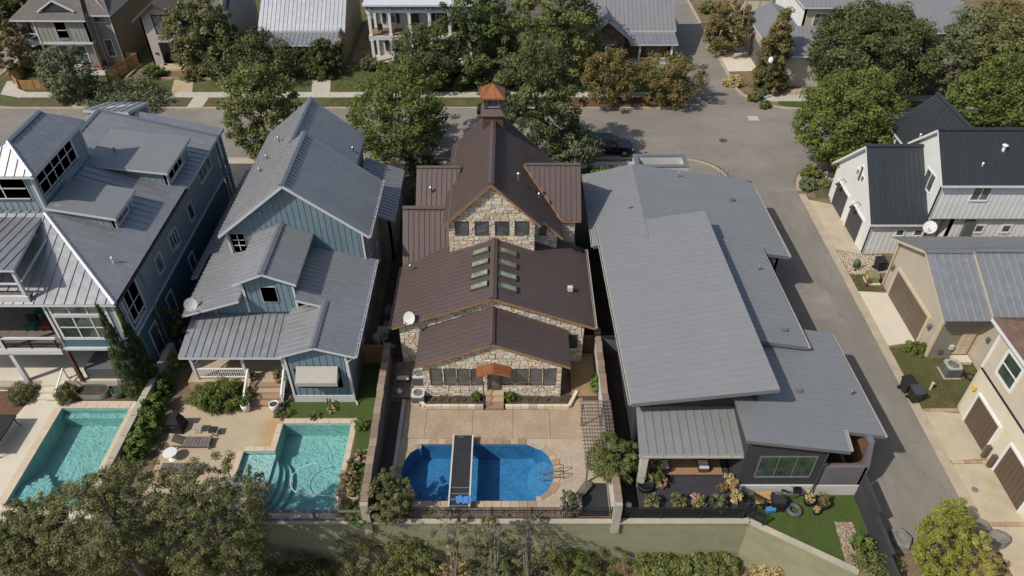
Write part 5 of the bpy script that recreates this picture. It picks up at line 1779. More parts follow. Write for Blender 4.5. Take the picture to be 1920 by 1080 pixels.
# pop-up light box on the back roof
lb = MB()
x0, x1, y0, y1 = 10.35, 14.75, 54.0, 56.0
for (a, b, c_, d_) in ((x0, x1, y0, y0 + .3), (x0, x1, y1 - .3, y1), (x0, x0 + .3, y0 + .3, y1 - .3), (x1 - .3, x1, y0 + .3, y1 - .3)):
    lb.box(a, b, c_, d_, 0, 5.3)
lb2 = part('entry_frame', lb, 'ac_white', H4)
part('coping', MB().box(x0 - .04, x1 + .04, y0 - .04, y0 + .34, 5.3, 5.36).box(x0 - .04, x1 + .04, y1 - .34, y1 + .04, 5.3, 5.36).box(x0 - .04, x0 + .34, y0 + .34, y1 - .34, 5.3, 5.36).box(x1 - .34, x1 + .04, y0 + .34, y1 - .34, 5.3, 5.36), 'grey_metal', lb2)
part('entry_floor', MB().box(x0 + .3, x1 - .3, y0 + .3, y1 - .3, 3.2, 3.3), 'dark_stucco', H4)
vent(H4, 13.6, 52.3, 5.4, .35, .05)
vent(H4, 17.2, 40.5, 5.2, .3, .05)
vent(H4, 8.9, 47.1, 5.8, .3, .05)
vent(H4, 20.2, 29.8, 4.25, .35, .05)
for p in ((17.5, 49.8, 4.75), (17.3, 34.4, 5.15), (16.9, 29.6, 4.75)):
    part('roof_vent', MB().box(p[0] - .16, p[0] + .16, p[1] - .14, p[1] + .14, p[2], p[2] + .22), 'grey_metal', H4)
# post wrapped in stone at the patio corner
part('stone_pier', MB().box(7.35, 7.75, 25.95, 26.35, 0, 3.3), 'lime_stucco', H4)
part('patio_post', MB().box(13.2, 13.5, 26.1, 26.4, 0, 3.3), 'charcoal', H4)
part('rear_deck', MB().box(7.35, 13.0, 26.75, 29.2, 0, .5), 'charcoal', H4)

# ------------------------------------------------------------------ white house on the right
H5 = thing('white_house', 'white board-and-batten house with black metal gables and two charcoal garage doors', 'house', (36, 52, 0))
KB = 'roof_black'
WB = 'white_board'
gt = lambda Y: 7.7 - .93 * abs(Y - 53.35) - .25
wall(H5, (29.0, 57.65), (29.0, 49.05), [(0, 0), (8.6, 0), (8.6, gt(49.05)), (4.3, gt(53.35)), (0, gt(57.65))], WB)
ow, dw_, nw_ = Vector((29.0, 57.65, 0)), Vector((0, -1, 0)), Vector((-1, 0, 0))
for s0, s1 in ((1.15, 3.7), (4.65, 7.25)):
    g = part('garage_door', MB().box(28.93, 29.0, 57.65 - s1, 57.65 - s0, .05, 2.35), 'dark_door', H5)
    part('door_surround', MB().box(28.88, 29.0, 57.65 - s0, 57.65 - s0 + .18, .05, 2.45).box(28.88, 29.0, 57.65 - s1 - .18, 57.65 - s1, .05, 2.45).box(28.88, 29.0, 57.65 - s1, 57.65 - s0, 2.35, 2.5), 'white', g)
    for k in range(1, 4):
        part('panel', MB().box(28.9, 28.93, 57.68 - s1, 57.62 - s0, .05 + .575 * k - .25, .05 + .575 * k + .25), 'dark_door', g)
    lx = 57.65 - (s0 + s1) / 2
    lp = MB().tube([(29.0, lx, 3.0), (28.7, lx, 3.35), (28.35, lx, 3.2), (28.35, lx, 3.0)], .025, 5).lathe([(.05, .2), (.1, .15), (.26, 0)], 28.35, lx, 12, 2.8)
    part('barn_lamp', lp, 'black', H5)
window(H5, ow, dw_, nw_, 4.05, 4.45, 4.3, 5.7, gm='glass_green_reflect', fm='white', fw=.08)
window(H5, ow, dw_, nw_, 3.5, 3.9, 4.6, 5.1, fm='white', fw=.08)
window(H5, ow, dw_, nw_, 4.6, 5.0, 4.6, 5.1, fm='white', fw=.08)
wall(H5, (29.0, 49.05), (33.6, 49.05), (0, 3.4), WB, WB, [(2.2, 2.75, 1.9, 2.4, dict(fm='white', fw=.12)), (3.65, 4.2, 1.9, 2.4, dict(fm='white', fw=.12))])
roof(H5, [(28.6, 48.6, 3.3), (33.2, 48.6, 3.3), (33.2, 53.35, 7.72), (28.6, 53.35, 7.72)], (0, 1, .93), .42, KB, 'white', .22)
roof(H5, [(28.6, 58.1, 3.3), (28.6, 53.35, 7.72), (33.2, 53.35, 7.72), (33.2, 58.1, 3.3)], (0, 1, -.93), .42, KB, 'white', .22)
ridge_cap(H5, (28.6, 53.35, 7.72), (33.2, 53.35, 7.72), KB, .4)
ut5 = lambda Y: 10.0 - .92 * abs(Y - 51.75) - .25
wall(H5, (33.2, 54.6), (33.2, 48.95), [(0, 0), (5.65, 0), (5.65, ut5(48.95)), (2.85, ut5(51.75)), (0, ut5(54.6))], WB)
window(H5, Vector((33.2, 54.6, 0)), dw_, nw_, 3.1, 4.5, 5.3, 6.7, cols=2, gm='glass_green_reflect', fm='white', fw=.1)
wall(H5, (33.2, 48.95), (46, 48.95), [(0, 3.6), (12.8, 3.6), (12.8, 7.2), (0, 7.2)], WB, WB, [(2.6, 3.9, 5.4, 6.7, dict(cols=2, fm='white', fw=.12))])
wall(H5, (35.5, 49.4), (46, 49.4), (0, 3.6), WB, WB, [(2.2, 2.8, 2.0, 2.6, dict(fm='white', fw=.14)), (4.4, 5.0, 2.0, 2.6, dict(fm='white', fw=.14))])
wall(H5, (33.6, 50.5), (35.5, 50.5), (0, 3.6), WB, WB)
wall(H5, (33.6, 49.05), (33.6, 50.4), (0, 3.2), WB)
wall(H5, (35.5, 50.4), (35.5, 49.4), (0, 3.6), 'white')
roof(H5, [(32.85, 48.45, 7.05), (47, 48.45, 7.05), (47, 51.75, 10.05), (32.85, 51.75, 10.05)], (0, 1, .91), .42, KB, 'white', .22)
roof(H5, [(32.85, 55.05, 7.05), (32.85, 51.75, 10.05), (47, 51.75, 10.05), (47, 55.05, 7.05)], (0, 1, -.91), .42, KB, 'white', .22)
ridge_cap(H5, (32.85, 51.75, 10.05), (47, 51.75, 10.05), KB, .4)
wall(H5, (33.9, 59.3), (33.9, 55.0), (0, 6.0), WB)
window(H5, Vector((33.9, 59.3, 0)), dw_, nw_, .7, 2.3, 4.2, 5.5, cols=2, fm='white', fw=.12)
roof(H5, [(33.5, 54.8, 5.95), (36.75, 53.0, 9.05), (36.75, 60.0, 9.05), (33.5, 60.0, 5.95)], (1, 0, .95), .42, KB, 'white', .22)
roof(H5, [(40.0, 54.8, 5.95), (40.0, 60.0, 5.95), (36.75, 60.0, 9.05), (36.75, 53.0, 9.05)], (1, 0, -.95), .42, KB, 'white', .22)
ridge_cap(H5, (36.75, 53.5, 9.05), (36.75, 60, 9.05), KB, .35)
wall(H5, (40, 59.5), (33.9, 59.5), [(0, 0), (6.1, 0), (6.1, 6), (3.1, 8.9), (0, 6)], WB)
vent(H5, 37.7, 50.5, 8.7, .6, .12, 'white')
vent(H5, 36.0, 49.6, 7.9, .35, .05, 'white')
vent(H5, 34.4, 56.2, 6.8, .3, .05, 'white')
part('meter_cabinet', MB().box(36.6, 37.3, 49.15, 49.38, 1.5, 3.2), 'ac_grey', H5)

# ------------------------------------------------------------------ beige garage house
H6 = thing('beige_house', 'beige sided garage house with a grey metal gable roof and wide taupe garage door', 'house', (32, 41, 0))
bt_ = lambda Y: 6.4 - .458 * abs(Y - 41.1) - .25
wall(H6, (29.25, 45.1), (29.25, 37.1), [(0, 0), (8, 0), (8, bt_(37.1)), (4, bt_(41.1)), (0, bt_(45.1))], 'beige', trim='beige_trim')
g = part('garage_door', MB().box(29.19, 29.26, 38.55, 43.75, .05, 2.5), 'taupe_door', H6)
part('door_surround', MB().box(29.12, 29.25, 38.3, 38.55, .03, 2.65).box(29.12, 29.25, 43.75, 44.0, .03, 2.65).box(29.12, 29.25, 38.55, 43.75, 2.5, 2.7), 'beige_trim', g)
for k in range(4):
    part('panel', MB().box(29.15, 29.19, 38.57, 43.73, .07 + k * .61, .05 + k * .61 + .57), 'taupe_door', g)
for y in (37.9, 44.5):
    part('wall_lamp', MB().box(29.0, 29.2, y - .1, y + .1, 2.0, 2.35).lathe([(.16, 0), (.05, .12)], 29.1, y, 8, 2.35), 'ac_grey', H6)
wall(H6, (29.25, 37.1), (32.3, 37.1), (0, 4.4), 'taupe', trim='beige_trim')
dd = part('door', MB().box(31.05, 31.95, 37.03, 37.1, .35, 2.4), 'beige_trim', H6)
for (a, b, c_, e_) in ((31.15, 31.42, .5, 1.1), (31.56, 31.83, .5, 1.1), (31.15, 31.42, 1.25, 1.9), (31.56, 31.83, 1.25, 1.9), (31.15, 31.42, 2.0, 2.3), (31.56, 31.83, 2.0, 2.3)):
    part('panel', MB().box(a, b, 37.0, 37.03, c_, e_), 'beige_trim', dd)
part('door_step', MB().box(30.9, 32.1, 36.3, 37.0, 0, .3), 'concrete_pale', H6)
wall(H6, (32.3, 37.1), (32.3, 33.2), (0, 4.3), 'beige')
part('small_door', MB().box(32.18, 32.3, 33.6, 35.2, .1, 2.1), 'beige_trim', H6)
part('wall_lamp', MB().box(32.05, 32.2, 36.0, 36.2, 2.5, 2.85), 'ac_grey', H6)
part('meter_box', MB().box(29.9, 30.15, 36.95, 37.08, .5, .85), 'ac_grey', H6)
part('meter_box', MB().box(30.55, 30.8, 36.9, 37.08, .9, 1.25), 'ac_white', H6)
roof(H6, [(28.7, 36.3, 4.2), (31.95, 36.3, 4.2), (31.95, 41.1, 6.4), (28.7, 41.1, 6.4)], (0, 1, .458), .52, 'roof_grey', 'beige_trim', .2)
roof(H6, [(31.97, 36.3, 4.38), (40, 36.3, 4.38), (40, 41.0, 6.52), (31.97, 41.0, 6.52)], (0, 1, .458), .52, 'roof_grey', 'beige_trim', .2)
roof(H6, [(28.7, 45.6, 4.3), (28.7, 41.1, 6.4), (42, 41.1, 6.4), (42, 45.6, 4.3)], (0, 1, -.458), .52, 'roof_modern', 'beige_trim', .2)
ridge_cap(H6, (28.7, 41.1, 6.4), (31.9, 41.1, 6.4), 'roof_blue', .5)
ridge_cap(H6, (32, 41.0, 6.56), (40, 41.0, 6.56), 'roof_blue', .5)
gutter(H6, (28.8, 36.22, 4.12), (31.9, 36.22, 4.12), 'bronze')
wall(H6, (42, 45.1), (29.25, 45.1), (0, 4.3), 'beige')

# ------------------------------------------------------------------ cream house bottom right
H7 = thing('cream_house', 'cream two-storey house with brown hip roof and brown garage doors at bottom right', 'house', (34, 27, 0))
wall(H7, (29.4, 32.3), (29.4, 18), (0, 3.95), 'cream_board')
wall(H7, (29.34, 32.36), (29.34, 18), (4.05, 7.3), 'cream', trim='white')
part('belly_band', MB().box(29.3, 29.42, 18, 32.36, 3.93, 4.07), 'black_metal', H7)
window(H7, Vector((29.34, 32.36, 0)), dw_, nw_, 1.3, 2.75, 4.9, 6.6, rows=2, fm='white', gm='glass_green_reflect', fw=.16)
for y0, y1 in ((28.8, 31.3), (24.6, 27.4), (20.6, 23.3)):
    g = part('garage_door', MB().box(29.34, 29.42, y0, y1, .05, 2.5), 'brown_door', H7)
    part('door_surround', MB().box(29.27, 29.4, y0 - .16, y0, .03, 2.62).box(29.27, 29.4, y1, y1 + .16, .03, 2.62).box(29.27, 29.4, y0, y1, 2.5, 2.64), 'white', g)
    for k in range(8):
        w_ = (y1 - y0) / 8
        part('panel', MB().box(29.3, 29.34, y0 + k * w_ + .015, y0 + (k + 1) * w_ - .015, .07, 2.48), 'brown_door', g)
for y in (28.45, 27.75):
    part('bollard', MB().box(29.05, 29.3, y - .12, y + .12, 0, 1.1), 'brown_door', H7)
part('wall_lamp', MB().box(29.12, 29.3, 31.75, 31.95, 2.4, 2.75), 'yellow', H7)
wall(H7, (29.4, 32.3), (40, 32.3), (0, 7.3), 'cream')
roof(H7, [(28.85, 33.0, 7.6), (28.85, 17, 7.6), (33.3, 17, 9.6), (33.3, 29.5, 9.6)], (1, 0, .4), 20, 'shingle_brown', 'white', .25, panels=True, rib=0)
roof(H7, [(28.85, 33.0, 7.6), (33.3, 29.5, 9.6), (42, 29.5, 9.6), (42, 33.0, 7.6)], (0, 1, -.5), 20, 'shingle_brown', 'white', .25, panels=True, rib=0)

# ------------------------------------------------------------------ houses across the street
DX, NY = Vector((1, 0, 0)), Vector((0, -1, 0))
A = thing('grey_house', 'grey sided two-storey house with brown shingle roof behind the slatted wood fence', 'house', (-50.5, 90, 0))
wall(A, (-54.4, 85.0), (-48.7, 85.0), (0, 3.5), 'taupe', trim='white_trim')
window(A, Vector((-54.4, 85.0, 0)), DX, NY, 1.3, 4.3, 1.0, 2.9, cols=3, rows=2, fw=.14)
wall(A, (-54.4, 84.4), (-48.7, 84.4), (3.55, 6.5), 'taupe_board', 'taupe_board', [(2.2, 3.3, 4.1, 5.9)], bsp=.5)
window(A, Vector((-54.4, 84.4, 0)), DX, NY, 2.2, 3.3, 4.1, 5.9, rows=2, fw=.14)
part('belly_band', MB().box(-54.5, -48.6, 84.3, 85.0, 3.35, 3.6), 'white_trim', A)
wall(A, (-48.7, 84.4), (-48.7, 86.0), (0, 6.5), 'taupe')
wall(A, (-48.7, 86.0), (-46.5, 86.0), (0, 6.5), 'taupe', None, [(.6, 1.4, 1.3, 3.2, dict(rows=1, fw=.13)), (.3, 1.6, 5.4, 6.0, dict(fw=.1))], trim='white_trim')
wall(A, (-46.5, 86.0), (-46.5, 100), (0, 6.5), 'olive')
wall(A, (-56.3, 100), (-56.3, 86.0), (0, 6.5), 'olive')
wall(A, (-56.3, 86.0), (-54.4, 86.0), (0, 6.0), 'taupe')
part('porch_floor', MB().box(-56.6, -54.4, 84.3, 86.0, 3.3, 3.6), 'white_trim', A)
for x in (-56.5, -54.7):
    part('porch_post', MB().box(x, x + .2, 84.35, 84.55, 0, 6.4), 'white_trim', A)
part('porch_rail', MB().box(-56.4, -54.6, 84.4, 84.5, 4.5, 4.6).bar((-56.4, 84.45, 3.7), (-54.6, 84.45, 4.5), .08), 'white_trim', A)
roof(A, [(-57.0, 84.0, 6.35), (-48.3, 83.9, 6.35), (-50, 87.5, 8.0), (-55.0, 87.5, 8.0)], (0, 1, .4), 20, 'shingle', 'white_trim', rib=0)
roof(A, [(-48.6, 85.4, 6.4), (-46.1, 85.4, 6.4), (-49, 90.5, 8.9), (-51, 90.5, 8.9)], (0, 1, .4), 20, 'shingle', 'white_trim', rib=0)
roof(A, [(-46.1, 85.4, 6.4), (-46.1, 100, 6.4), (-51, 100, 9.2), (-51, 90.0, 9.2)], (-1, 0, .5), 20, 'shingle', 'white_trim', rib=0)
roof(A, [(-57.0, 84.0, 6.35), (-51, 90.0, 9.2), (-51, 100, 9.2), (-57.0, 100, 6.35)], (1, 0, .5), 20, 'shingle', 'white_trim', rib=0)
gb = MB().prism([(-53.6, 84.9, 7.0), (-50.0, 84.9, 7.0), (-51.8, 84.9, 8.1)], (0, .2, 0))
part('gable_vent', gb, 'charcoal', A)
for s_ in (-1, 1):
    part('gable_trim', MB().bar((-51.8, 84.85, 8.2), (-51.8 + s_ * 2.1, 84.85, 6.95), .2, .16), 'white_trim', A)

B = thing('stucco_house', 'pale stucco house with a large black-framed upper window and arched-dark entry', 'house', (-39, 90, 0))
B['label'] = 'pale stucco gabled house with a large black-framed upper window over a recessed entry'
bw = [(0, 0), (1.25, 0), (1.25, 2.9), (3.0, 2.9), (3.0, 0), (4.9, 0), (4.9, 5.9), (2.2, 7.6), (0, 5.9)]
wall(B, (-43.1, 86.0), (-38.2, 86.0), bw, 'stucco')
window(B, Vector((-43.1, 86.0, 0)), DX, NY, 1.5, 3.5, 4.0, 6.1, cols=2, rows=1, fm='black_metal', fw=.1)
part('sill', MB().box(-41.7, -39.5, 85.85, 86.0, 3.7, 3.88), 'stucco', B)
wall(B, (-43.1, 98), (-43.1, 86), (0, 5.9), 'stucco')
wall(B, (-38.2, 86), (-38.2, 88.5), (0, 5.9), 'stucco')
wall(B, (-38.2, 88.5), (-34.0, 88.5), (0, 5.2), 'stucco')
wall(B, (-34.0, 88.5), (-34.0, 100), (0, 7.0), 'stucco')
wall(B, (-41.9, 88), (-39.9, 88), (0, 3.0), 'tan')
part('door', MB().box(-40.9, -40.0, 87.95, 88.0, .2, 2.4), 'brownwood', B)
part('entry_step', MB().box(-42.2, -39.4, 84.4, 86, 0, .3), 'patio_buff', B)
part('entry_step', MB().box(-41.9, -39.6, 83.9, 84.4, 0, .16), 'patio_buff', B)
roof(B, [(-43.9, 85.3, 5.55), (-40.9, 85.3, 7.75), (-40.9, 95, 7.75), (-43.9, 95, 5.55)], (1, 0, .7), .5, 'shingle', 'charcoal', rib=.1, ribh=.06)
roof(B, [(-37.5, 85.3, 5.55), (-37.5, 95, 5.55), (-40.9, 95, 7.75), (-40.9, 85.3, 7.75)], (1, 0, -.7), .3, 'shingle', 'charcoal', rib=.1, ribh=.06)
roof(B, [(-39, 88.0, 5.4), (-33.6, 88.0, 5.4), (-33.6, 95, 8.8), (-39, 95, 8.8)], (0, 1, .5), 20, 'shingle', 'white_trim', rib=0)
part('house_lamp', MB().box(-42.5, -42.2, 85.9, 86, 1.5, 1.68), 'black_metal', B)
for pts in ([(-45.0, 82.2), (-44.6, 86)], [(-44.9, 82.1), (-35.0, 82.0), (-34.0, 82.6), (-33.4, 83.9)], [(-43.0, 84.0), (-35.0, 84.0)]):
    bwl = thing('stone_edging', 'low tan stone edging ' + {2: 'running back beside the slat fence', 4: 'curving along the front of the stucco house beds'}.get(len(pts) if pts[0][0] != -43.0 else 0, 'nearest the stucco house entry'), 'edging', (pts[0][0], pts[0][1], 0), 'low stone edgings by the stucco house')
    for i in range(len(pts) - 1):
        a, b = Vector((*pts[i], 0)), Vector((*pts[i + 1], 0))
        k = max(1, int((b - a).length / .9))
        for j in range(k):
            p, q = a.lerp(b, (j + .02) / k), a.lerp(b, (j + .98) / k)
            part('stone', MB().bar(p + Vector((0, 0, .15)), q + Vector((0, 0, .15)), .28, .34), 'flag', bwl)

C = thing('cottage', 'tan cottage with a bright standing-seam roof and a metal porch roof', 'house', (-25, 90, 0))
roof(C, [(-30.1, 86.9, 3.95), (-19.75, 86.9, 3.95), (-19.9, 93.5, 8.6), (-29.9, 93.5, 8.6)], (0, 1, .7), .5, 'roof_bright', 'white_trim')
roof(C, [(-29.7, 85.0, 3.05), (-20.2, 85.0, 3.05), (-20.1, 87.0, 3.7), (-29.6, 87.0, 3.7)], (0, 1, .3), .5, 'roof_grey', 'white_trim', name='porch_roof')
wall(C, (-29.6, 87.6), (-20.2, 87.6), (.3, 4.1), 'tan', None, [(3.2, 4.2, .4, 2.8, dict(fm='charcoal')), (1.0, 2.0, 1.0, 2.6, {}), (6.0, 8.2, .9, 2.7, dict(cols=2))])
wall(C, (-20.2, 86.0), (-20.2, 100), (0, 4.2), 'olive')
wall(C, (-20.2, 87.6), (-20.2, 100), [(0, 4.2), (12, 4.2), (6, 8.4)], 'olive')
for y in (90, 93, 96.2, 98.5):
    window(C, Vector((-20.2, 0, 0)), Vector((0, 1, 0)), Vector((1, 0, 0)), y, y + .8, 1.2, 3.2, fm='tan')
wall(C, (-29.6, 100), (-29.6, 86), (0, 4.2), 'olive')
part('porch_floor', MB().box(-29.5, -20.4, 85.2, 87.6, 0, .35), 'concrete', C)
for x in (-29.3, -25.8, -23.0, -20.6):
    part('post', MB().box(x - .1, x + .1, 85.3, 85.5, .3, 3.0), 'brownwood' if x == -25.8 else 'tan', C)
for i in range(2):
    part('step', MB().box(-25.2, -22.6, 84.5 + .35 * i, 85.2, 0, .12 + .12 * i), 'brick', C)

D = thing('balcony_house', 'white and pale blue house with columned porches on two storeys', 'house', (-12, 89, 0))
wall(D, (-16.5, 88.6), (-4, 88.6), (0, 7.2), 'white_trim')
for i, x in enumerate((-15.0, -11.1, -8.9, -6.6)):
    if i != 0:
        pass
    if x == -11.1:
        continue
for f, z in ((0, .35), (1, 3.75)):
    part('door' if f else 'door', MB().box(-12.0, -11.1, 88.5, 88.6, z, z + 2.3), 'dark_door', D)
    for x in (-14.9, -9.0, -6.4):
        w_ = window(D, Vector((0, 88.6, 0)), DX, NY, x, x + .95, z + .55, z + 2.3, rows=2, fm='white', fw=.1)
        for xx in (x - .55, x + 1.1):
            part('shutter', MB().box(xx, xx + .4, 88.5, 88.58, z + .5, z + 2.35), 'charcoal', D)
part('porch_floor', MB().box(-16.8, -4, 86.2, 88.6, 0, .3), 'walk', D)
part('balcony_floor', MB().box(-16.8, -4, 86.25, 88.6, 3.35, 3.6), 'tandeck', D)
part('balcony_beam', MB().box(-16.85, -4, 86.1, 86.3, 3.15, 3.62), 'white_trim', D)
part('frieze', MB().box(-16.85, -4, 86.1, 86.3, 6.35, 6.75), 'white', D)
part('frieze_band', MB().box(-16.75, -4, 86.0, 86.35, 6.75, 7.25), 'pale_blue', D)
part('cornice', MB().box(-17.1, -3.6, 85.6, 89, 7.25, 7.45), 'white_trim', D)
for k in range(6):
    x = -16.55 + k * 2.32
    for f, z0, z1 in ((0, .3, 3.15), (1, 3.6, 6.35)):
        part('column', MB().box(x - .17, x + .17, 86.12, 86.44, z0, z1).box(x - .22, x + .22, 86.07, 86.49, z0, z0 + .2).box(x - .22, x + .22, 86.07, 86.49, z1 - .15, z1), 'white', D)
        if k == 0:
            part('pilaster', MB().box(x + .1, x + .4, 88.3, 88.6, z0, z1), 'white', D)
    for q in (-.22, .22):
        part('bracket', MB().box(x + q - .1, x + q + .1, 85.75, 86.0, 6.85, 7.2), 'pale_blue', D)
rl = MB()
for k in range(70):
    rl.box(-16.4 + k * .17, -16.37 + k * .17, 86.26, 86.29, 3.62, 4.45)
rl.box(-16.4, -4.4, 86.24, 86.31, 4.45, 4.5)
part('balustrade', rl, 'black_metal', D, kind='stuff')
part('main_roof', MB().box(-16.9, -3.8, 88, 100, 7.5, 7.6), 'roof_grey', D)
wall(D, (-16.5, 100), (-16.5, 88.6), (0, 7.2), 'white_trim')
for x in (-15.6, -14.4):      # chairs on the balcony
    c = thing('porch_chair', 'dark chair on the upper balcony, ' + ('left' if x < -15 else 'right') + ' one of the two by the railing', 'chair', (x, 87.2, 3.6), 'dark balcony chairs')
    part('seat', MB().box(x - .25, x + .25, 86.95, 87.45, 4.0, 4.08), 'black_metal', c)
    part('backrest', MB().box(x - .25, x + .25, 87.42, 87.48, 4.08, 4.6), 'black_metal', c)
    for sx in (-.22, .22):
        for sy in (-.2, .2):
            part('leg', MB().box(x + sx - .02, x + sx + .02, 87.2 + sy - .02, 87.2 + sy + .02, 3.6, 4.0), 'black_metal', c)

E_ = thing('brick_house', 'brick gabled house with a grey metal roof and front porch at the corner', 'house', (13, 89, 0))
bg_ = [(0, 0), (4.4, 0), (4.4, 3.55), (2.2, 5.35), (0, 3.55)]
wo = wall(E_, (9.0, 86.0), (13.4, 86.0), bg_, 'brick')
bk_ = MB()
for j in range(33):
    z = .05 + j * .16
    for i in range(19):
        s = -.1 + i * .25 + (.125 if j % 2 else 0)
        if s < 0 or s + .24 > 4.4:
            continue
        if z + .15 > 3.55 + (2.2 - max(abs(s - 2.2), abs(s + .24 - 2.2))) * .82:
            continue
        bk_.box(9 + s, 9 + s + .235, 85.97, 86.0, z, z + .145)
part('brickwork', bk_, 'brick', wo, kind='stuff')
window(E_, Vector((9, 86, 0)), DX, NY, 1.2, 3.2, .9, 2.2, cols=2, fm='tan')
roof(E_, [(10.1, 85.3, 2.95), (12.3, 85.3, 2.95), (12.3, 85.95, 3.2), (10.1, 85.95, 3.2)], (0, 1, .4), .5, 'roof_blue', 'white_trim', .08, name='window_hood')
roof(E_, [(8.6, 85.6, 3.55), (11.2, 85.6, 5.65), (11.2, 91, 5.65), (8.6, 91, 3.55)], (1, 0, .8), .5, 'roof_grey', 'white_trim')
roof(E_, [(13.8, 85.6, 3.55), (13.8, 91, 3.55), (11.2, 91, 5.65), (11.2, 85.6, 5.65)], (1, 0, -.8), .5, 'roof_grey', 'white_trim')
ridge_cap(E_, (11.2, 85.6, 5.65), (11.2, 90.5, 5.65), 'roof_blue', .3)
roof(E_, [(8.2, 87.2, 3.95), (19.5, 87.2, 3.95), (19.2, 95, 8.8), (8.2, 95, 8.8)], (0, 1, .62), .52, 'roof_modern', 'white_trim', .25)
roof(E_, [(13.9, 85.1, 3.1), (19.5, 85.1, 3.1), (19.3, 87.2, 3.7), (13.5, 87.2, 3.7)], (0, 1, .3), .52, 'roof_grey', 'white_trim', name='porch_roof')
wall(E_, (13.4, 87.8), (19.1, 87.8), (0, 4.0), 'brick', None, [(1.5, 2.2, .3, 2.5, dict(fm='tan')), (3.0, 4.5, .9, 2.5, dict(cols=2, fm='tan'))])
wall(E_, (13.4, 86), (13.4, 87.8), (0, 3.6), 'brick')
wall(E_, (19.1, 87.8), (19.1, 100), (0, 4.1), 'brick')
wall(E_, (9.0, 100), (9.0, 86), (0, 3.6), 'brick')
part('porch_floor', MB().box(13.4, 19.2, 85.3, 87.8, 0, .3), 'walk', E_)
for x in (15.1, 18.9):
    part('post', MB().box(x - .11, x + .11, 85.4, 85.6, .3, 3.0), 'white', E_)
rl = MB().box(15.1, 18.9, 85.45, 85.55, 1.15, 1.25)
for k in range(22):
    rl.box(15.25 + k * .165, 15.3 + k * .165, 85.47, 85.53, .35, 1.15)
part('porch_rail', rl, 'white', E_)
pc = thing('porch_chair', 'red chair on the brick house porch', 'chair', (15.6, 86.6, .3))
part('seat', MB().box(15.3, 15.9, 86.3, 86.9, .7, .8), 'red', pc)
part('backrest', MB().box(15.3, 15.9, 86.85, 86.95, .8, 1.4), 'red', pc)
for sx in (15.33, 15.83):
    for sy in (86.33, 86.85):
        part('leg', MB().box(sx, sx + .05, sy, sy + .05, .3, .7), 'red', pc)

F_ = thing('corner_house', 'cream house with grey hip roofs and dark garage door at the far corner', 'house', (34, 86, 0))
wall(F_, (29.6, 80.2), (38, 80.2), (0, 4.1), 'lime_stucco')
window(F_, Vector((29.6, 80.2, 0)), DX, NY, 5.6, 6.8, 1.5, 3.0, cols=2, fm='white')
wall(F_, (29.4, 92), (29.4, 80.2), (0, 4.1), 'beige')
g = part('garage_door', MB().box(29.32, 29.42, 84.6, 89.5, .05, 2.5), 'ac_grey', F_)
for k in range(4):
    part('panel', MB().box(29.28, 29.32, 84.65, 89.45, .08 + .6 * k, .63 + .6 * k), 'ac_grey', g)
roof(F_, [(29.2, 79.6, 4.0), (38.6, 79.6, 4.0), (35.5, 83.4, 5.9), (32.0, 83.4, 5.9)], (0, 1, .5), .5, 'roof_modern', 'white_trim')
roof(F_, [(28.9, 92, 4.1), (28.9, 84.0, 4.1), (31.5, 84.0, 5.6), (31.5, 92, 5.6)], (1, 0, .5), .5, 'roof_modern', 'white_trim')
roof(F_, [(31.5, 84.0, 5.6), (31.5, 92, 5.6), (36, 92, 3.9), (36, 84.0, 3.9)], (1, 0, -.4), .5, 'roof_modern', 'white_trim')
wall(F_, (33.2, 95), (33.2, 84.6), (3.8, 7.9), 'white_board')
wall(F_, (33.2, 84.6), (41, 84.6), (3.8, 7.9), 'cream')
window(F_, Vector((33.2, 84.6, 0)), DX, NY, 1.2, 2.6, 5.2, 6.8, cols=2, fm='white')
roof(F_, [(32.7, 84.0, 7.8), (41.5, 84.0, 7.8), (39, 88, 9.8), (36.0, 88, 9.8)], (0, 1, .5), .5, 'roof_modern', 'white_trim')
roof(F_, [(32.7, 95, 7.8), (32.7, 84.0, 7.8), (36, 88, 9.8), (36, 95, 9.8)], (1, 0, .6), .5, 'roof_modern', 'white_trim')
wall(F_, (38, 80.2), (38, 92), (0, 4), 'lime_stucco')
part('deck', MB().box(28.5, 33.2, 97.2, 101.5, 2.9, 3.1), 'walk', F_)
part('deck_wall', MB().box(28.5, 36, 101.5, 101.7, 0, 6.5), 'grey_green', F_)
for i, x in enumerate((28.5, 30.2, 31.9)):
    part('lattice_panel', MB().box(x + .05, x + 1.6, 97.1, 97.2, 2.5, 3.95), 'cream_board', F_)
    part('post', MB().box(x - .07, x + .07, 97.05, 97.2, 0, 4.0), 'beige_trim', F_)
part('deck_rail', MB().box(28.4, 33.2, 97.05, 97.25, 3.95, 4.05), 'beige_trim', F_)
G_ = thing('far_house', 'grey hip-roofed house beyond the big oak at upper right', 'house', (52, 92, 0))
wall(G_, (44, 86.2), (60, 86.2), (0, 4.4), 'lime_stucco')
roof(G_, [(43.4, 85.6, 4.3), (56, 85.6, 4.3), (52, 92, 7.6), (47.5, 92, 7.6)], (0, 1, .5), .55, 'roof_modern', 'white_trim')
roof(G_, [(43.4, 85.6, 4.3), (47.5, 92, 7.6), (47.5, 99, 7.6), (43.4, 99, 4.3)], (1, 0, .8), .55, 'roof_modern', 'white_trim')
roof(G_, [(56, 85.6, 4.3), (56, 99, 4.3), (52, 99, 7.6), (52, 92, 7.6)], (1, 0, -.8), .55, 'roof_grey', 'white_trim')
K_ = thing('far_house', 'grey-roofed house glimpsed between the two tall dark trees', 'house', (2, 92, 0))
wall(K_, (-2, 89), (7.4, 89), (0, 4.5), 'taupe')
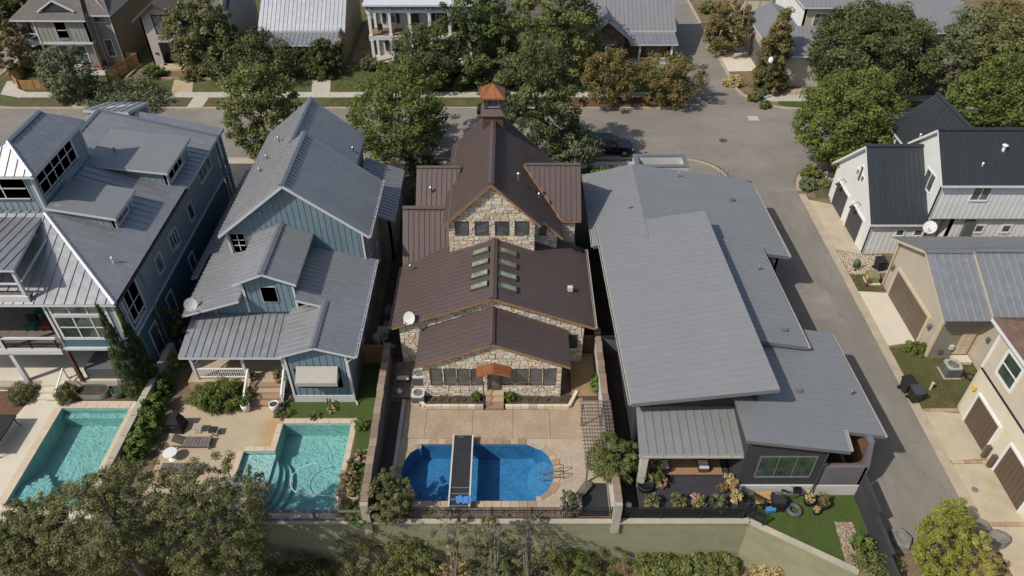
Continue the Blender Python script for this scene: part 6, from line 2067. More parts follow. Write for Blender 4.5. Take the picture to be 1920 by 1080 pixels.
roof(K_, [(-2.5, 88.3, 4.4), (7.8, 88.3, 4.4), (7.8, 96, 8.6), (-2.5, 96, 8.6)], (0, 1, .55), .52, 'shingle', 'white_trim', rib=.04)

# ------------------------------------------------------------------ walls and fences
W = thing('retaining_wall', 'tall green-grey plastered retaining wall below the back gardens', 'wall', (0, 23.95, -4))
wm = MB()
line = [(-60, 23.95), (13.63, 23.95), (18.8, 20.85), (20.4, 19.0)]
for i in range(3):
    a, b = Vector((*line[i], 0.02)), Vector((*line[i + 1], 0.02 - (1.5 if i == 2 else 0)))
    k = 60 if i == 0 else 10
    d = (b - a) / k
    n = Vector((d.y, -d.x, 0)).normalized()
    for j in range(k):
        p, q = a + d * j, a + d * (j + 1)
        wm.add([p, q, q + n * .12 - Vector((0, 0, 4.4)), p + n * .12 - Vector((0, 0, 4.4))], [(3, 2, 1, 0)])
part('wall_face', wm, 'green_wall', W)
cm = []
for i in range(2):
    a, b = Vector((*line[i], 0.05)), Vector((*line[i + 1], 0.05))
    part('coping', MB().bar(a, b, .34, .12), 'cap_conc', W)


def lot_wall(label, x0, y0, x1, y1, h, m, cap, capm, w=.3, group='walls between the gardens', dark=None, step=.62):
    t = thing('garden_wall', label, 'wall', (x0, y0, 0), group)
    a, b = Vector((x0, y0, 0)), Vector((x1, y1, 0))
    d = (b - a)
    n = Vector((d.y, -d.x, 0)).normalized()
    part('wall', MB().prism([a - n * w / 2, b - n * w / 2, b - n * w / 2 + Vector((0, 0, h)), a - n * w / 2 + Vector((0, 0, h))], n * w), m, t)
    k = round(d.length / step)
    for i in range(k):
        p, q = a + d * ((i + .02) / k), a + d * ((i + .98) / k)
        if cap:
            z = Vector((0, 0, h + .06 + R.uniform(-.012, .012)))
            j = n * R.uniform(-.02, .02)
            part('cap_stone', MB().bar(p + z + j, q + z + j, w + .12, .12), capm, t)
    return t


lw1 = lot_wall('brick-capped garden wall between the turquoise and the blue pool', -8.26, 23.97, -8.56, 36.6, 1.85, 'dark_stucco', True, 'capbrick', .32)
lw2 = lot_wall('brick-capped white garden wall between the blue pool and the modern house', 5.94, 23.97, 5.94, 37.4, 1.85, 'white_trim', True, 'capbrick', .3)
lot_wall('pale concrete wall overgrown with vines between the two turquoise pools', -24.05, 24.2, -23.85, 37.3, 1.15, 'cap_conc', True, 'cap_conc', .3, step=1.6)
for x in (-8.26, 5.94):
    part('pier', MB().box(x - .22, x + .22, 23.75, 24.1, -.9, 1.9), 'cap_conc', lw1 if x < 0 else lw2)
part('pier', MB().box(5.72, 6.16, 37.4, 37.9, 0, 2.15), 'capbrick', lw2)
mf = thing('metal_fence', 'black metal picket fence behind the blue pool', 'fence', (0, 24.05, 0))
posts_rails(mf, [(-8.0, 24.1), (5.7, 24.1)], 1.15, 'black_metal', .07, (.1, .8, 1.0), .04, .115, .02, 2.45, 0.02)
pv = MB()
for i in range(60):
    pv.prism([(-7.9 + i * .22, 24.2, .03), (-7.7 + i * .22, 24.2, .03), (-7.7 + i * .22, 24.85, .03), (-7.9 + i * .22, 24.85, .03)], (0, 0, -.02))
setting('brick_edging', pv, 'capbrick')
hf = thing('rail_fence', 'charcoal horizontal rail fence along the modern house deck', 'fence', (10, 24.1, 0))
posts_rails(hf, [(6.2, 24.12), (13.2, 24.12)], 1.1, 'black_metal', .09, (.12, .3, .48, .66, .84, 1.0), .05, None, 0, 2.4, .02)
wf = thing('wood_rail_fence', 'brown wood-topped wire fence behind the ledge pool', 'fence', (-12, 24.1, 0))
posts_rails(wf, [(-22, 24.0), (-8.6, 24.0)], 1.0, 'oldwood', .13, (.12, 1.0), .12, .16, .008, 2.7, -.05, balname='wire_mesh')
# stepped dark fence beside the alley
af = thing('board_fence', 'dark stepped board fence between the turf and the alley', 'fence', (20.2, 23, 0))
for (y0, y1, h, x0, x1) in ((23.2, 25.65, 2.05, 20.2, 20.3), (20.9, 23.15, 1.75, 20.1, 20.2), (19.3, 20.85, 1.5, 20.0, 20.1)):
    k = round((y1 - y0) / .17)
    for i in range(k):
        ya, yb = y0 + (y1 - y0) * (i + .06) / k, y0 + (y1 - y0) * (i + .94) / k
        part('board', MB().box(x0, x0 + .05, ya, yb, -.3, h), 'charcoal', af)
    part('top_rail', MB().box(x0 - .06, x0 + .14, y0, y1, h, h + .07), 'charcoal', af)
    part('post', MB().box(x0 + .05, x0 + .16, y1 - .1, y1, -.3, h + .02), 'charcoal', af)
# small fences and gates
gf = thing('board_gate', 'cedar board gate between the blue house and the brick-capped wall', 'gate', (-9.5, 36.5, 0))
for i in range(10):
    part('board', MB().box(-10.35 + i * .18, -10.19 + i * .18, 36.5, 36.54, .05, 1.8), 'fencewood', gf)
for z in (.35, 1.0, 1.65):
    part('rail', MB().box(-10.36, -8.6, 36.42, 36.5, z, z + .1), 'fencewood', gf)
gf = thing('metal_gate', 'dark corrugated gate between the white garden wall and the modern house', 'gate', (6.8, 37.2, 0))
part('panel', MB().box(6.2, 7.4, 37.2, 37.26, .05, 1.85), 'dark_stucco', gf)
part('rail', MB().box(6.15, 7.45, 37.15, 37.3, 1.85, 1.95), 'oldwood', gf)
gf = thing('board_gate', 'red-brown board gate beside the right corner of the stone house', 'gate', (5.3, 37.4, 0))
for i in range(5):
    part('board', MB().box(4.92 + i * .17, 5.07 + i * .17, 37.4, 37.44, .05, 1.75), 'brownwood', gf)
part('rail', MB().box(4.9, 5.78, 37.36, 37.46, 1.75, 1.85), 'oldwood', gf)
# slatted garden fence of the grey house
sf = thing('slat_fence', 'orange-brown horizontal slat fence curving round the corner lawn', 'fence', (-55, 79, 0))
fp = [(-57.2, 89.5), (-57.6, 84.0), (-57.4, 80.9), (-55.9, 79.4), (-51.0, 79.2), (-46.8, 79.2)]
for i in range(len(fp) - 1):
    a, b = Vector((*fp[i], .1)), Vector((*fp[i + 1], .1))
    k = max(1, round((b - a).length / 1.7))
    for j in range(k + 1):
        p = a.lerp(b, j / k)
        part('post', MB().box(p.x - .06, p.x + .06, p.y - .06, p.y + .06, .0, 1.25), 'fencewood', sf)
    for j in range(6):
        z = Vector((0, 0, .12 + j * .19))
        part('slat', MB().bar(a + z, b + z, .04, .15), 'fencewood', sf)
sf = thing('slat_fence', 'short orange-brown slat fence between the grey and the stucco house', 'fence', (-45.6, 83, 0))
fp = [(-46.4, 86.4), (-44.9, 86.2), (-46.6, 81.2)]
for i in range(2):
    a, b = Vector((*fp[i], .1)), Vector((*fp[i + 1], .1))
    k = max(1, round((b - a).length / 1.7))
    for j in range(k + 1):
        p = a.lerp(b, j / k)
        part('post', MB().box(p.x - .06, p.x + .06, p.y - .06, p.y + .06, .0, 1.5), 'fencewood', sf)
    for j in range(8):
        z = Vector((0, 0, .12 + j * .18))
        part('slat', MB().bar(a + z, b + z, .04, .15), 'fencewood', sf)
sl_ = scatter_stuff('garden_lawn', 'green lawn inside the slatted corner fence', [[(-57.2, 81.2), (-55.7, 79.6), (-46.8, 79.4), (-46.6, 83.2), (-52.6, 83.2), (-52.8, 86), (-57, 88)]], 'grass_blade', 40, .07, 5, .05, .1)
scatter_stuff('lawn', 'green front lawn between the cottage and the columned house', [[(-20.4, 78.9), (-9, 78.9), (-9, 84.5), (-17, 86), (-20, 85)], [(-20.4, 75.2), (-9, 75.2), (-9, 77.3), (-20.4, 77.3)]], 'grass_blade', 45, .06, 6, .05, .1)
scatter_stuff('turf_grass', 'short green turf grass beside the modern house', [[(13.2, 24.4), (18.75, 21.05), (20.2, 20.8), (20.2, 25.6), (13.2, 25.6)]], 'grass_blade', 700, .022, 8, .012, .012)

# ------------------------------------------------------------------ yard and street objects
def bush_deck(name, label, x0, x1, y0, y1, z, m, n, along='x', cat='deck'):
    t = thing(name, label, cat, ((x0 + x1) / 2, (y0 + y1) / 2, 0))
    for i in range(n):
        if along == 'x':
            a, b = y0 + (y1 - y0) * (i + .04) / n, y0 + (y1 - y0) * (i + .96) / n
            part('plank', MB().box(x0, x1, a, b, z - .05, z + R.uniform(-.004, .004)), m, t)
        else:
            a, b = x0 + (x1 - x0) * (i + .04) / n, x0 + (x1 - x0) * (i + .96) / n
            part('plank', MB().box(a, b, y0, y1, z - .05, z + R.uniform(-.004, .004)), m, t)
    part('frame', MB().box(x0 + .05, x1 - .05, y0 + .05, y1 - .05, 0.02, z - .055), m, t)
    return t


bush_deck('side_deck', 'weathered plank deck beside the two air conditioners', -8.05, -6.75, 33.2, 36.5, .16, 'deckwood', 20)
bush_deck('side_deck', 'sunlit plank deck right of the stone planter bed', 4.0, 5.7, 33.35, 37.3, .16, 'tandeck', 26)
bush_deck('rear_terrace', 'charcoal plank terrace with potted plants behind the rail fence', 7.3, 13.0, 24.35, 26.7, .5, 'charcoal', 34, 'y', 'terrace')
bush_deck('lounge_deck', 'tan plank deck with white-cushioned chairs under the patio roof', 8.2, 12.6, 26.75, 29.0, .62, 'tandeck', 14, 'x')


def ac_unit(label, x, y, s=.46, h=.9, shell='ac_white', side='ac_grey', z=0.0, group='air conditioner units'):
    t = thing('air_conditioner', label, 'air conditioner', (x, y, z), group)
    part('pad', MB().box(x - s - .08, x + s + .08, y - s - .08, y + s + .08, z, z + .08), 'concrete', t)
    mb = MB()
    for k in range(9):
        zz = z + .12 + k * (h - .2) / 9
        mb.box(x - s, x + s, y - s, y + s, zz, zz + (h - .2) / 9 * .6)
    mb.box(x - s + .03, x + s - .03, y - s + .03, y + s - .03, z + .08, z + h - .06)
    part('louvred_case', mb, side, t)
    ring = MB()
    n = 20
    vs_, fs = [], []
    for i in range(n):
        a = 2 * math.pi * i / n
        c_, s_ = math.cos(a), math.sin(a)
        q = s / max(abs(c_), abs(s_)) * .99
        q = min(q, s * 1.22)
        vs_ += [(x + c_ * q, y + s_ * q, z + h), (x + c_ * s * .76, y + s_ * s * .76, z + h), (x + c_ * q, y + s_ * q, z + h - .1), (x + c_ * s * .76, y + s_ * s * .76, z + h - .12)]
    for i in range(n):
        a, b = i * 4, (i + 1) % n * 4
        fs += [(a, b, b + 1, a + 1), (a + 2, b + 2, b, a), (a + 1, b + 1, b + 3, a + 3)]
    ring.add(vs_, fs)
    part('top_panel', ring, shell, t)
    part('fan_well', MB().lathe([(s * .75, 0), (s * .75, .02)], x, y, 18, z + h - .13), 'black', t)
    fb = MB()
    for k in range(5):
        a = 2 * math.pi * k / 5
        d = Vector((math.cos(a), math.sin(a), 0))
        p = Vector((-d.y, d.x, .35)).normalized()
        fb.obox(Vector((x, y, z + h - .07)) + d * s * .42, d * s * .27, p * s * .15, Vector((0, 0, .006)))
    fb.lathe([(s * .17, 0), (s * .17, .05)], x, y, 10, z + h - .09)
    part('fan', fb, 'grey_metal', t)
    gr = MB()
    for rr in (.3, .52, .74):
        pts = [(x + math.cos(2 * math.pi * k / 16) * s * rr, y + math.sin(2 * math.pi * k / 16) * s * rr, z + h) for k in range(17)]
        gr.tube(pts, .008, 4)
    part('grille', gr, shell, t)
    return t


ac_unit('white-topped air conditioner nearest the stone house corner', -6.28, 34.75)
ac_unit('white-topped air conditioner nearest the pool deck', -6.22, 33.15, h=.72, s=.43)
ac_unit('dark air conditioner in the shaded side yard of the blue house', -8.95, 41.2, shell='oldwood')
ac_unit('grey air conditioner on the lawn by the beige house door', 30.2, 35.5, .5, .95, 'fabric_grey', 'ac_grey')


def dish(label, x, y, z, tilt=(-.3, -.75, .55), r_=.42):
    t = thing('satellite_dish', label, 'satellite dish', (x, y, z), 'satellite dishes')
    ax = Vector(tilt).normalized()
    u = ax.cross(Vector((0, 0, 1))).normalized()
    w = u.cross(ax)
    c = Vector((x, y, z + .55))
    vs_, fs = [c - ax * .09], []
    n = 18
    for q in (.5, 1.0):
        for k in range(n):
            a = 2 * math.pi * k / n
            vs_.append(c + (u * math.cos(a) + w * math.sin(a) * 1.08) * r_ * q + ax * (.09 * q * q - .09))
    for k in range(n):
        fs.append((0, 1 + k, 1 + (k + 1) % n))
        fs.append((1 + k, 1 + n + k, 1 + n + (k + 1) % n, 1 + (k + 1) % n))
    part('reflector', MB().add(vs_, fs), 'ac_white', t, True)
    part('mast', MB().tube([(x, y, z), (x, y, z + .35), c - ax * .1], .03, 6), 'grey_metal', t)
    f = c + ax * .5 - w * .25
    part('feed_arm', MB().tube([c - w * r_ * .9, f], .02, 5).obox(f, u * .06, w * .05, ax * .09), 'ac_white', t)
    return t


p = at(768, 606, 4.1)
dish('white satellite dish on the left eave of the brown roof', p.x, p.y, 4.0)
p = at(362, 584, 4.7)
dish('pale satellite dish on the lower eave of the blue gabled house', p.x, p.y, 4.75, (.4, -.7, .5))
p = at(1717, 447, 4.5)
dish('white satellite dish behind the ridge of the beige garage house', 33.0, 48.0, 2.9, (-.4, -.5, .75), .5)

# mat-covered bridge across the pool
br = thing('pool_bridge', 'black mat bridge with pale side rails lying across the blue pool', 'pool bridge', (-3, 27.2, 0))
part('deck', MB().box(-3.62, -2.5, 25.95, 29.75, .42, .52), 'mat_black', br)
for y0, y1 in ((25.52, 25.88), (25.1, 25.45), (24.72, 25.03)):
    part('mat_strip', MB().box(-3.6, -2.5, y0, y1, .40, .47), 'mat_black', br)
for y in (25.9, 25.48, 25.06, 24.66):
    part('crossbar', MB().box(-3.68, -2.44, y - .025, y + .025, .44, .53), 'grey_metal', br)
for x in (-3.66, -2.46):
    part('side_rail', MB().box(x - .045, x + .045, 24.62, 29.78, .42, .56), 'ac_white', br)
    for y in (24.9, 29.6):
        part('leg', MB().box(x - .04, x + .04, y - .04, y + .04, 0, .42), 'grey_metal', br)
part('sticker', MB().box(-3.35, -3.05, 29.58, 29.7, .52, .525), 'green_paint', br)
tb = MB()
for k in range(5):
    tb.obox((-3.15 + k * .17, 25.0 + .05 * math.sin(k * 2), .58 + .02 * (k % 2)), (.1, .03 * (k % 3 - 1), .01), (-.03, .21, .02), (0, 0, .05))
t = single('towel', tb, 'canvas_blue', 'crumpled blue and white towel on the black pool bridge', 'towel', (-3, 25, .52))
pn = thing('pool_net', 'pool skimmer net with blue hoop resting on the bridge end', 'pool net', (-2.5, 25.1, .53))
part('hoop', MB().tube([(-2.35 + .2 * math.cos(a * .524), 25.12 + .2 * math.sin(a * .524), .6) for a in range(13)], .018, 5), 'canvas_blue', pn)
part('handle', MB().tube([(-3.8, 25.06, .6), (-2.55, 25.1, .6)], .015, 5), 'canvas_blue', pn)
# grab rail
gr = thing('grab_rail', 'bronze tubular grab rail at the right end of the blue pool', 'handrail', (2.6, 27.1, 0))
for y in (26.85, 27.3):
    part('rail', MB().tube([(3.1, y, 0), (3.1, y, .75), (2.9, y, .86), (2.6, y, .8), (1.75, y, .12), (1.68, y, -.05), (1.8, y, -.12), (2.6, y, .18), (3.0, y, .25)], .025, 7), 'bronze', gr)
# wooden bench, black platform, planter of ashlar
bl = thing('sunken_platform', 'black surfaced platform behind the fence at the right of the blue pool', 'platform', (4.9, 25, 0))
part('surface', MB().prism([(3.95, 24.3, .1), (5.6, 24.3, .1), (5.6, 26.5, .1), (4.75, 26.5, .1), (4.2, 25.9, .1)], (0, 0, -.09)), 'mat_black', bl)
bs = thing('bench', 'weathered slatted bench beside the black platform', 'bench', (4.1, 26, 0))
for k in range(4):
    part('slat', MB().bar((3.75 + k * .13, 25.5 - k * .02, .42), (4.45 + k * .1, 26.5 - k * .1, .42), .1, .05), 'oldwood', bs)
part('leg', MB().box(3.9, 4.0, 25.6, 25.7, 0.02, .4), 'oldwood', bs)
part('leg', MB().box(4.4, 4.5, 26.2, 26.3, 0.02, .4), 'oldwood', bs)
st = thing('stone_planter', 'small stacked stone planter at the right end of the metal fence', 'planter', (3.3, 24.5, 0))
for j in range(3):
    for i in range(7):
        a = math.pi * (i / 6)
        part('stone', MB().obox((3.35 - .62 * math.cos(a), 24.75 - .45 * math.sin(a), .08 + j * .15), (.13 * math.sin(a) + .04, .13 * math.cos(a), 0), (-.07 * math.cos(a), .07 * math.sin(a) + .02, 0), (0, 0, .065)), 'pebble', st)
part('soil', MB().prism([(2.8, 24.75, .35), (3.1, 24.4, .35), (3.6, 24.4, .35), (3.9, 24.75, .35)], (0, 0, -.3)), 'soil', st)
# flower-bed edging before the stone house
eb = thing('stone_edging', 'low cut-stone edging round the two beds before the rear door', 'edging', (-1, 32.4, 0))
for (a, b) in (((-6.45, 33.3), (-5.75, 32.42)), ((-5.75, 32.42), (-1.85, 32.42)), ((-.45, 32.42), (3.75, 32.42)), ((3.75, 32.42), (4.35, 33.7))):
    a, b = Vector((*a, 0)), Vector((*b, 0))
    k = max(2, round((b - a).length / .55))
    for j in range(k):
        part('stone', MB().bar(a.lerp(b, (j + .02) / k) + Vector((0, 0, .14)), a.lerp(b, (j + .98) / k) + Vector((0, 0, .14)), .2, .3 + R.uniform(-.02, .02), ), 'stone', eb)
# trellis roof on posts by the right wall
pg = thing('pergola', 'grey weathered slatted pergola against the white garden wall', 'pergola', (5.2, 29, 0))
for i in range(12):
    x = 4.35 + i * .165
    part('slat', MB().bar((x, 26.4, 2.15 + R.uniform(-.01, .01)), (x + R.uniform(-.03, .03), 31.1, 2.15), .05, .07), 'oldwood', pg)
for i in range(17):
    y = 26.6 + i * .28
    part('cross_slat', MB().box(4.22 + R.uniform(-.05, .05), 6.2, y, y + .05, 2.19, 2.24), 'oldwood', pg)
for x, y in ((4.45, 26.6), (4.45, 30.9), (5.7, 26.6), (5.7, 30.9)):
    part('post', MB().box(x - .05, x + .05, y - .05, y + .05, 0, 2.12), 'oldwood', pg)

# ---- side yard things
pt = thing('propane_tank', 'pale upright tank with pipework beside the blue house wall', 'tank', (-9.65, 38.1, 0))
part('vessel', MB().lathe([(.26, .1), (.3, .2), (.3, 1.05), (.2, 1.25), (.06, 1.3), (.06, 1.38)], -9.65, 38.1, 14), 'fabric_grey', pt, True)
part('pipe', MB().tube([(-9.65, 38.1, 1.35), (-9.2, 38.0, 1.4), (-9.1, 37.7, .5), (-9.0, 37.4, .1)], .035, 6).tube([(-9.1, 37.9, .05), (-9.1, 37.9, .8), (-8.95, 38.3, .8)], .03, 6), 'ac_white', pt)
part('pump', MB().lathe([(.16, 0), (.18, .3), (.1, .42)], -9.0, 38.3, 10, .05), 'black', pt)
eq = thing('equipment_box', 'beige pool equipment box on the mulch beside the blue house', 'equipment box', (-9.3, 39.0, 0))
part('case', MB().box(-9.65, -8.95, 38.75, 39.35, .03, .8), 'fabric_grey', eq)
part('lid', MB().box(-9.7, -8.9, 38.7, 39.4, .8, .86), 'fabric_grey', eq)
for (x, y, a, lb_) in ((-9.2, 40.05, .3, 'middle one of the three near the dark air conditioner'), (-9.3, 39.6, .1, 'just behind the beige equipment box'), (-8.75, 38.15, .5, 'beside the pale upright tank'), (-8.9, 37.5, .2, 'nearest the cedar board gate'), (-9.2, 40.5, .2, 'closest to the dark air conditioner')):
    mb = MB()
    n = 6
    mb.prism([(x + .42 * math.cos(k * 1.047 + a) * R.uniform(.75, 1.1), y + .26 * math.sin(k * 1.047 + a) * R.uniform(.75, 1.1), .07) for k in range(n)], (0, 0, -.06))
    single('stepping_stone', mb, 'flag', 'flat tan stepping stone, ' + lb_, 'stepping stone', (x, y, 0), 'stepping stones in the side yard')

jg = thing('watering_jug', 'small white jug on the weathered side deck', 'jug', (-7.55, 33.6, .16))
part('body', MB().lathe([(.12, 0), (.19, .1), (.18, .25), (.06, .36), (.05, .44)], -7.55, 33.6, 12, .165), 'white', jg, True)
part('handle', MB().tube([(-7.4, 33.6, .5), (-7.3, 33.6, .45), (-7.36, 33.6, .3)], .02, 5), 'white', jg)
wb = thing('folded_lounger', 'small dark bench with pale edge on the weathered side deck', 'bench', (-7.4, 34.6, .16))
part('seat', MB().box(-7.8, -7.0, 34.45, 34.8, .5, .56), 'ac_white', wb)
for x in (-7.75, -7.1):
    part('leg', MB().box(x, x + .06, 34.5, 34.75, .165, .5), 'black_metal', wb)

# ---- turquoise-pool yard (blue gabled house)
gl = thing('grill', 'barbecue grill under a black fitted cover', 'grill', (-21.5, 30.7, 0))
part('cover', MB().add([(-22.0, 30.3, .05), (-21.0, 30.2, .05), (-20.95, 31.2, .05), (-21.95, 31.3, .05), (-21.9, 30.4, .75), (-21.1, 30.35, .8), (-21.05, 31.1, .8), (-21.85, 31.2, .75), (-21.75, 30.6, 1.15), (-21.25, 30.6, 1.2), (-21.2, 31.0, 1.2), (-21.7, 31.0, 1.15)],
     [(0, 1, 5, 4), (1, 2, 6, 5), (2, 3, 7, 6), (3, 0, 4, 7), (4, 5, 9, 8), (5, 6, 10, 9), (6, 7, 11, 10), (7, 4, 8, 11), (8, 9, 10, 11)]), 'black', gl)
part('handle', MB().box(-21.8, -21.2, 30.33, 30.37, .5, .55), 'rubber', gl)


def lounger(label, x, y, back=True, group='weathered teak loungers'):
    t = thing('sun_lounger', label, 'lounger', (x, y, 0), group)
    for k in range(7):
        part('slat', MB().box(x - .2 + k * .23, x + k * .23, y - .32, y + .32, .33, .36), 'oldwood', t)
    for s_ in (-.34, .34):
        part('side_rail', MB().box(x - .9, x + 1.45, y + s_ - .03, y + s_ + .03, .27, .37), 'oldwood', t)
        for q in (-.8, 1.3):
            part('leg', MB().box(x + q, x + q + .07, y + s_ - .03, y + s_ + .03, 0.01, .27), 'oldwood', t)
    if back:
        for k in range(8):
            part('back_slat', MB().bar((x - .22, y - .28 + k * .08, .38), (x - .85, y - .28 + k * .08, .78), .055, .03), 'oldwood', t)
    else:
        for k in range(4):
            part('back_slat', MB().box(x - .9 + k * .17, x - .77 + k * .17, y - .32, y + .32, .33, .36), 'oldwood', t)
    return t


lounger('weathered teak lounger with raised back beside the covered grill', -20.3, 29.4)
lounger('weathered teak lounger lying flat nearest the foreground trees', -20.4, 27.4, False)
for x, y, lb_, mm in ((-20.05, 30.5, 'small pale slatted folding table by the covered grill', 'fabric_grey'), (-18.95, 30.25, 'small dark slatted folding stool beside the pale table', 'black')):
    t = thing('folding_table', lb_, 'table', (x, y, 0))
    for k in range(6):
        part('slat', MB().box(x - .27 + k * .09, x - .2 + k * .09, y - .25, y + .25, .45, .48), mm, t)
    for s_ in (-.2, .2):
        part('leg', MB().bar((x - .22, y + s_, .02), (x + .22, y + s_, .45), .03), mm, t)
        part('leg', MB().bar((x + .22, y + s_, .02), (x - .22, y + s_, .45), .03), mm, t)
t = thing('side_table', 'round white patio table between the two teak loungers', 'table', (-21.0, 28.35, 0))
part('top', MB().lathe([(.05, .55), (.42, .58), (.42, .62), (.03, .64)], -21.0, 28.35, 20), 'white', t)
part('pedestal', MB().lathe([(.25, .01), (.06, .08), (.05, .55)], -21.0, 28.35, 10), 'white', t)


def pot(label, x, y, r_, h, m, z=0.0, group=None, plant=None, seed=3, pr=None):
    t = thing('flower_pot', label, 'pot', (x, y, z), group)
    part('vessel', MB().lathe([(r_ * .7, 0), (r_ * .95, h * .6), (r_, h), (r_ * .86, h), (r_ * .8, h * .86), (.01, h * .84)], x, y, 14, z), m, t, True)
    part('soil', MB().lathe([(r_ * .82, 0), (r_ * .8, .01)], x, y, 12, z + h * .86), 'soil', t)
    if plant:
        rng = np.random.default_rng(seed)
        pr = pr or r_
        pts = crown_points(rng, pr, pr, pr * 1.1, 14, .3)
        V, rnd = leaves(rng, pts + np.array([0, 0, h + pr * .5]), np.full(len(pts), pr * .4), 26, pr * .2)
        o = bpy.data.objects.new('foliage', quads_mesh('foliage', V, rnd, plant))
        COL.objects.link(o)
        o.parent = t
        OFF[o.name] = OFF[t.name]
    return t


p = at(463, 770)
pot('white pot at the foot of the left stair rail', p.x, p.y, .3, .7, 'white', plant='leaf_vine', pr=.25)
p = at(517, 770)
pot('white pot with dotted rim at the foot of the right stair rail', p.x, p.y, .32, .72, 'white')
p = at(474, 712, .8)
pot('terracotta pot with succulent at the left of the stair top', p.x, p.y, .24, .36, 'terracotta', .8, plant='leaf_olive', pr=.24)
p = at(524, 715, .8)
pot('larger terracotta pot with succulent by the blue projecting wall', p.x, p.y, .32, .5, 'terracotta', .8, plant='leaf_olive', pr=.32)
p = at(668, 937)
pot('pale rounded pot on a pedestal beside the brick-capped wall', p.x, p.y, .42, .75, 'fabric_grey', plant='leaf_oak', pr=.3)
p = at(678, 868)
pot('glazed pot of pink flowers beside the brick-capped wall', p.x, p.y, .4, .55, 'lamp_green', plant='leaf_flower', pr=.36)
bx = thing('planter_box', 'square grey planter box on the turf by the brick-capped wall', 'planter', (-8.95, 28.4, 0))
part('box', MB().box(-9.2, -8.75, 28.1, 28.6, 0.015, .6), 'cap_conc', bx)
part('soil', MB().box(-9.14, -8.81, 28.16, 28.54, .6, .605), 'soil', bx)
hz = MB().tube([(-11.9 + 1.5 * math.cos(1.7 + k * .22), 26.9 + 1.5 * math.sin(1.7 + k * .22) * .8, -.12) for k in range(12)] + [(-10.9, 25.75, -.1), (-10.2, 25.5, .06)], .025, 5)
single('pool_hose', hz, 'white', 'white hose curving on the water of the ledge pool', 'hose', (-12, 27, 0))
hr_ = thing('hose_reel', 'coiled dark hose on a stand before the white foundation', 'hose reel', (-12.1, 32.6, 0))
part('stand', MB().bar((-12.15, 32.6, .02), (-12.15, 32.6, .75), .06), 'black', hr_)
part('coil', MB().tube([(-12.0, 32.55 + .22 * math.cos(k * .524), .4 + .22 * math.sin(k * .524)) for k in range(13)], .04, 6), 'rubber', hr_)

# ---- left pool yard
tb = thing('patio_table', 'long dark metal slatted patio table beside the left pool', 'table', (-32.4, 29.6, 0))
for k in range(9):
    part('slat', MB().box(-33.1 + k * .165, -32.95 + k * .165, 28.25, 31.05, .93, .97), 'mat_black', tb)
part('apron', MB().box(-33.1, -31.63, 28.3, 31.0, .86, .92), 'mat_black', tb)
for x in (-32.95, -31.75):
    for y in (28.4, 30.9):
        part('leg', MB().tube([(x, y, .87), (x * 1.002, y, .4), (x + (.12 if x > -32 else -.12), y, .01)], .035, 6), 'black_metal', tb)


def chair(label, x, y, rz, group='dark patio chairs'):
    t = thing('patio_chair', label, 'chair', (x, y, 0), group)
    part('seat', MB().box(x - .25, x + .25, y - .25, y + .25, .42, .46), 'black_metal', t)
    for k in range(5):
        part('back_slat', MB().box(x - .23 + k * .1, x - .19 + k * .1, y + .23, y + .26, .46, .9), 'black_metal', t)
    part('back_rail', MB().box(x - .25, x + .25, y + .22, y + .27, .9, .95), 'black_metal', t)
    for sx in (-.22, .22):
        for sy in (-.22, .22):
            part('leg', MB().box(x + sx - .02, x + sx + .02, y + sy - .02, y + sy + .02, 0.01, .42), 'black_metal', t)
    t.rotation_euler = (0, 0, rz)
    return t


chair('dark patio chair left of the foreground end of the long table', -32.6, 27.2, 2.9)
chair('dark patio chair at the image edge beyond the long table', -33.9, 29.8, 1.5)
sk = thing('stock_tank', 'oval galvanised stock tank planter on the red mulch', 'planter', (-28.0, 33.5, 0))
n = 20
tk = MB()
for (r0, h0, r1, h1) in ((.55, .02, .6, .55), (.6, .55, .56, .55), (.56, .55, .55, .4)):
    a = [(-28 + math.copysign(.45, math.cos(2 * math.pi * k / n)) + r0 * math.cos(2 * math.pi * k / n), 33.55 + r0 * .85 * math.sin(2 * math.pi * k / n), h0) for k in range(n)]
    b = [(-28 + math.copysign(.45, math.cos(2 * math.pi * k / n)) + r1 * math.cos(2 * math.pi * k / n), 33.55 + r1 * .85 * math.sin(2 * math.pi * k / n), h1) for k in range(n)]
    tk.add(a + b, [(k, (k + 1) % n, n + (k + 1) % n, n + k) for k in range(n)])
part('tank', tk, 'grey_metal', sk)
part('soil', MB().prism([(-28 + math.copysign(.45, math.cos(2 * math.pi * k / n)) + .55 * math.cos(2 * math.pi * k / n), 33.55 + .47 * math.sin(2 * math.pi * k / n), .42) for k in range(n)], (0, 0, -.1)), 'soil', sk)
pot('round dark green tub planter beside the cypress', -26.3, 33.5, .45, .6, 'lamp_green')
cb = thing('corrugated_bin', 'low corrugated metal enclosure on the raised patio', 'enclosure', (-27, 35.0, .62))
mb = MB()
for k in range(34):
    mb.box(-28.6 + k * .09, -28.55 + k * .09, 34.45, 34.52, .64, 1.55)
mb.box(-28.62, -25.5, 34.5, 34.54, .64, 1.56)
part('corrugated_sheet', mb, 'grey_metal', cb)
part('side_sheet', MB().box(-28.62, -28.58, 34.54, 36.2, .64, 1.5), 'grey_metal', cb)
part('top', MB().add([(-28.62, 34.46, 1.56), (-25.5, 34.46, 1.56), (-25.5, 36.2, 1.5), (-28.62, 36.2, 1.5)], [(0, 1, 2, 3)]), 'grey_metal', cb)
sp = thing('patio_steps', 'pale concrete steps from the left pool up to the patio', 'steps', (-31, 33.6, 0))
for k in range(3):
    part('step', MB().box(-31.6, -30.1, 33.05 + .42 * k, 34.35, 0.01 + .002 * k, .2 * (k + 1)), 'concrete_pale', sp)
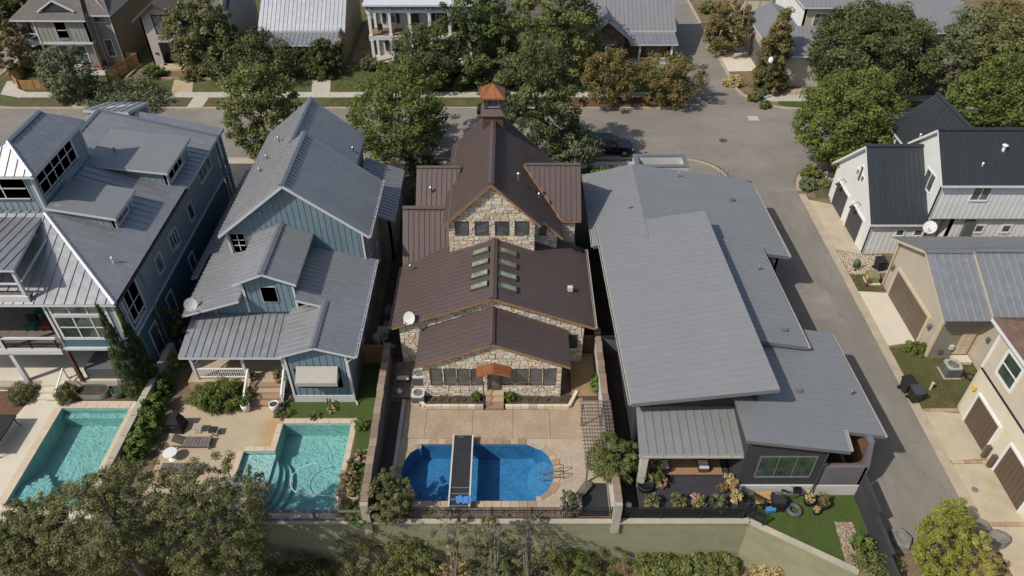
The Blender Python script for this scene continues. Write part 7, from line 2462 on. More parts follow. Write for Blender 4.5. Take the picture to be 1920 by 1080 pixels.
r2 = MB().bar((-30.05, 34.5, 1.55), (-30.05, 33.0, .95), .09, .08).box(-30.1, -30.0, 32.95, 33.05, 0, .98).box(-30.1, -30.0, 34.45, 34.55, .6, 1.58).bar((-30.05, 34.5, .95), (-30.05, 33.0, .35), .05)
part('stair_rail', r2, 'white', sp)
for (x, z, m_, c_) in ((-32.0, 0, 'lamp_green', 'dark turquoise'), (-30.9, 0, 'red', 'red'), (-30.1, 0, 'fabric_grey', 'pale')):
    t = thing('deck_chair', c_ + ' cushioned chair on the first-floor deck', 'chair', (x, 36.3, 3.56), 'chairs on the first-floor deck')
    part('seat', MB().box(x - .35, x + .35, 36.0, 36.6, 3.85, 4.0), m_, t)
    part('backrest', MB().box(x - .35, x + .35, 36.55, 36.68, 4.0, 4.5), 'black', t)
    for sx in (-.3, .3):
        part('leg', MB().box(x + sx - .03, x + sx + .03, 36.0, 36.06, 3.57, 3.85), 'black', t)
        part('leg', MB().box(x + sx - .03, x + sx + .03, 36.58, 36.64, 3.57, 3.85), 'black', t)
t = thing('deck_table', 'dark square table on the first-floor deck', 'table', (-31.4, 37.6, 3.56))
part('top', MB().box(-32.1, -30.8, 37.0, 38.2, 4.25, 4.32), 'lamp_green', t)
for sx in (-32.0, -30.9):
    for sy in (37.1, 38.1):
        part('leg', MB().box(sx - .03, sx + .03, sy - .03, sy + .03, 3.57, 4.25), 'black', t)

# ---- modern house terrace
for i, (x, lb_) in enumerate(((8.9, 'left'), (11.3, 'right'))):
    t = thing('lounge_chair', 'dark wicker chair with white cushion, the ' + lb_ + ' one under the patio roof', 'chair', (x, 28.0, .62), 'wicker lounge chairs')
    part('base', MB().box(x - .35, x + .35, 27.75, 28.4, .66, 1.0), 'brownwood', t)
    part('backrest', MB().box(x - .35, x + .35, 28.4, 28.55, .66, 1.5), 'brownwood', t)
    part('cushion', MB().box(x - .31, x + .31, 27.77, 28.38, 1.0, 1.12), 'cushion', t)
    t = thing('ottoman', 'dark wicker ottoman with white cushion before the ' + lb_ + ' lounge chair', 'ottoman', (x + .15, 27.15, .62), 'wicker ottomans')
    part('base', MB().box(x - .15, x + .45, 26.85, 27.45, .66, .98), 'brownwood', t)
    part('cushion', MB().box(x - .12, x + .42, 26.88, 27.42, .98, 1.1), 'cushion', t)
fb_ = thing('fire_bowl', 'round black fire bowl at the left of the dark terrace', 'fire bowl', (7.85, 25.9, .5))
part('bowl', MB().lathe([(.42, .5), (.5, .75), (.5, .95), (.44, .95), (.4, .86), (.02, .84)], 7.85, 25.9, 20), 'black', fb_, True)
pot('pale pot of ornamental grass at the terrace corner', 12.75, 25.85, .28, .5, 'terracotta', .5, plant='leaf_straw', pr=.4, seed=5)
pot('small rust-coloured pot beside the pale grass pot', 12.3, 25.6, .2, .34, 'bronze', .5, plant='leaf_rust', pr=.25, seed=6)
pot('planter of dried plants at the terrace edge', 12.85, 24.95, .22, .4, 'charcoal', .5, plant='leaf_straw', pr=.35, seed=7)
pot('large pot with a bushy plant beside the stone pier', 8.25, 26.55, .36, .5, 'charcoal', .5, plant='leaf_oak', pr=.75, seed=8)
pot('tub of pink and yellow flowers beside the fire bowl', 8.75, 25.95, .2, .3, 'bronze', .5, plant='leaf_flower', pr=.3, seed=9)
for i, (x, lb_) in enumerate(((8.0, 'leftmost'), (9.55, 'second from left'), (10.65, 'third from left'), (11.9, 'rightmost'))):
    pot('long-leaved plant pot behind the rail fence, ' + lb_ + ' of the four', x, 24.62, .2, .3, 'charcoal', .5, 'plant pots behind the rail fence', 'leaf_flower' if i == 2 else 'leaf_olive', 20 + i, .42)
pg_ = thing('garden_figure', 'small white and terracotta garden ornament in the narrow side yard', 'ornament', (6.7, 24.6, 0))
part('body', MB().lathe([(.18, .02), (.2, .3), (.12, .5)], 6.7, 24.6, 12), 'terracotta', pg_, True)
part('head', MB().lathe([(.05, .5), (.17, .6), (.17, .72), (.2, .74), (.02, .85)], 6.7, 24.6, 12), 'white', pg_, True)
# stairs with railings from terrace to turf
ts = thing('terrace_stairs', 'charcoal stairs with slanting railings from the terrace to the turf', 'stairs', (13.6, 24.9, 0))
for k in range(3):
    part('step', MB().obox((13.25 + k * .33, 24.95 - k * .14, .4 - k * .14), (.17, -.07, 0), (.22, .5, 0), (0, 0, .04)), 'charcoal', ts)
for (a, b) in (((13.05, 25.4), (14.6, 24.75)), ((12.95, 24.3), (14.3, 23.65))):
    A0, B0 = Vector((*a, .5)), Vector((*b, .02))
    for k in range(7):
        z = Vector((0, 0, .2 + k * .13))
        part('rail', MB().bar(A0 + z, B0 + z, .035), 'black_metal', ts)
    for q in (A0, B0):
        part('post', MB().bar(q, q + Vector((0, 0, 1.05)), .08), 'black_metal', ts)
cg = thing('covered_grill', 'black covered grill box on the turf by the concrete base', 'grill', (15.4, 24.9, 0))
part('cover', MB().prism([(15.0, 24.6, .75), (15.75, 24.55, .75), (15.95, 24.9, .75), (15.75, 25.25, .75), (15.0, 25.25, .75)], (0, 0, -.72)), 'black', cg)
part('top', MB().prism([(15.05, 24.65, .82), (15.7, 24.6, .82), (15.85, 24.9, .82), (15.7, 25.2, .82), (15.05, 25.2, .82)], (0, 0, -.06)), 'mat_black', cg)
single('cardboard_sheet', MB().obox((14.6, 25.15, .62), (.5, .03, .03), (-.02, .32, .1), (0, 0, .02)), 'cardboard', 'flat brown cardboard sheet leaning by the covered grill', 'cardboard', (14.6, 25.1, .5))
single('blue_bag', MB().obox((14.95, 24.55, .3), (.28, .05, 0), (0, .14, .02), (0, 0, .12)), 'canvas_blue', 'bright blue bag beside the cardboard sheet', 'bag', (14.95, 24.55, 0))
ring = MB()
for k in range(16):
    pass
tr_ = [(16.35 + .34 * math.cos(k * math.pi / 8), 24.62 + .34 * math.sin(k * math.pi / 8), .16) for k in range(17)]
single('inflatable_ring', MB().tube(tr_, .13, 10, False), 'rubber', 'grey inflatable ring lying on the turf', 'float', (16.35, 24.62, 0), smooth=True)
for x, y, r_, lb_, s_ in ((17.35, 25.15, .34, 'tall black tub by the concrete base', 30), (18.1, 24.95, .38, 'wide black tub with orange plants', 31), (17.6, 24.5, .22, 'small black pot nearest the grey ring', 32)):
    pot(lb_ + ' on the turf', x, y, r_, r_ * 1.4, 'black', 0, 'black tubs on the turf', 'leaf_rust' if s_ == 31 else 'leaf_straw', s_, r_ * .8)
bk = thing('bicycle', 'bicycle with a wire basket leaning on the concrete base', 'bicycle', (16.0, 25.5, 0))
for x in (15.55, 16.55):
    w_ = part('wheel', MB().tube([(x + .31 * math.cos(k * .524), 25.5, .33 + .31 * math.sin(k * .524)) for k in range(13)], .022, 5, False), 'black', bk)
    for k in range(4):
        a = k * .785
        part('spoke', MB().bar((x - .3 * math.cos(a), 25.5, .33 - .3 * math.sin(a)), (x + .3 * math.cos(a), 25.5, .33 + .3 * math.sin(a)), .008), 'grey_metal', w_)
part('frame', MB().tube([(15.55, 25.5, .33), (15.95, 25.5, .3), (16.35, 25.48, .75), (15.8, 25.48, .75), (15.95, 25.5, .3)], .02, 5).tube([(16.55, 25.5, .33), (16.35, 25.48, .95)], .02, 5), 'black_metal', bk)
part('handlebar', MB().tube([(16.3, 25.25, .98), (16.38, 25.48, .98), (16.3, 25.7, .98)], .016, 5), 'black_metal', bk)
part('basket', MB().box(16.45, 16.85, 25.32, 25.66, .7, .74).box(16.45, 16.47, 25.32, 25.66, .74, .95).box(16.83, 16.85, 25.32, 25.66, .74, .95).box(16.47, 16.83, 25.32, 25.34, .74, .95).box(16.47, 16.83, 25.64, 25.66, .74, .95), 'black_metal', bk)
part('saddle', MB().box(15.7, 15.95, 25.4, 25.56, .78, .83), 'black', bk)


# ---- alley things
def trash_bin(label, x, y, rz, lid='bin', z=0.0):
    t = thing('trash_bin', label, 'trash bin', (0, 0, z), 'wheeled trash bins')
    part('body', MB().add([(-.27, -.3, .06), (.27, -.3, .06), (.27, .28, .06), (-.27, .28, .06), (-.34, -.38, 1.0), (.34, -.38, 1.0), (.34, .36, 1.0), (-.34, .36, 1.0)],
         [(3, 2, 1, 0), (0, 1, 5, 4), (1, 2, 6, 5), (2, 3, 7, 6), (3, 0, 4, 7), (4, 5, 6, 7)]), 'bin', t)
    part('lid', MB().prism([(-.37, -.42, 1.02), (.37, -.42, 1.02), (.37, .4, 1.08), (-.37, .4, 1.08)], (0, 0, .05)), lid, t)
    part('handle', MB().tube([(-.3, .38, 1.0), (-.3, .47, 1.0), (.3, .47, 1.0), (.3, .38, 1.0)], .025, 6), 'bin', t)
    part('emblem', MB().box(-.12, .12, -.362, -.352, .78, .84), 'ac_white', t)
    for sx in (-.3, .3):
        part('wheel', MB().tube([(sx - .04, .3, .12), (sx + .04, .3, .12)], .12, 12), 'black', t)
    t.location = (x, y, z)
    t.rotation_euler = (0, 0, rz)
    return t


trash_bin('black trash bin with black lid, rear of the pair at the alley kerb', 26.55, 33.95, .25)
trash_bin('black trash bin with grey lid, nearest the brown garage doors', 26.75, 33.1, .15, 'bin_lid')
trash_bin('black trash bin beside the beige house wall and white house', 29.55, 46.9, .1)
tf = thing('transformer', 'olive green utility transformer box on a concrete pad', 'transformer', (28.5, 45.6, 0))
part('pad', MB().box(27.95, 29.0, 44.9, 45.9, 0, .14), 'concrete_pale', tf)
part('cabinet', MB().add([(28.0, 45.05, .14), (28.85, 45.05, .14), (28.85, 45.8, .14), (28.0, 45.8, .14), (28.0, 45.05, .7), (28.85, 45.05, .7), (28.85, 45.8, .92), (28.0, 45.8, .92)],
     [(0, 1, 5, 4), (1, 2, 6, 5), (2, 3, 7, 6), (3, 0, 4, 7), (4, 5, 6, 7)]), 'util_olive', tf)
part('label_plate', MB().box(27.985, 28.0, 45.2, 45.55, .4, .68), 'yellow', tf)
ut = thing('utility_pedestal', 'round green utility pedestal in the white gravel', 'utility box', (27.9, 47.3, 0))
part('cap', MB().lathe([(.24, .05), (.26, .5), (.2, .68), (.03, .74)], 27.9, 47.3, 14), 'green_paint', ut, True)
part('pipe', MB().tube([(28.25, 47.1, 0), (28.25, 47.1, .62)], .07, 8), 'pipe_pale', ut)
for (x, y, lb_) in ((27.6, 46.75, 'short dark stake beside the green utility pedestal'), (27.75, 44.75, 'short dark stake beside the olive transformer box')):
    single('stake', MB().bar((x, y, 0), (x + .12, y + .05, .85), .1), 'brownwood', lb_, 'stake', (x, y, 0), 'utility stakes')
p = at(1743, 731)
single('marker_pipe', MB().lathe([(.08, 0), (.08, .62), (.1, .62), (.1, .7)], p.x, p.y, 10), 'pipe_pale', 'pale green utility marker pipe in the lawn', 'marker', (p.x, p.y, 0))
hc = MB()
for j in range(4):
    hc.tube([(31.5 + (.42 - j * .05) * math.cos(k * .6 + j), 35.1 + (.36 - j * .03) * math.sin(k * .6 + j), .08 + j * .025) for k in range(12)], .025, 5)
single('garden_hose', hc, 'black', 'coiled black hose beside the grey air conditioner', 'hose', (31.5, 35.1, 0))
for (cx_, cy_, sx_, sy_, h_, lb_) in ((1822, 988, 1.1, .55, .7, 'long flat-topped grey boulder at the end of the alley'), (1830, 1020, .55, .4, .7, 'middle grey boulder below the long one'), (1868, 1012, .7, .5, .8, 'rounded grey boulder at the drive corner'), (1690, 1010, .55, .7, .5, 'low grey boulder beside the dark fence end')):
    p = at(cx_, cy_, .3)
    rr = random.Random(cx_)
    mb = MB()
    n = 10
    rings = []
    for (q, hz_) in ((1.0, -.7), (1.05, .25 * h_), (.95, .8 * h_), (.7, h_)):
        rings.append([(p.x + sx_ * q * math.cos(2 * math.pi * k / n) * rr.uniform(.85, 1.12), p.y + sy_ * q * math.sin(2 * math.pi * k / n) * rr.uniform(.85, 1.12), hz_ + rr.uniform(-.05, .05)) for k in range(n)])
    vs_ = [v for r_ in rings for v in r_]
    mb.add(vs_, [(i * n + k, i * n + (k + 1) % n, (i + 1) * n + (k + 1) % n, (i + 1) * n + k) for i in range(3) for k in range(n)] + [tuple(range(3 * n, 4 * n))])
    single('boulder', mb, 'rock', lb_, 'boulder', (p.x, p.y, 0), 'boulders at the alley end')
# manhole and valve covers
for (px, py, r_, lb_, m_) in ((1356, 263, .42, 'large rusty manhole cover in the street', 'brownwood'), (1211, 285, .14, 'small dark valve cover near the modern house kerb', 'black_metal'), (1828, 918, .2, 'grey drain cover in the lower drive', 'grey_metal')):
    p = at(px, py, .05)
    single('manhole_cover', MB().lathe([(r_, 0), (r_, .014)], p.x, p.y, 20, .005 if py < 300 else .052), m_, lb_, 'manhole cover', (p.x, p.y, 0))
# street lamp
sp_ = at(1428, 188)
lm_ = thing('street_lamp', 'green street lamp with a pale globe at the far corner', 'street lamp', (sp_.x, sp_.y, 0))
part('base', MB().lathe([(.24, 0), (.2, .5), (.12, .8)], sp_.x, sp_.y, 12), 'lamp_green', lm_)
part('post', MB().lathe([(.08, .8), (.06, 4.2), (.12, 4.3)], sp_.x, sp_.y, 10), 'lamp_green', lm_)
part('globe', MB().lathe([(.12, 4.3), (.27, 4.5), (.28, 4.75), (.16, 4.95), (.03, 5.05)], sp_.x, sp_.y, 14), 'globe', lm_, True)


# ---- cars
def car(label, x, y, rz, paint, suv=True, group='parked cars'):
    t = thing('parked_car', label, 'car', (0, 0, 0), group)
    hb = 1.0 if suv else .82
    ht = 1.72 if suv else 1.42
    w = .93
    prof_ = [(-2.35, .35), (2.3, .35), (2.4, .6), (2.3, hb - .12), (1.1, hb + .04), (.95, hb + .04), (-2.3, hb + .06), (-2.4, .7)]
    n = len(prof_)
    vs_ = []
    for s_, q in ((-1, 1), (1, 1)):
        for (a, h) in prof_:
            inset = .06 if h < .4 else (.04 if h > hb - .2 else 0)
            vs_.append((a, s_ * (w - inset - (.1 if abs(a) > 2.2 else 0)), h))
    fs = [(i, (i + 1) % n, n + (i + 1) % n, n + i) for i in range(n)] + [tuple(reversed(range(n))), tuple(range(n, 2 * n))]
    part('body', MB().add(vs_, [tuple(reversed(f)) for f in fs]), paint, t)
    rear = -2.2 if suv else -1.7
    lo = [(rear, -w + .06, hb + .04), (1.05, -w + .06, hb + .02), (1.05, w - .06, hb + .02), (rear, w - .06, hb + .04)]
    hi = [(rear + .35, -w + .2, ht), (.2, -w + .2, ht - .02), (.2, w - .2, ht - .02), (rear + .35, w - .2, ht)]
    cab = part('cabin', MB().add(lo + hi, [(0, 1, 5, 4), (1, 2, 6, 5), (2, 3, 7, 6), (3, 0, 4, 7)]), 'glass', t)
    part('roof', MB().prism([(h[0], h[1], h[2]) for h in hi], (0, 0, .05)), paint, t)
    for s_ in (-1, 1):
        for (q0, q1) in ((0, .0), (.36, .36), (.7, .7), (1, 1)):
            a = Vector(lo[0 if s_ < 0 else 3]).lerp(Vector(lo[1 if s_ < 0 else 2]), q0)
            b = Vector(hi[0 if s_ < 0 else 3]).lerp(Vector(hi[1 if s_ < 0 else 2]), q1)
            part('pillar', MB().bar(a, b, .09, .05), paint, cab)
        for wx in (-1.45, 1.48):
            wh = part('wheel', MB().tube([(wx, s_ * (w - .2), .36), (wx, s_ * (w + .01), .36)], .37, 18), 'black', t)
            part('rim', MB().tube([(wx, s_ * (w - .02), .36), (wx, s_ * (w + .025), .36)], .24, 12), 'steel', wh)
        part('mirror', MB().box(.75, .95, s_ * (w + .12) - .1, s_ * (w + .12) + .1, hb + .05, hb + .2), paint, t)
        part('headlight', MB().box(2.2, 2.36, s_ * .68 - .2, s_ * .68 + .2, hb - .32, hb - .16), 'globe', t)
        part('tail_light', MB().box(-2.41, -2.33, s_ * .7 - .14, s_ * .7 + .14, hb - .25, hb), 'red', t)
        part('handle', MB().box(-.1, .08, s_ * w - .01, s_ * w + .01, hb - .14, hb - .1), 'steel', t)
    part('bumper', MB().box(2.3, 2.45, -.8, .8, .36, .52), 'black', t)
    t.location = (x, y, .01)
    t.rotation_euler = (0, 0, rz)
    return t


car('black sport utility car parked before the stone house', 9.6, 65.55, 0, 'car_black')
car('dark car parked at the far kerb behind the copper-topped cupola', -1.35, 73.6, 0, 'car_grey', False)
car('dark blue-black car in the shaded side street at upper left', -63.2, 96.5, 1.45, 'car_grey')
# bits before the grey house
t = thing('picnic_table', 'pale picnic table on the patio of the grey house', 'table', (-50.6, 84.2, .13))
part('top', MB().box(-51.6, -49.9, 83.95, 84.5, .8, .85), 'ac_white', t)
for x in (-51.4, -50.1):
    part('leg', MB().box(x - .05, x + .05, 84.0, 84.45, .13, .8), 'ac_white', t)
for x, m_, lb_ in ((-49.3, 'red', 'red patio chair right of the picnic table'), (-48.5, 'brownwood', 'brown patio chair between the red chair and the bicycle')):
    t = thing('patio_chair', lb_, 'chair', (x, 84.8, .13))
    part('seat', MB().box(x - .3, x + .3, 84.5, 85.1, .5, .58), m_, t)
    part('backrest', MB().box(x - .3, x + .3, 85.05, 85.12, .58, 1.1), m_, t)
    part('leg', MB().box(x - .28, x - .22, 84.52, 84.58, .13, .5), m_, t)
    part('leg', MB().box(x + .22, x + .28, 84.52, 84.58, .13, .5), m_, t)
b2 = thing('bicycle', 'dark bicycle on the patio of the grey house', 'bicycle', (-47.3, 84.4, .13))
for x in (-47.8, -46.8):
    part('wheel', MB().tube([(x + .33 * math.cos(k * .524), 84.4, .47 + .33 * math.sin(k * .524)) for k in range(13)], .03, 5, False), 'black', b2)
part('frame', MB().tube([(-47.8, 84.4, .47), (-47.4, 84.4, .45), (-47.0, 84.4, .95), (-47.55, 84.4, .95), (-47.4, 84.4, .45)], .025, 5).tube([(-46.8, 84.4, .47), (-47.0, 84.4, 1.1)], .025, 5), 'black_metal', b2)
part('handlebar', MB().tube([(-47.05, 84.15, 1.12), (-47.0, 84.4, 1.14), (-47.05, 84.65, 1.12)], .02, 5), 'black_metal', b2)
t = thing('pumpkin', 'orange pumpkin by the stucco house door', 'pumpkin', (-41.7, 85.6, .3))
part('fruit', MB().lathe([(.05, .0), (.2, .08), (.22, .18), (.12, .28), (.02, .26)], -41.7, 85.6, 12, .3), 'terracotta', t, True)
part('stalk', MB().lathe([(.02, 0), (.02, .08)], -41.7, 85.6, 6, .56), 'green_paint', t)
rc = thing('garden_chair', 'dark red garden chair on the stone path of the stucco house', 'chair', (-38.2, 82.3, .12))
part('seat', MB().box(-38.45, -38.0, 82.1, 82.5, .45, .5), 'red', rc)
part('backrest', MB().box(-38.45, -38.0, 82.45, 82.52, .5, .95), 'red', rc)
part('leg', MB().box(-38.43, -38.38, 82.12, 82.17, .12, .45), 'red', rc)
part('leg', MB().box(-38.07, -38.02, 82.12, 82.17, .12, .45), 'red', rc)
# side-street fence and sign posts on the far corner, street-side fence of the modern house
cf = thing('rail_fence', 'low dark fence with pale slats beyond the modern house roof', 'fence', (17, 58, 0))
for x in (15.2, 16.6, 18.0, 19.4):
    part('post', MB().box(x - .1, x + .1, 56.9, 57.1, 0, 2.3), 'charcoal', cf)
for k in range(5):
    part('slat', MB().box(15.1, 19.6, 57.1, 57.16, .4 + k * .38, .62 + k * .38), 'fabric_grey', cf)
pebbles('white_gravel', 'white and tan gravel beside the white house garage', [[(27.1, 46.3), (29.0, 46.3), (30.5, 46.6), (30.5, 48.8), (29.0, 48.8), (27.1, 49.4)]], [2600], .05, 'white_pebble', z=.05)
pebbles('river_rock', 'strip of river stones beside the dark board fence', [[(18.3, 21.25), (19.4, 20.9), (19.5, 23.9), (18.5, 23.9)]], [1700], .05, z=.03, seed=5)
pebbles('corner_gravel', 'pebbles in the kerbed corner bed below the round tree', [[(27.3, 59.7), (28, 62), (31.5, 63), (34, 63), (34, 61.7), (29.4, 61.6)], [(29.2, 77.95), (38, 77.95), (38, 79.6), (29.2, 79.6)]], [1100, 2000], .06, 'white_pebble', z=.1, seed=6)
flush_stones(300)

# ------------------------------------------------------------------ trees and plants
def tpx(name, label, cx, cy, w, h, Y, leaf, zb=0.0, X=None, **kw):
    """place a tree standing at depth Y whose crown spans the given survey-photo box"""
    z = zat(Y, cy)
    d = Y * CP + (CH - z) * SP
    x = xat(cx, Y, z)
    s = F / d
    rx = w / 2 / s
    hh_ = h / 2 / s
    rz = math.sqrt(max(hh_ ** 2 - (SP * rx * .8) ** 2, (0.5 * hh_) ** 2)) / CP
    kw.setdefault('clumps', 80)
    f = kw.pop('fill', 0.97)
    kw['clumps'] = int(kw['clumps'] * 1.5)
    kw['clr'] = kw.get('clr', .22) * .88
    kw['size'] = kw.get('size', .2) * .74
    kw['per'] = int(kw.get('per', 60) * 1.15)
    return tree(name, label, (x if X is None else X, Y, zb), (x, Y, z), (rx * f, rx * f, rz * f), leaf, **kw)


TP = tpx
# street trees on the near side
TP('street_tree', 'rounded bright green street tree beside the blue gabled house', 491, 207, 145, 163, 63.9, 'leaf_oak', seed=11, clumps=130, per=75, size=.2, clr=.2)
TP('street_tree', 'spreading yellow-green street tree left of the cupola', 750, 214, 180, 148, 63.9, 'leaf_fresh', seed=12, clumps=120, per=70, size=.22, clr=.19, lump=.35)
TP('street_tree', 'tall dark green street tree right of the cupola', 1006, 180, 168, 190, 62.3, 'leaf_dark', seed=13, clumps=150, per=75, size=.2, clr=.19)
# beyond the street
TP('dark_tree', 'tall dark tree directly behind the copper cupola', 903, 82, 138, 182, 81, 'leaf_deep', seed=14, clumps=140, per=75, size=.25, clr=.2)
TP('tall_tree', 'tall green tree at top centre before the brick house', 1048, 60, 160, 200, 82, 'leaf_oak', seed=15, clumps=150, per=75, size=.26, clr=.19)
TP('live_oak', 'low dark live oak before the columned house', 795, 112, 122, 118, 80.5, 'leaf_dark', seed=16, clumps=110, per=70, size=.22, clr=.22)
TP('crape_myrtle', 'rusty crape myrtle left of the pair on the red mulch strip', 1145, 140, 112, 95, 76.5, 'leaf_rust', seed=17, clumps=90, per=60, size=.18, stems=5, trunk=.08, clr=.2)
TP('crape_myrtle', 'rusty crape myrtle nearest the side street on the red mulch strip', 1254, 145, 118, 100, 76.4, 'leaf_rust', seed=18, clumps=90, per=60, size=.18, stems=5, trunk=.08, clr=.2)
TP('feathery_tree', 'drooping olive tree before the stucco house', 378, 66, 130, 130, 84.3, 'leaf_olive', seed=19, clumps=120, per=65, size=.24, clr=.2)
TP('live_oak', 'low dark live oak between stucco house and cottage', 462, 108, 175, 105, 82.5, 'leaf_dark', seed=20, clumps=130, per=65, size=.22, clr=.19)
TP('grey_oak', 'small grey-green oak inside the slatted fence corner', 125, 146, 100, 108, 77.2, 'leaf_grey', seed=21, clumps=90, per=65, size=.2, clr=.22)
TP('grey_oak', 'wide low grey-green tree behind the tower house roof', 243, 190, 160, 88, 76.4, 'leaf_grey', seed=22, clumps=110, per=60, size=.2, clr=.2)
TP('small_tree', 'small rust-tinged tree at the left image edge', 22, 82, 80, 95, 84, 'leaf_rust', seed=23, clumps=70, per=60, size=.22, trunk=.1)
TP('yellow_tree', 'yellowing tree behind the grey house at top left', 82, 18, 45, 50, 99, 'leaf_yellow', seed=24, clumps=50, per=50, size=.25)
TP('shade_tree', 'large shade tree over the dark car at top left', 12, 10, 110, 95, 100, 'leaf_deep', seed=25, clumps=90, per=60, size=.3)
TP('small_tree', 'small dark tree before the cottage porch', 606, 116, 72, 72, 83.6, 'leaf_deep', seed=26, clumps=70, per=60, size=.2)
TP('small_tree', 'wide rusty tree beside the deck of the corner house', 1360, 48, 95, 80, 90, 'leaf_rust', seed=27, clumps=90, per=60, size=.2, clr=.2)
TP('magnolia', 'tall cone-shaped magnolia at the far street corner', 1448, 116, 90, 168, 79.5, 'leaf_rust', seed=28, clumps=140, per=65, size=.2, cone=.55, clr=.2)
TP('great_oak', 'great dark oak with spreading crown beyond the street at upper right', 1642, 92, 230, 170, 79.5, 'leaf_dark', seed=29, clumps=260, per=80, size=.24, clr=.15, hollow=.35)
TP('lacy_tree', 'lacy grey-green tree right of the great oak', 1782, 120, 80, 110, 78, 'leaf_grey', seed=30, clumps=60, per=45, size=.2, clr=.22)
TP('far_tree', 'large olive tree at the upper right image edge', 1880, 80, 165, 110, 83, 'leaf_olive', seed=31, clumps=160, per=70, size=.25, clr=.18)
TP('rusty_tree', 'rust-topped tree in the top right corner', 1885, 25, 90, 50, 96, 'leaf_rust', seed=32, clumps=60, per=50, size=.28)
TP('round_tree', 'full round green tree at the street corner before the white house', 1597, 222, 196, 178, 61.8, 'leaf_fresh', seed=33, clumps=190, per=85, size=.2, clr=.17, lump=.2, hollow=.4)
TP('broad_tree', 'broad green tree behind the black-roofed white house', 1865, 186, 175, 155, 68, 'leaf_fresh', seed=34, clumps=140, per=75, size=.22, clr=.2)
# foreground trees below the retaining wall
TP('live_oak', 'large live oak in the foreground, middle one of the three at lower left', 207, 972, 240, 220, 21.4, 'leaf_olive', -4.0, seed=41, clumps=420, per=62, size=.078, clr=.1, lump=.38, lumps=14, gaps=.12, branches=16, bark='bark_pale', fill=.92, trunk=.2)
TP('live_oak', 'large live oak in the foreground, rightmost, shading the ledge pool', 405, 985, 215, 235, 21.8, 'leaf_olive', -4.0, seed=42, clumps=410, per=62, size=.078, clr=.1, lump=.38, lumps=14, gaps=.12, branches=16, bark='bark_pale', fill=.92, trunk=.2)
TP('live_oak', 'olive-brown live oak in the bottom left corner', 50, 1020, 215, 175, 20.6, 'leaf_olive', -4.0, seed=43, clumps=360, per=62, size=.078, clr=.1, lump=.38, lumps=14, gaps=.12, branches=16, bark='bark_pale', fill=.92)
TP('yellow_tree', 'yellow-green multi-stemmed tree at the alley end', 1765, 1008, 150, 165, 21.6, 'leaf_yellow', -.2, seed=44, gaps=.5, clumps=150, per=85, size=.09, stems=5, trunk=.07, clr=.14, lump=1.0, lumps=9, hollow=.4, fill=.9)
TP('garden_tree', 'bushy green tree growing through the grey pergola', 1143, 862, 105, 92, 26.9, 'leaf_oak', 0, seed=45, clumps=110, per=80, size=.075, clr=.18, trunk=.09)
TP('olive_tree', 'dense round shrub-like tree at the left end of the metal fence', 732, 932, 92, 90, 24.75, 'leaf_olive', 0, seed=46, clumps=110, per=85, size=.07, clr=.18, trunk=.08)
# cypresses
def cypress(label, x, y, h, r_, seed):
    rng = np.random.default_rng(seed)
    t = thing('cypress', label, 'tree', (x, y, 0), 'cypresses by the left pool')
    k = 420
    zz = rng.random(k) ** 1.3 * h * .98 + .2
    a = rng.random(k) * 6.283
    q = r_ * np.clip(1 - (zz / h) ** 1.3, .05, 1) * (.55 + .45 * rng.random(k)) * np.clip(zz / .8, .5, 1)
    pts = np.stack([np.cos(a) * q, np.sin(a) * q, zz], 1)
    rad_ = .06 + .22 * r_ * np.clip(1 - zz / h, .1, 1)
    V, rnd = leaves(rng, pts, rad_, 70, .05, up=.25, squash=1.7)
    o = bpy.data.objects.new('crown', quads_mesh('crown', V, rnd, 'leaf_cypress'))
    COL.objects.link(o)
    o.parent = t
    part('trunk', MB().tube([(x, y, 0), (x, y, h * .5), (x, y, h * .9)], [.12, .07, .02], 7), 'bark', t)


cypress('taller cypress spire against the blue sunroom', -24.95, 33.5, 8.1, .95, 51)
cypress('shorter cypress spire nearest the concrete wall', -24.35, 34.3, 7.2, .75, 52)
TP('lime_tree', 'young tree with yellow leaf tips between the two blue houses', 318, 622, 62, 110, 38.6, 'leaf_olive', 0, seed=53, clumps=46, per=55, size=.13, trunk=.06)
TP('fig_tree', 'yellow-leaved sapling beside the patio roof corner', 330, 682, 40, 40, 36.2, 'leaf_yellow', 0, seed=54, clumps=14, per=26, size=.14, trunk=.04)
# hedges, vines and shrubs in the gardens
for i, (px, py, w, h, lb_) in enumerate(((300, 720, .55, .8, 'nearest the houses'), (282, 765, .6, .9, 'second from the houses'), (262, 808, .75, .9, 'beside the covered grill'), (245, 838, .7, .8, 'nearest the foreground trees'))):
    p = at(px, py, .6)
    shrub('vine', 'bright green vine over the pale concrete wall, ' + lb_, (p.x + .35, p.y, 0), (w, 1.1, h), 'leaf_vine', 60 + i, 34, 70, .085, 'vine', 'vines on the concrete wall')
shrub('hedge', 'large dense green hedge mound before the white porch rail', (-19.3, 32.9, 0), (2.15, 1.15, .85), 'leaf_fresh', 65, 130, 75, .075, 'hedge', clr=.2, hollow=.25)
for i, (px, py, r_, lb_) in enumerate(((40, 742, .85, 'left of the pale concrete steps'), (126, 742, .72, 'right of the pale concrete steps'))):
    p = at(px, py, .3)
    shrub('boxwood', 'clipped olive-gold shrub ' + lb_, (p.x, p.y, 0), (r_, r_, .62), 'leaf_olive', 66 + i, 60, 80, .05, group='clipped shrubs by the steps', hollow=.6)
for i, (px, py, lb_) in enumerate(((892, 745, 'left'), (956, 745, 'right'))):
    p = at(px, py, .35)
    shrub('boxwood', 'round green boxwood ' + lb_ + ' of the stone steps', (p.x, p.y, 0.1), (.36, .34, .42), 'leaf_fresh', 70 + i, 40, 70, .045, group='boxwoods by the stone steps', hollow=.6)
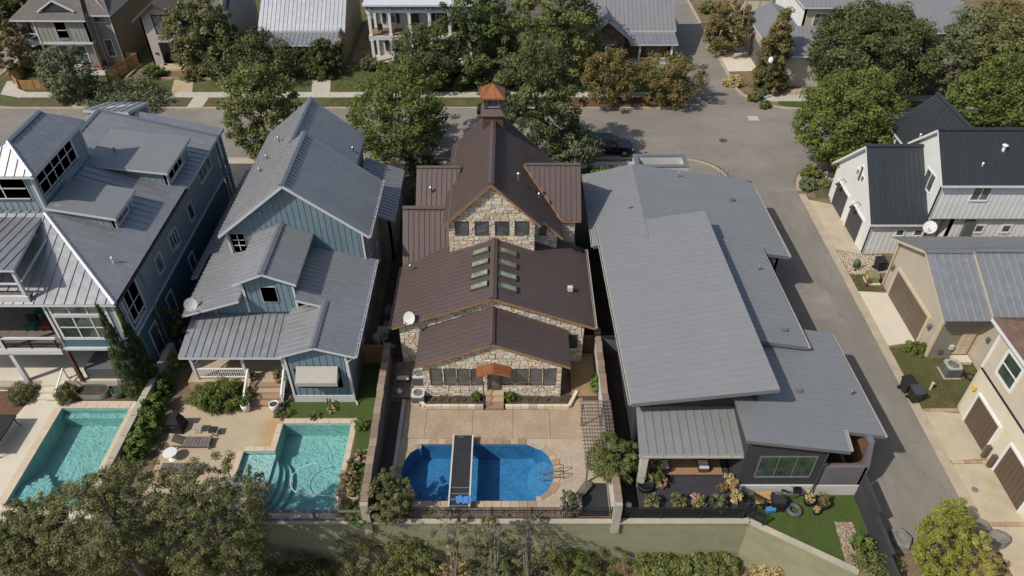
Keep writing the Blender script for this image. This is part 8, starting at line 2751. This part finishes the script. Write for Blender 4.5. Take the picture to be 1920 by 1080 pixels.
for i, px in enumerate((812, 826, 841, 856, 869, 972, 990, 1006, 1026, 1050)):
    p = at(px, 750, .2)
    shrub('bedding_plant', 'bedding plant, ' + ['first', 'second', 'third', 'fourth', 'fifth'][i % 5] + (' from left, in the bed left of the stone steps' if i < 5 else ' from left, in the bed right of the stone steps'), (p.x, p.y, .12), (.12, .12, .14), 'leaf_fresh' if i % 3 else 'leaf_rust', 80 + i, 8, 14, .05, 'plant', 'bedding plants before the stone house')
p = at(1077, 935, .5)
shrub('young_shrub', 'upright grey-green shrub in the small stone planter', (3.35, 24.75, .3), (.42, .35, .85), 'leaf_grey', 95, 40, 40, .07, lift=.9)
shrub('ivy', 'dark leafy plant on the white garden wall by the plank deck', (5.6, 34.2, 0), (.28, .8, .7), 'leaf_vine', 96, 26, 50, .07, 'plant')
# flower border along the brick-capped wall
for i, (px, py, w, h, lf) in enumerate(((676, 800, .4, .5, 'leaf_vine'), (660, 870, .4, .35, 'leaf_olive'), (655, 895, .55, .5, 'leaf_flower'), (650, 925, .55, .55, 'leaf_flower'), (660, 955, .7, .5, 'leaf_olive'), (690 - 15, 985 - 12, .6, .4, 'leaf_vine'))):
    p = at(px, py, .25)
    shrub('flower_clump', ['leafy plant at the top of the wall border', 'low straggling plant beside the grey planter box', 'pink and yellow flowers in mid border', 'pink flowers beside the pedestal pot', 'broad green clump below the pedestal pot', 'low green clump at the fence end'][i], (p.x, p.y, 0), (w, w * .9, h), lf, 100 + i, 22, 45, .06, 'plant', 'plants along the brick-capped wall', flowers=('yellow', 14) if i in (2, 4) else None)
p = at(528, 775, .2)
shrub('flowering_shrub', 'straggling shrub with magenta flowers at the pool corner', (p.x, p.y, 0), (.55, .4, .35), 'leaf_olive', 110, 18, 26, .06, flowers=('pink', 16))
for i, (px, py, lb_) in enumerate(((622, 768, 'spiky grey tuft on the turf before the white foundation'), (590, 782, 'sparse green tuft at the pool edge'))):
    p = at(px, py, .1)
    shrub('tuft', lb_, (p.x, p.y, 0), (.3, .3, .25), 'leaf_straw' if i == 0 else 'leaf_oak', 112 + i, 10, 20, .07, 'plant')
# near-street plants
TP('garden_tree', 'loose grey-green shrub tree beside the black car', 1075, 272, 105, 75, 60.8, 'leaf_grey', 0, seed=120, clumps=80, per=55, size=.16, stems=4, trunk=.05)
shrub('gold_shrub', 'golden-green rounded shrub behind the brown right wing', (4.6, 58.2, 0), (1.5, 1.3, 1.6), 'leaf_yellow', 121, 50, 70, .13)
shrub('flowering_shrub', 'wide shrub dotted with red flowers before the modern house', (8.8, 59.3, 0), (2.5, 1.5, 1.1), 'leaf_oak', 122, 80, 60, .12, flowers=('red', 24))
shrub('shade_shrub', 'dark shrub under the spreading yellow-green tree', (-8.6, 61.6, 0), (1.6, 1.2, 1.0), 'leaf_deep', 123, 50, 60, .12)
shrub('side_hedge', 'dark hedge in the strip beside the blue house porch', (-8.6, 55.0, 0), (.8, 3.5, .9), 'leaf_deep', 124, 60, 55, .12, 'hedge')
t = thing('bare_shrub', 'leafless twiggy shrub at the street corner of the modern house', 'shrub', (19.6, 58.5, 0))
mb = MB()
for i in range(26):
    a = R.uniform(0, 6.28)
    l_ = R.uniform(.5, 1.3)
    mb.tube([(19.6, 58.5, 0), (19.6 + math.cos(a) * l_ * .4, 58.5 + math.sin(a) * l_ * .4, 1.2), (19.6 + math.cos(a) * l_, 58.5 + math.sin(a) * l_, R.uniform(2.0, 3.0))], [.03, .02, .006], 4)
part('twigs', mb, 'bark_pale', t)
for i, (px, py, w, h, lf, lb_) in enumerate(((290, 141, 1.3, .7, 'leaf_fresh', 'low green shrub left of the stucco house path'), (360, 144, 1.5, .6, 'leaf_olive', 'olive shrub right of the stucco house path'), (595, 140, 1.3, .8, 'leaf_fresh', 'rounded shrub in the edged cottage bed'), (555, 136, 1.1, .5, 'leaf_rust', 'dark red low plant beside the cottage walk'),
        (694, 127, 1.2, .9, 'leaf_grey', 'spiky grey clump at the corner of the columned house'), (718, 130, .8, .7, 'leaf_fresh', 'small bright shrub beside the spiky grey clump'), (1325, 22, 1.0, .9, 'leaf_oak', 'rounded shrub by the far side street'), (1350, 92, 1.6, .6, 'leaf_straw', 'dry grasses below the rusty tree'),
        (1440, 165, 1.6, 1.2, 'leaf_oak', 'green shrub at the foot of the street lamp'), (1412, 185, .7, .5, 'leaf_oak', 'low shrub at the corner kerb'), (1434, 197, .6, .4, 'leaf_fresh', 'small shrub in the corner planting strip'), (1375, 155, 1.3, .5, 'leaf_straw', 'dry grass clump beside the far drive'),
        (1519, 172, .5, .4, 'leaf_oak', 'small plant in the gravel, left of two before the corner house'), (1535, 172, .5, .45, 'leaf_oak', 'small plant in the gravel, right of two before the corner house'), (1520, 330, .9, .7, 'leaf_oak', 'rounded shrub in the corner bed'), (1512, 350, .8, .6, 'leaf_grey', 'lower shrub in the corner bed'), (1545, 345, .6, .4, 'leaf_olive', 'low shrub nearest the white garage'),
        (1715, 655, .7, .55, 'leaf_fresh', 'spiky green plant by the beige garage corner'), (1640, 1060, 1.3, .7, 'leaf_oak', 'shrub below the river stones at the fence end'))):
    p = at(px, py, .3)
    shrub('garden_shrub', lb_, (p.x, p.y, 0.05), (w, w * .85, h), lf, 130 + i, 34, 50, .13 if py < 400 else .07)
pot('dark pot with red flowering plant on the river stones', 19.15, 22.3, .3, .4, 'black', .03, None, 'leaf_vine', 150, .45)
# rough growth at the foot of the retaining wall
rng0 = random.Random(77)
gb = [(690, 1040, 130, 70, 22.9, 'leaf_olive', 'bushy olive shrub at the wall foot below the fence corner', 60), (770, 1052, 120, 75, 22.7, 'leaf_oak', 'green shrub left of the sparse trees at the wall foot', 50), (1010, 1066, 150, 60, 22.8, 'leaf_olive', 'low brush below the blue pool', 46), (925, 1052, 120, 80, 22.8, 'leaf_grey', 'grey-green tangle under the sparse trees', 44),
      (1100, 1060, 120, 66, 22.9, 'leaf_fresh', 'bright green brush below the modern house wall', 54), (850, 1070, 100, 50, 22.6, 'leaf_straw', 'dry brush between the two sparse trees', 30), (575, 1085, 170, 80, 22.3, 'leaf_dark', 'dark brush in the shade below the ledge pool', 70)]
for i, (cx_, cy_, w, h, Y, lf, lb_, k) in enumerate(gb):
    TP('brush', lb_, cx_, cy_, w, h, Y, lf, -4.1, seed=160 + i, clumps=k, per=60, size=.085, stems=4, trunk=.05, clr=.16, lump=.9, lumps=10, gaps=.7, cat='shrub', bark='bark_pale', branches=14)
for i, (cx_, cy_, w, h, lb_) in enumerate(((40, 1090, 240, 110, 'left'), (250, 1095, 240, 100, 'middle'), (440, 1090, 200, 100, 'right'))):
    TP('undergrowth', 'dark undergrowth beneath the foreground live oaks, ' + lb_ + ' clump', cx_, cy_, w, h, 21.6, 'leaf_olive', -4.1, seed=190 + i, clumps=90, per=60, size=.09, stems=4, trunk=.05, clr=.15, lump=.4, cat='shrub', bark='bark_pale')
for i, (cx_, cy_, w, h, lb_) in enumerate(((845, 1000, 100, 62, 'sparse twiggy tree before the wall, left of the three'), (925, 985, 80, 70, 'sparse twiggy tree before the wall, middle of the three'), (1000, 1010, 110, 66, 'sparse twiggy tree before the wall, right of the three'))):
    TP('sparse_tree', lb_, cx_, cy_, w, h, 22.5, 'leaf_olive', -4.1, seed=170 + i, clumps=26, per=44, size=.075, stems=3, trunk=.06, clr=.15, lump=.8, lumps=10, hollow=.7, gaps=.9, bark='bark_pale', branches=26)
for i, (px, w, lb_) in enumerate(((1235, 1.6, 'left'), (1310, 1.5, 'middle'), (1345, 1.2, 'right'))):
    q = at(px, 1058, -3.9)
    shrub('grass_mound', 'grassy mound at the foot of the wall, ' + lb_ + ' of the three', (q.x, q.y - .1, -4.1), (w, .8, .7), 'leaf_oak', 175 + i, 60, 90, .09, 'grass mound', 'grassy mounds at the wall foot', lift=.5)
q = at(1450, 1078, -3.5)
shrub('brush', 'dry brush below the corner of the retaining wall', (q.x, q.y, -4.2), (1.4, .8, .9), 'leaf_straw', 180, 40, 60, .08)
for i, (px, lb_) in enumerate(((1540, 'left'), (1590, 'right'))):
    q = at(px, 1085, -2.5)
    shrub('brush', 'green brush below the slanting wall, ' + lb_ + ' clump', (q.x, q.y, -3.9), (1.0, .7, 1.2), 'leaf_oak', 181 + i, 40, 70, .08)
scatter_stuff('rough_grass', 'rough grass and weeds on the ground below the wall', [[(-30, 15), (17, 15), (17, 23.7), (-30, 23.7)]], 'leaf_straw', 160, .22, 9, .02, -4.15, .5)
scatter_stuff('rough_grass', 'dry weeds on the bank beyond the alley end', [[(19, 19.3), (34, 18.5), (34, 20.0), (26, 22.0), (20.5, 20.4)]], 'leaf_straw', 120, .2, 10, .02, -.15, .5)
scatter_stuff('lawn_grass', 'patchy lawn between the beige and cream houses', [[(27.1, 32.4), (33, 32.4), (33, 36.9), (29.6, 36.9), (29.3, 38.2), (27.1, 38.0)], [(27.1, 44.3), (29.1, 44.3), (29.1, 46.1), (27.1, 46.1)]], 'grass_blade', 330, .05, 11, .018, .05, .2)
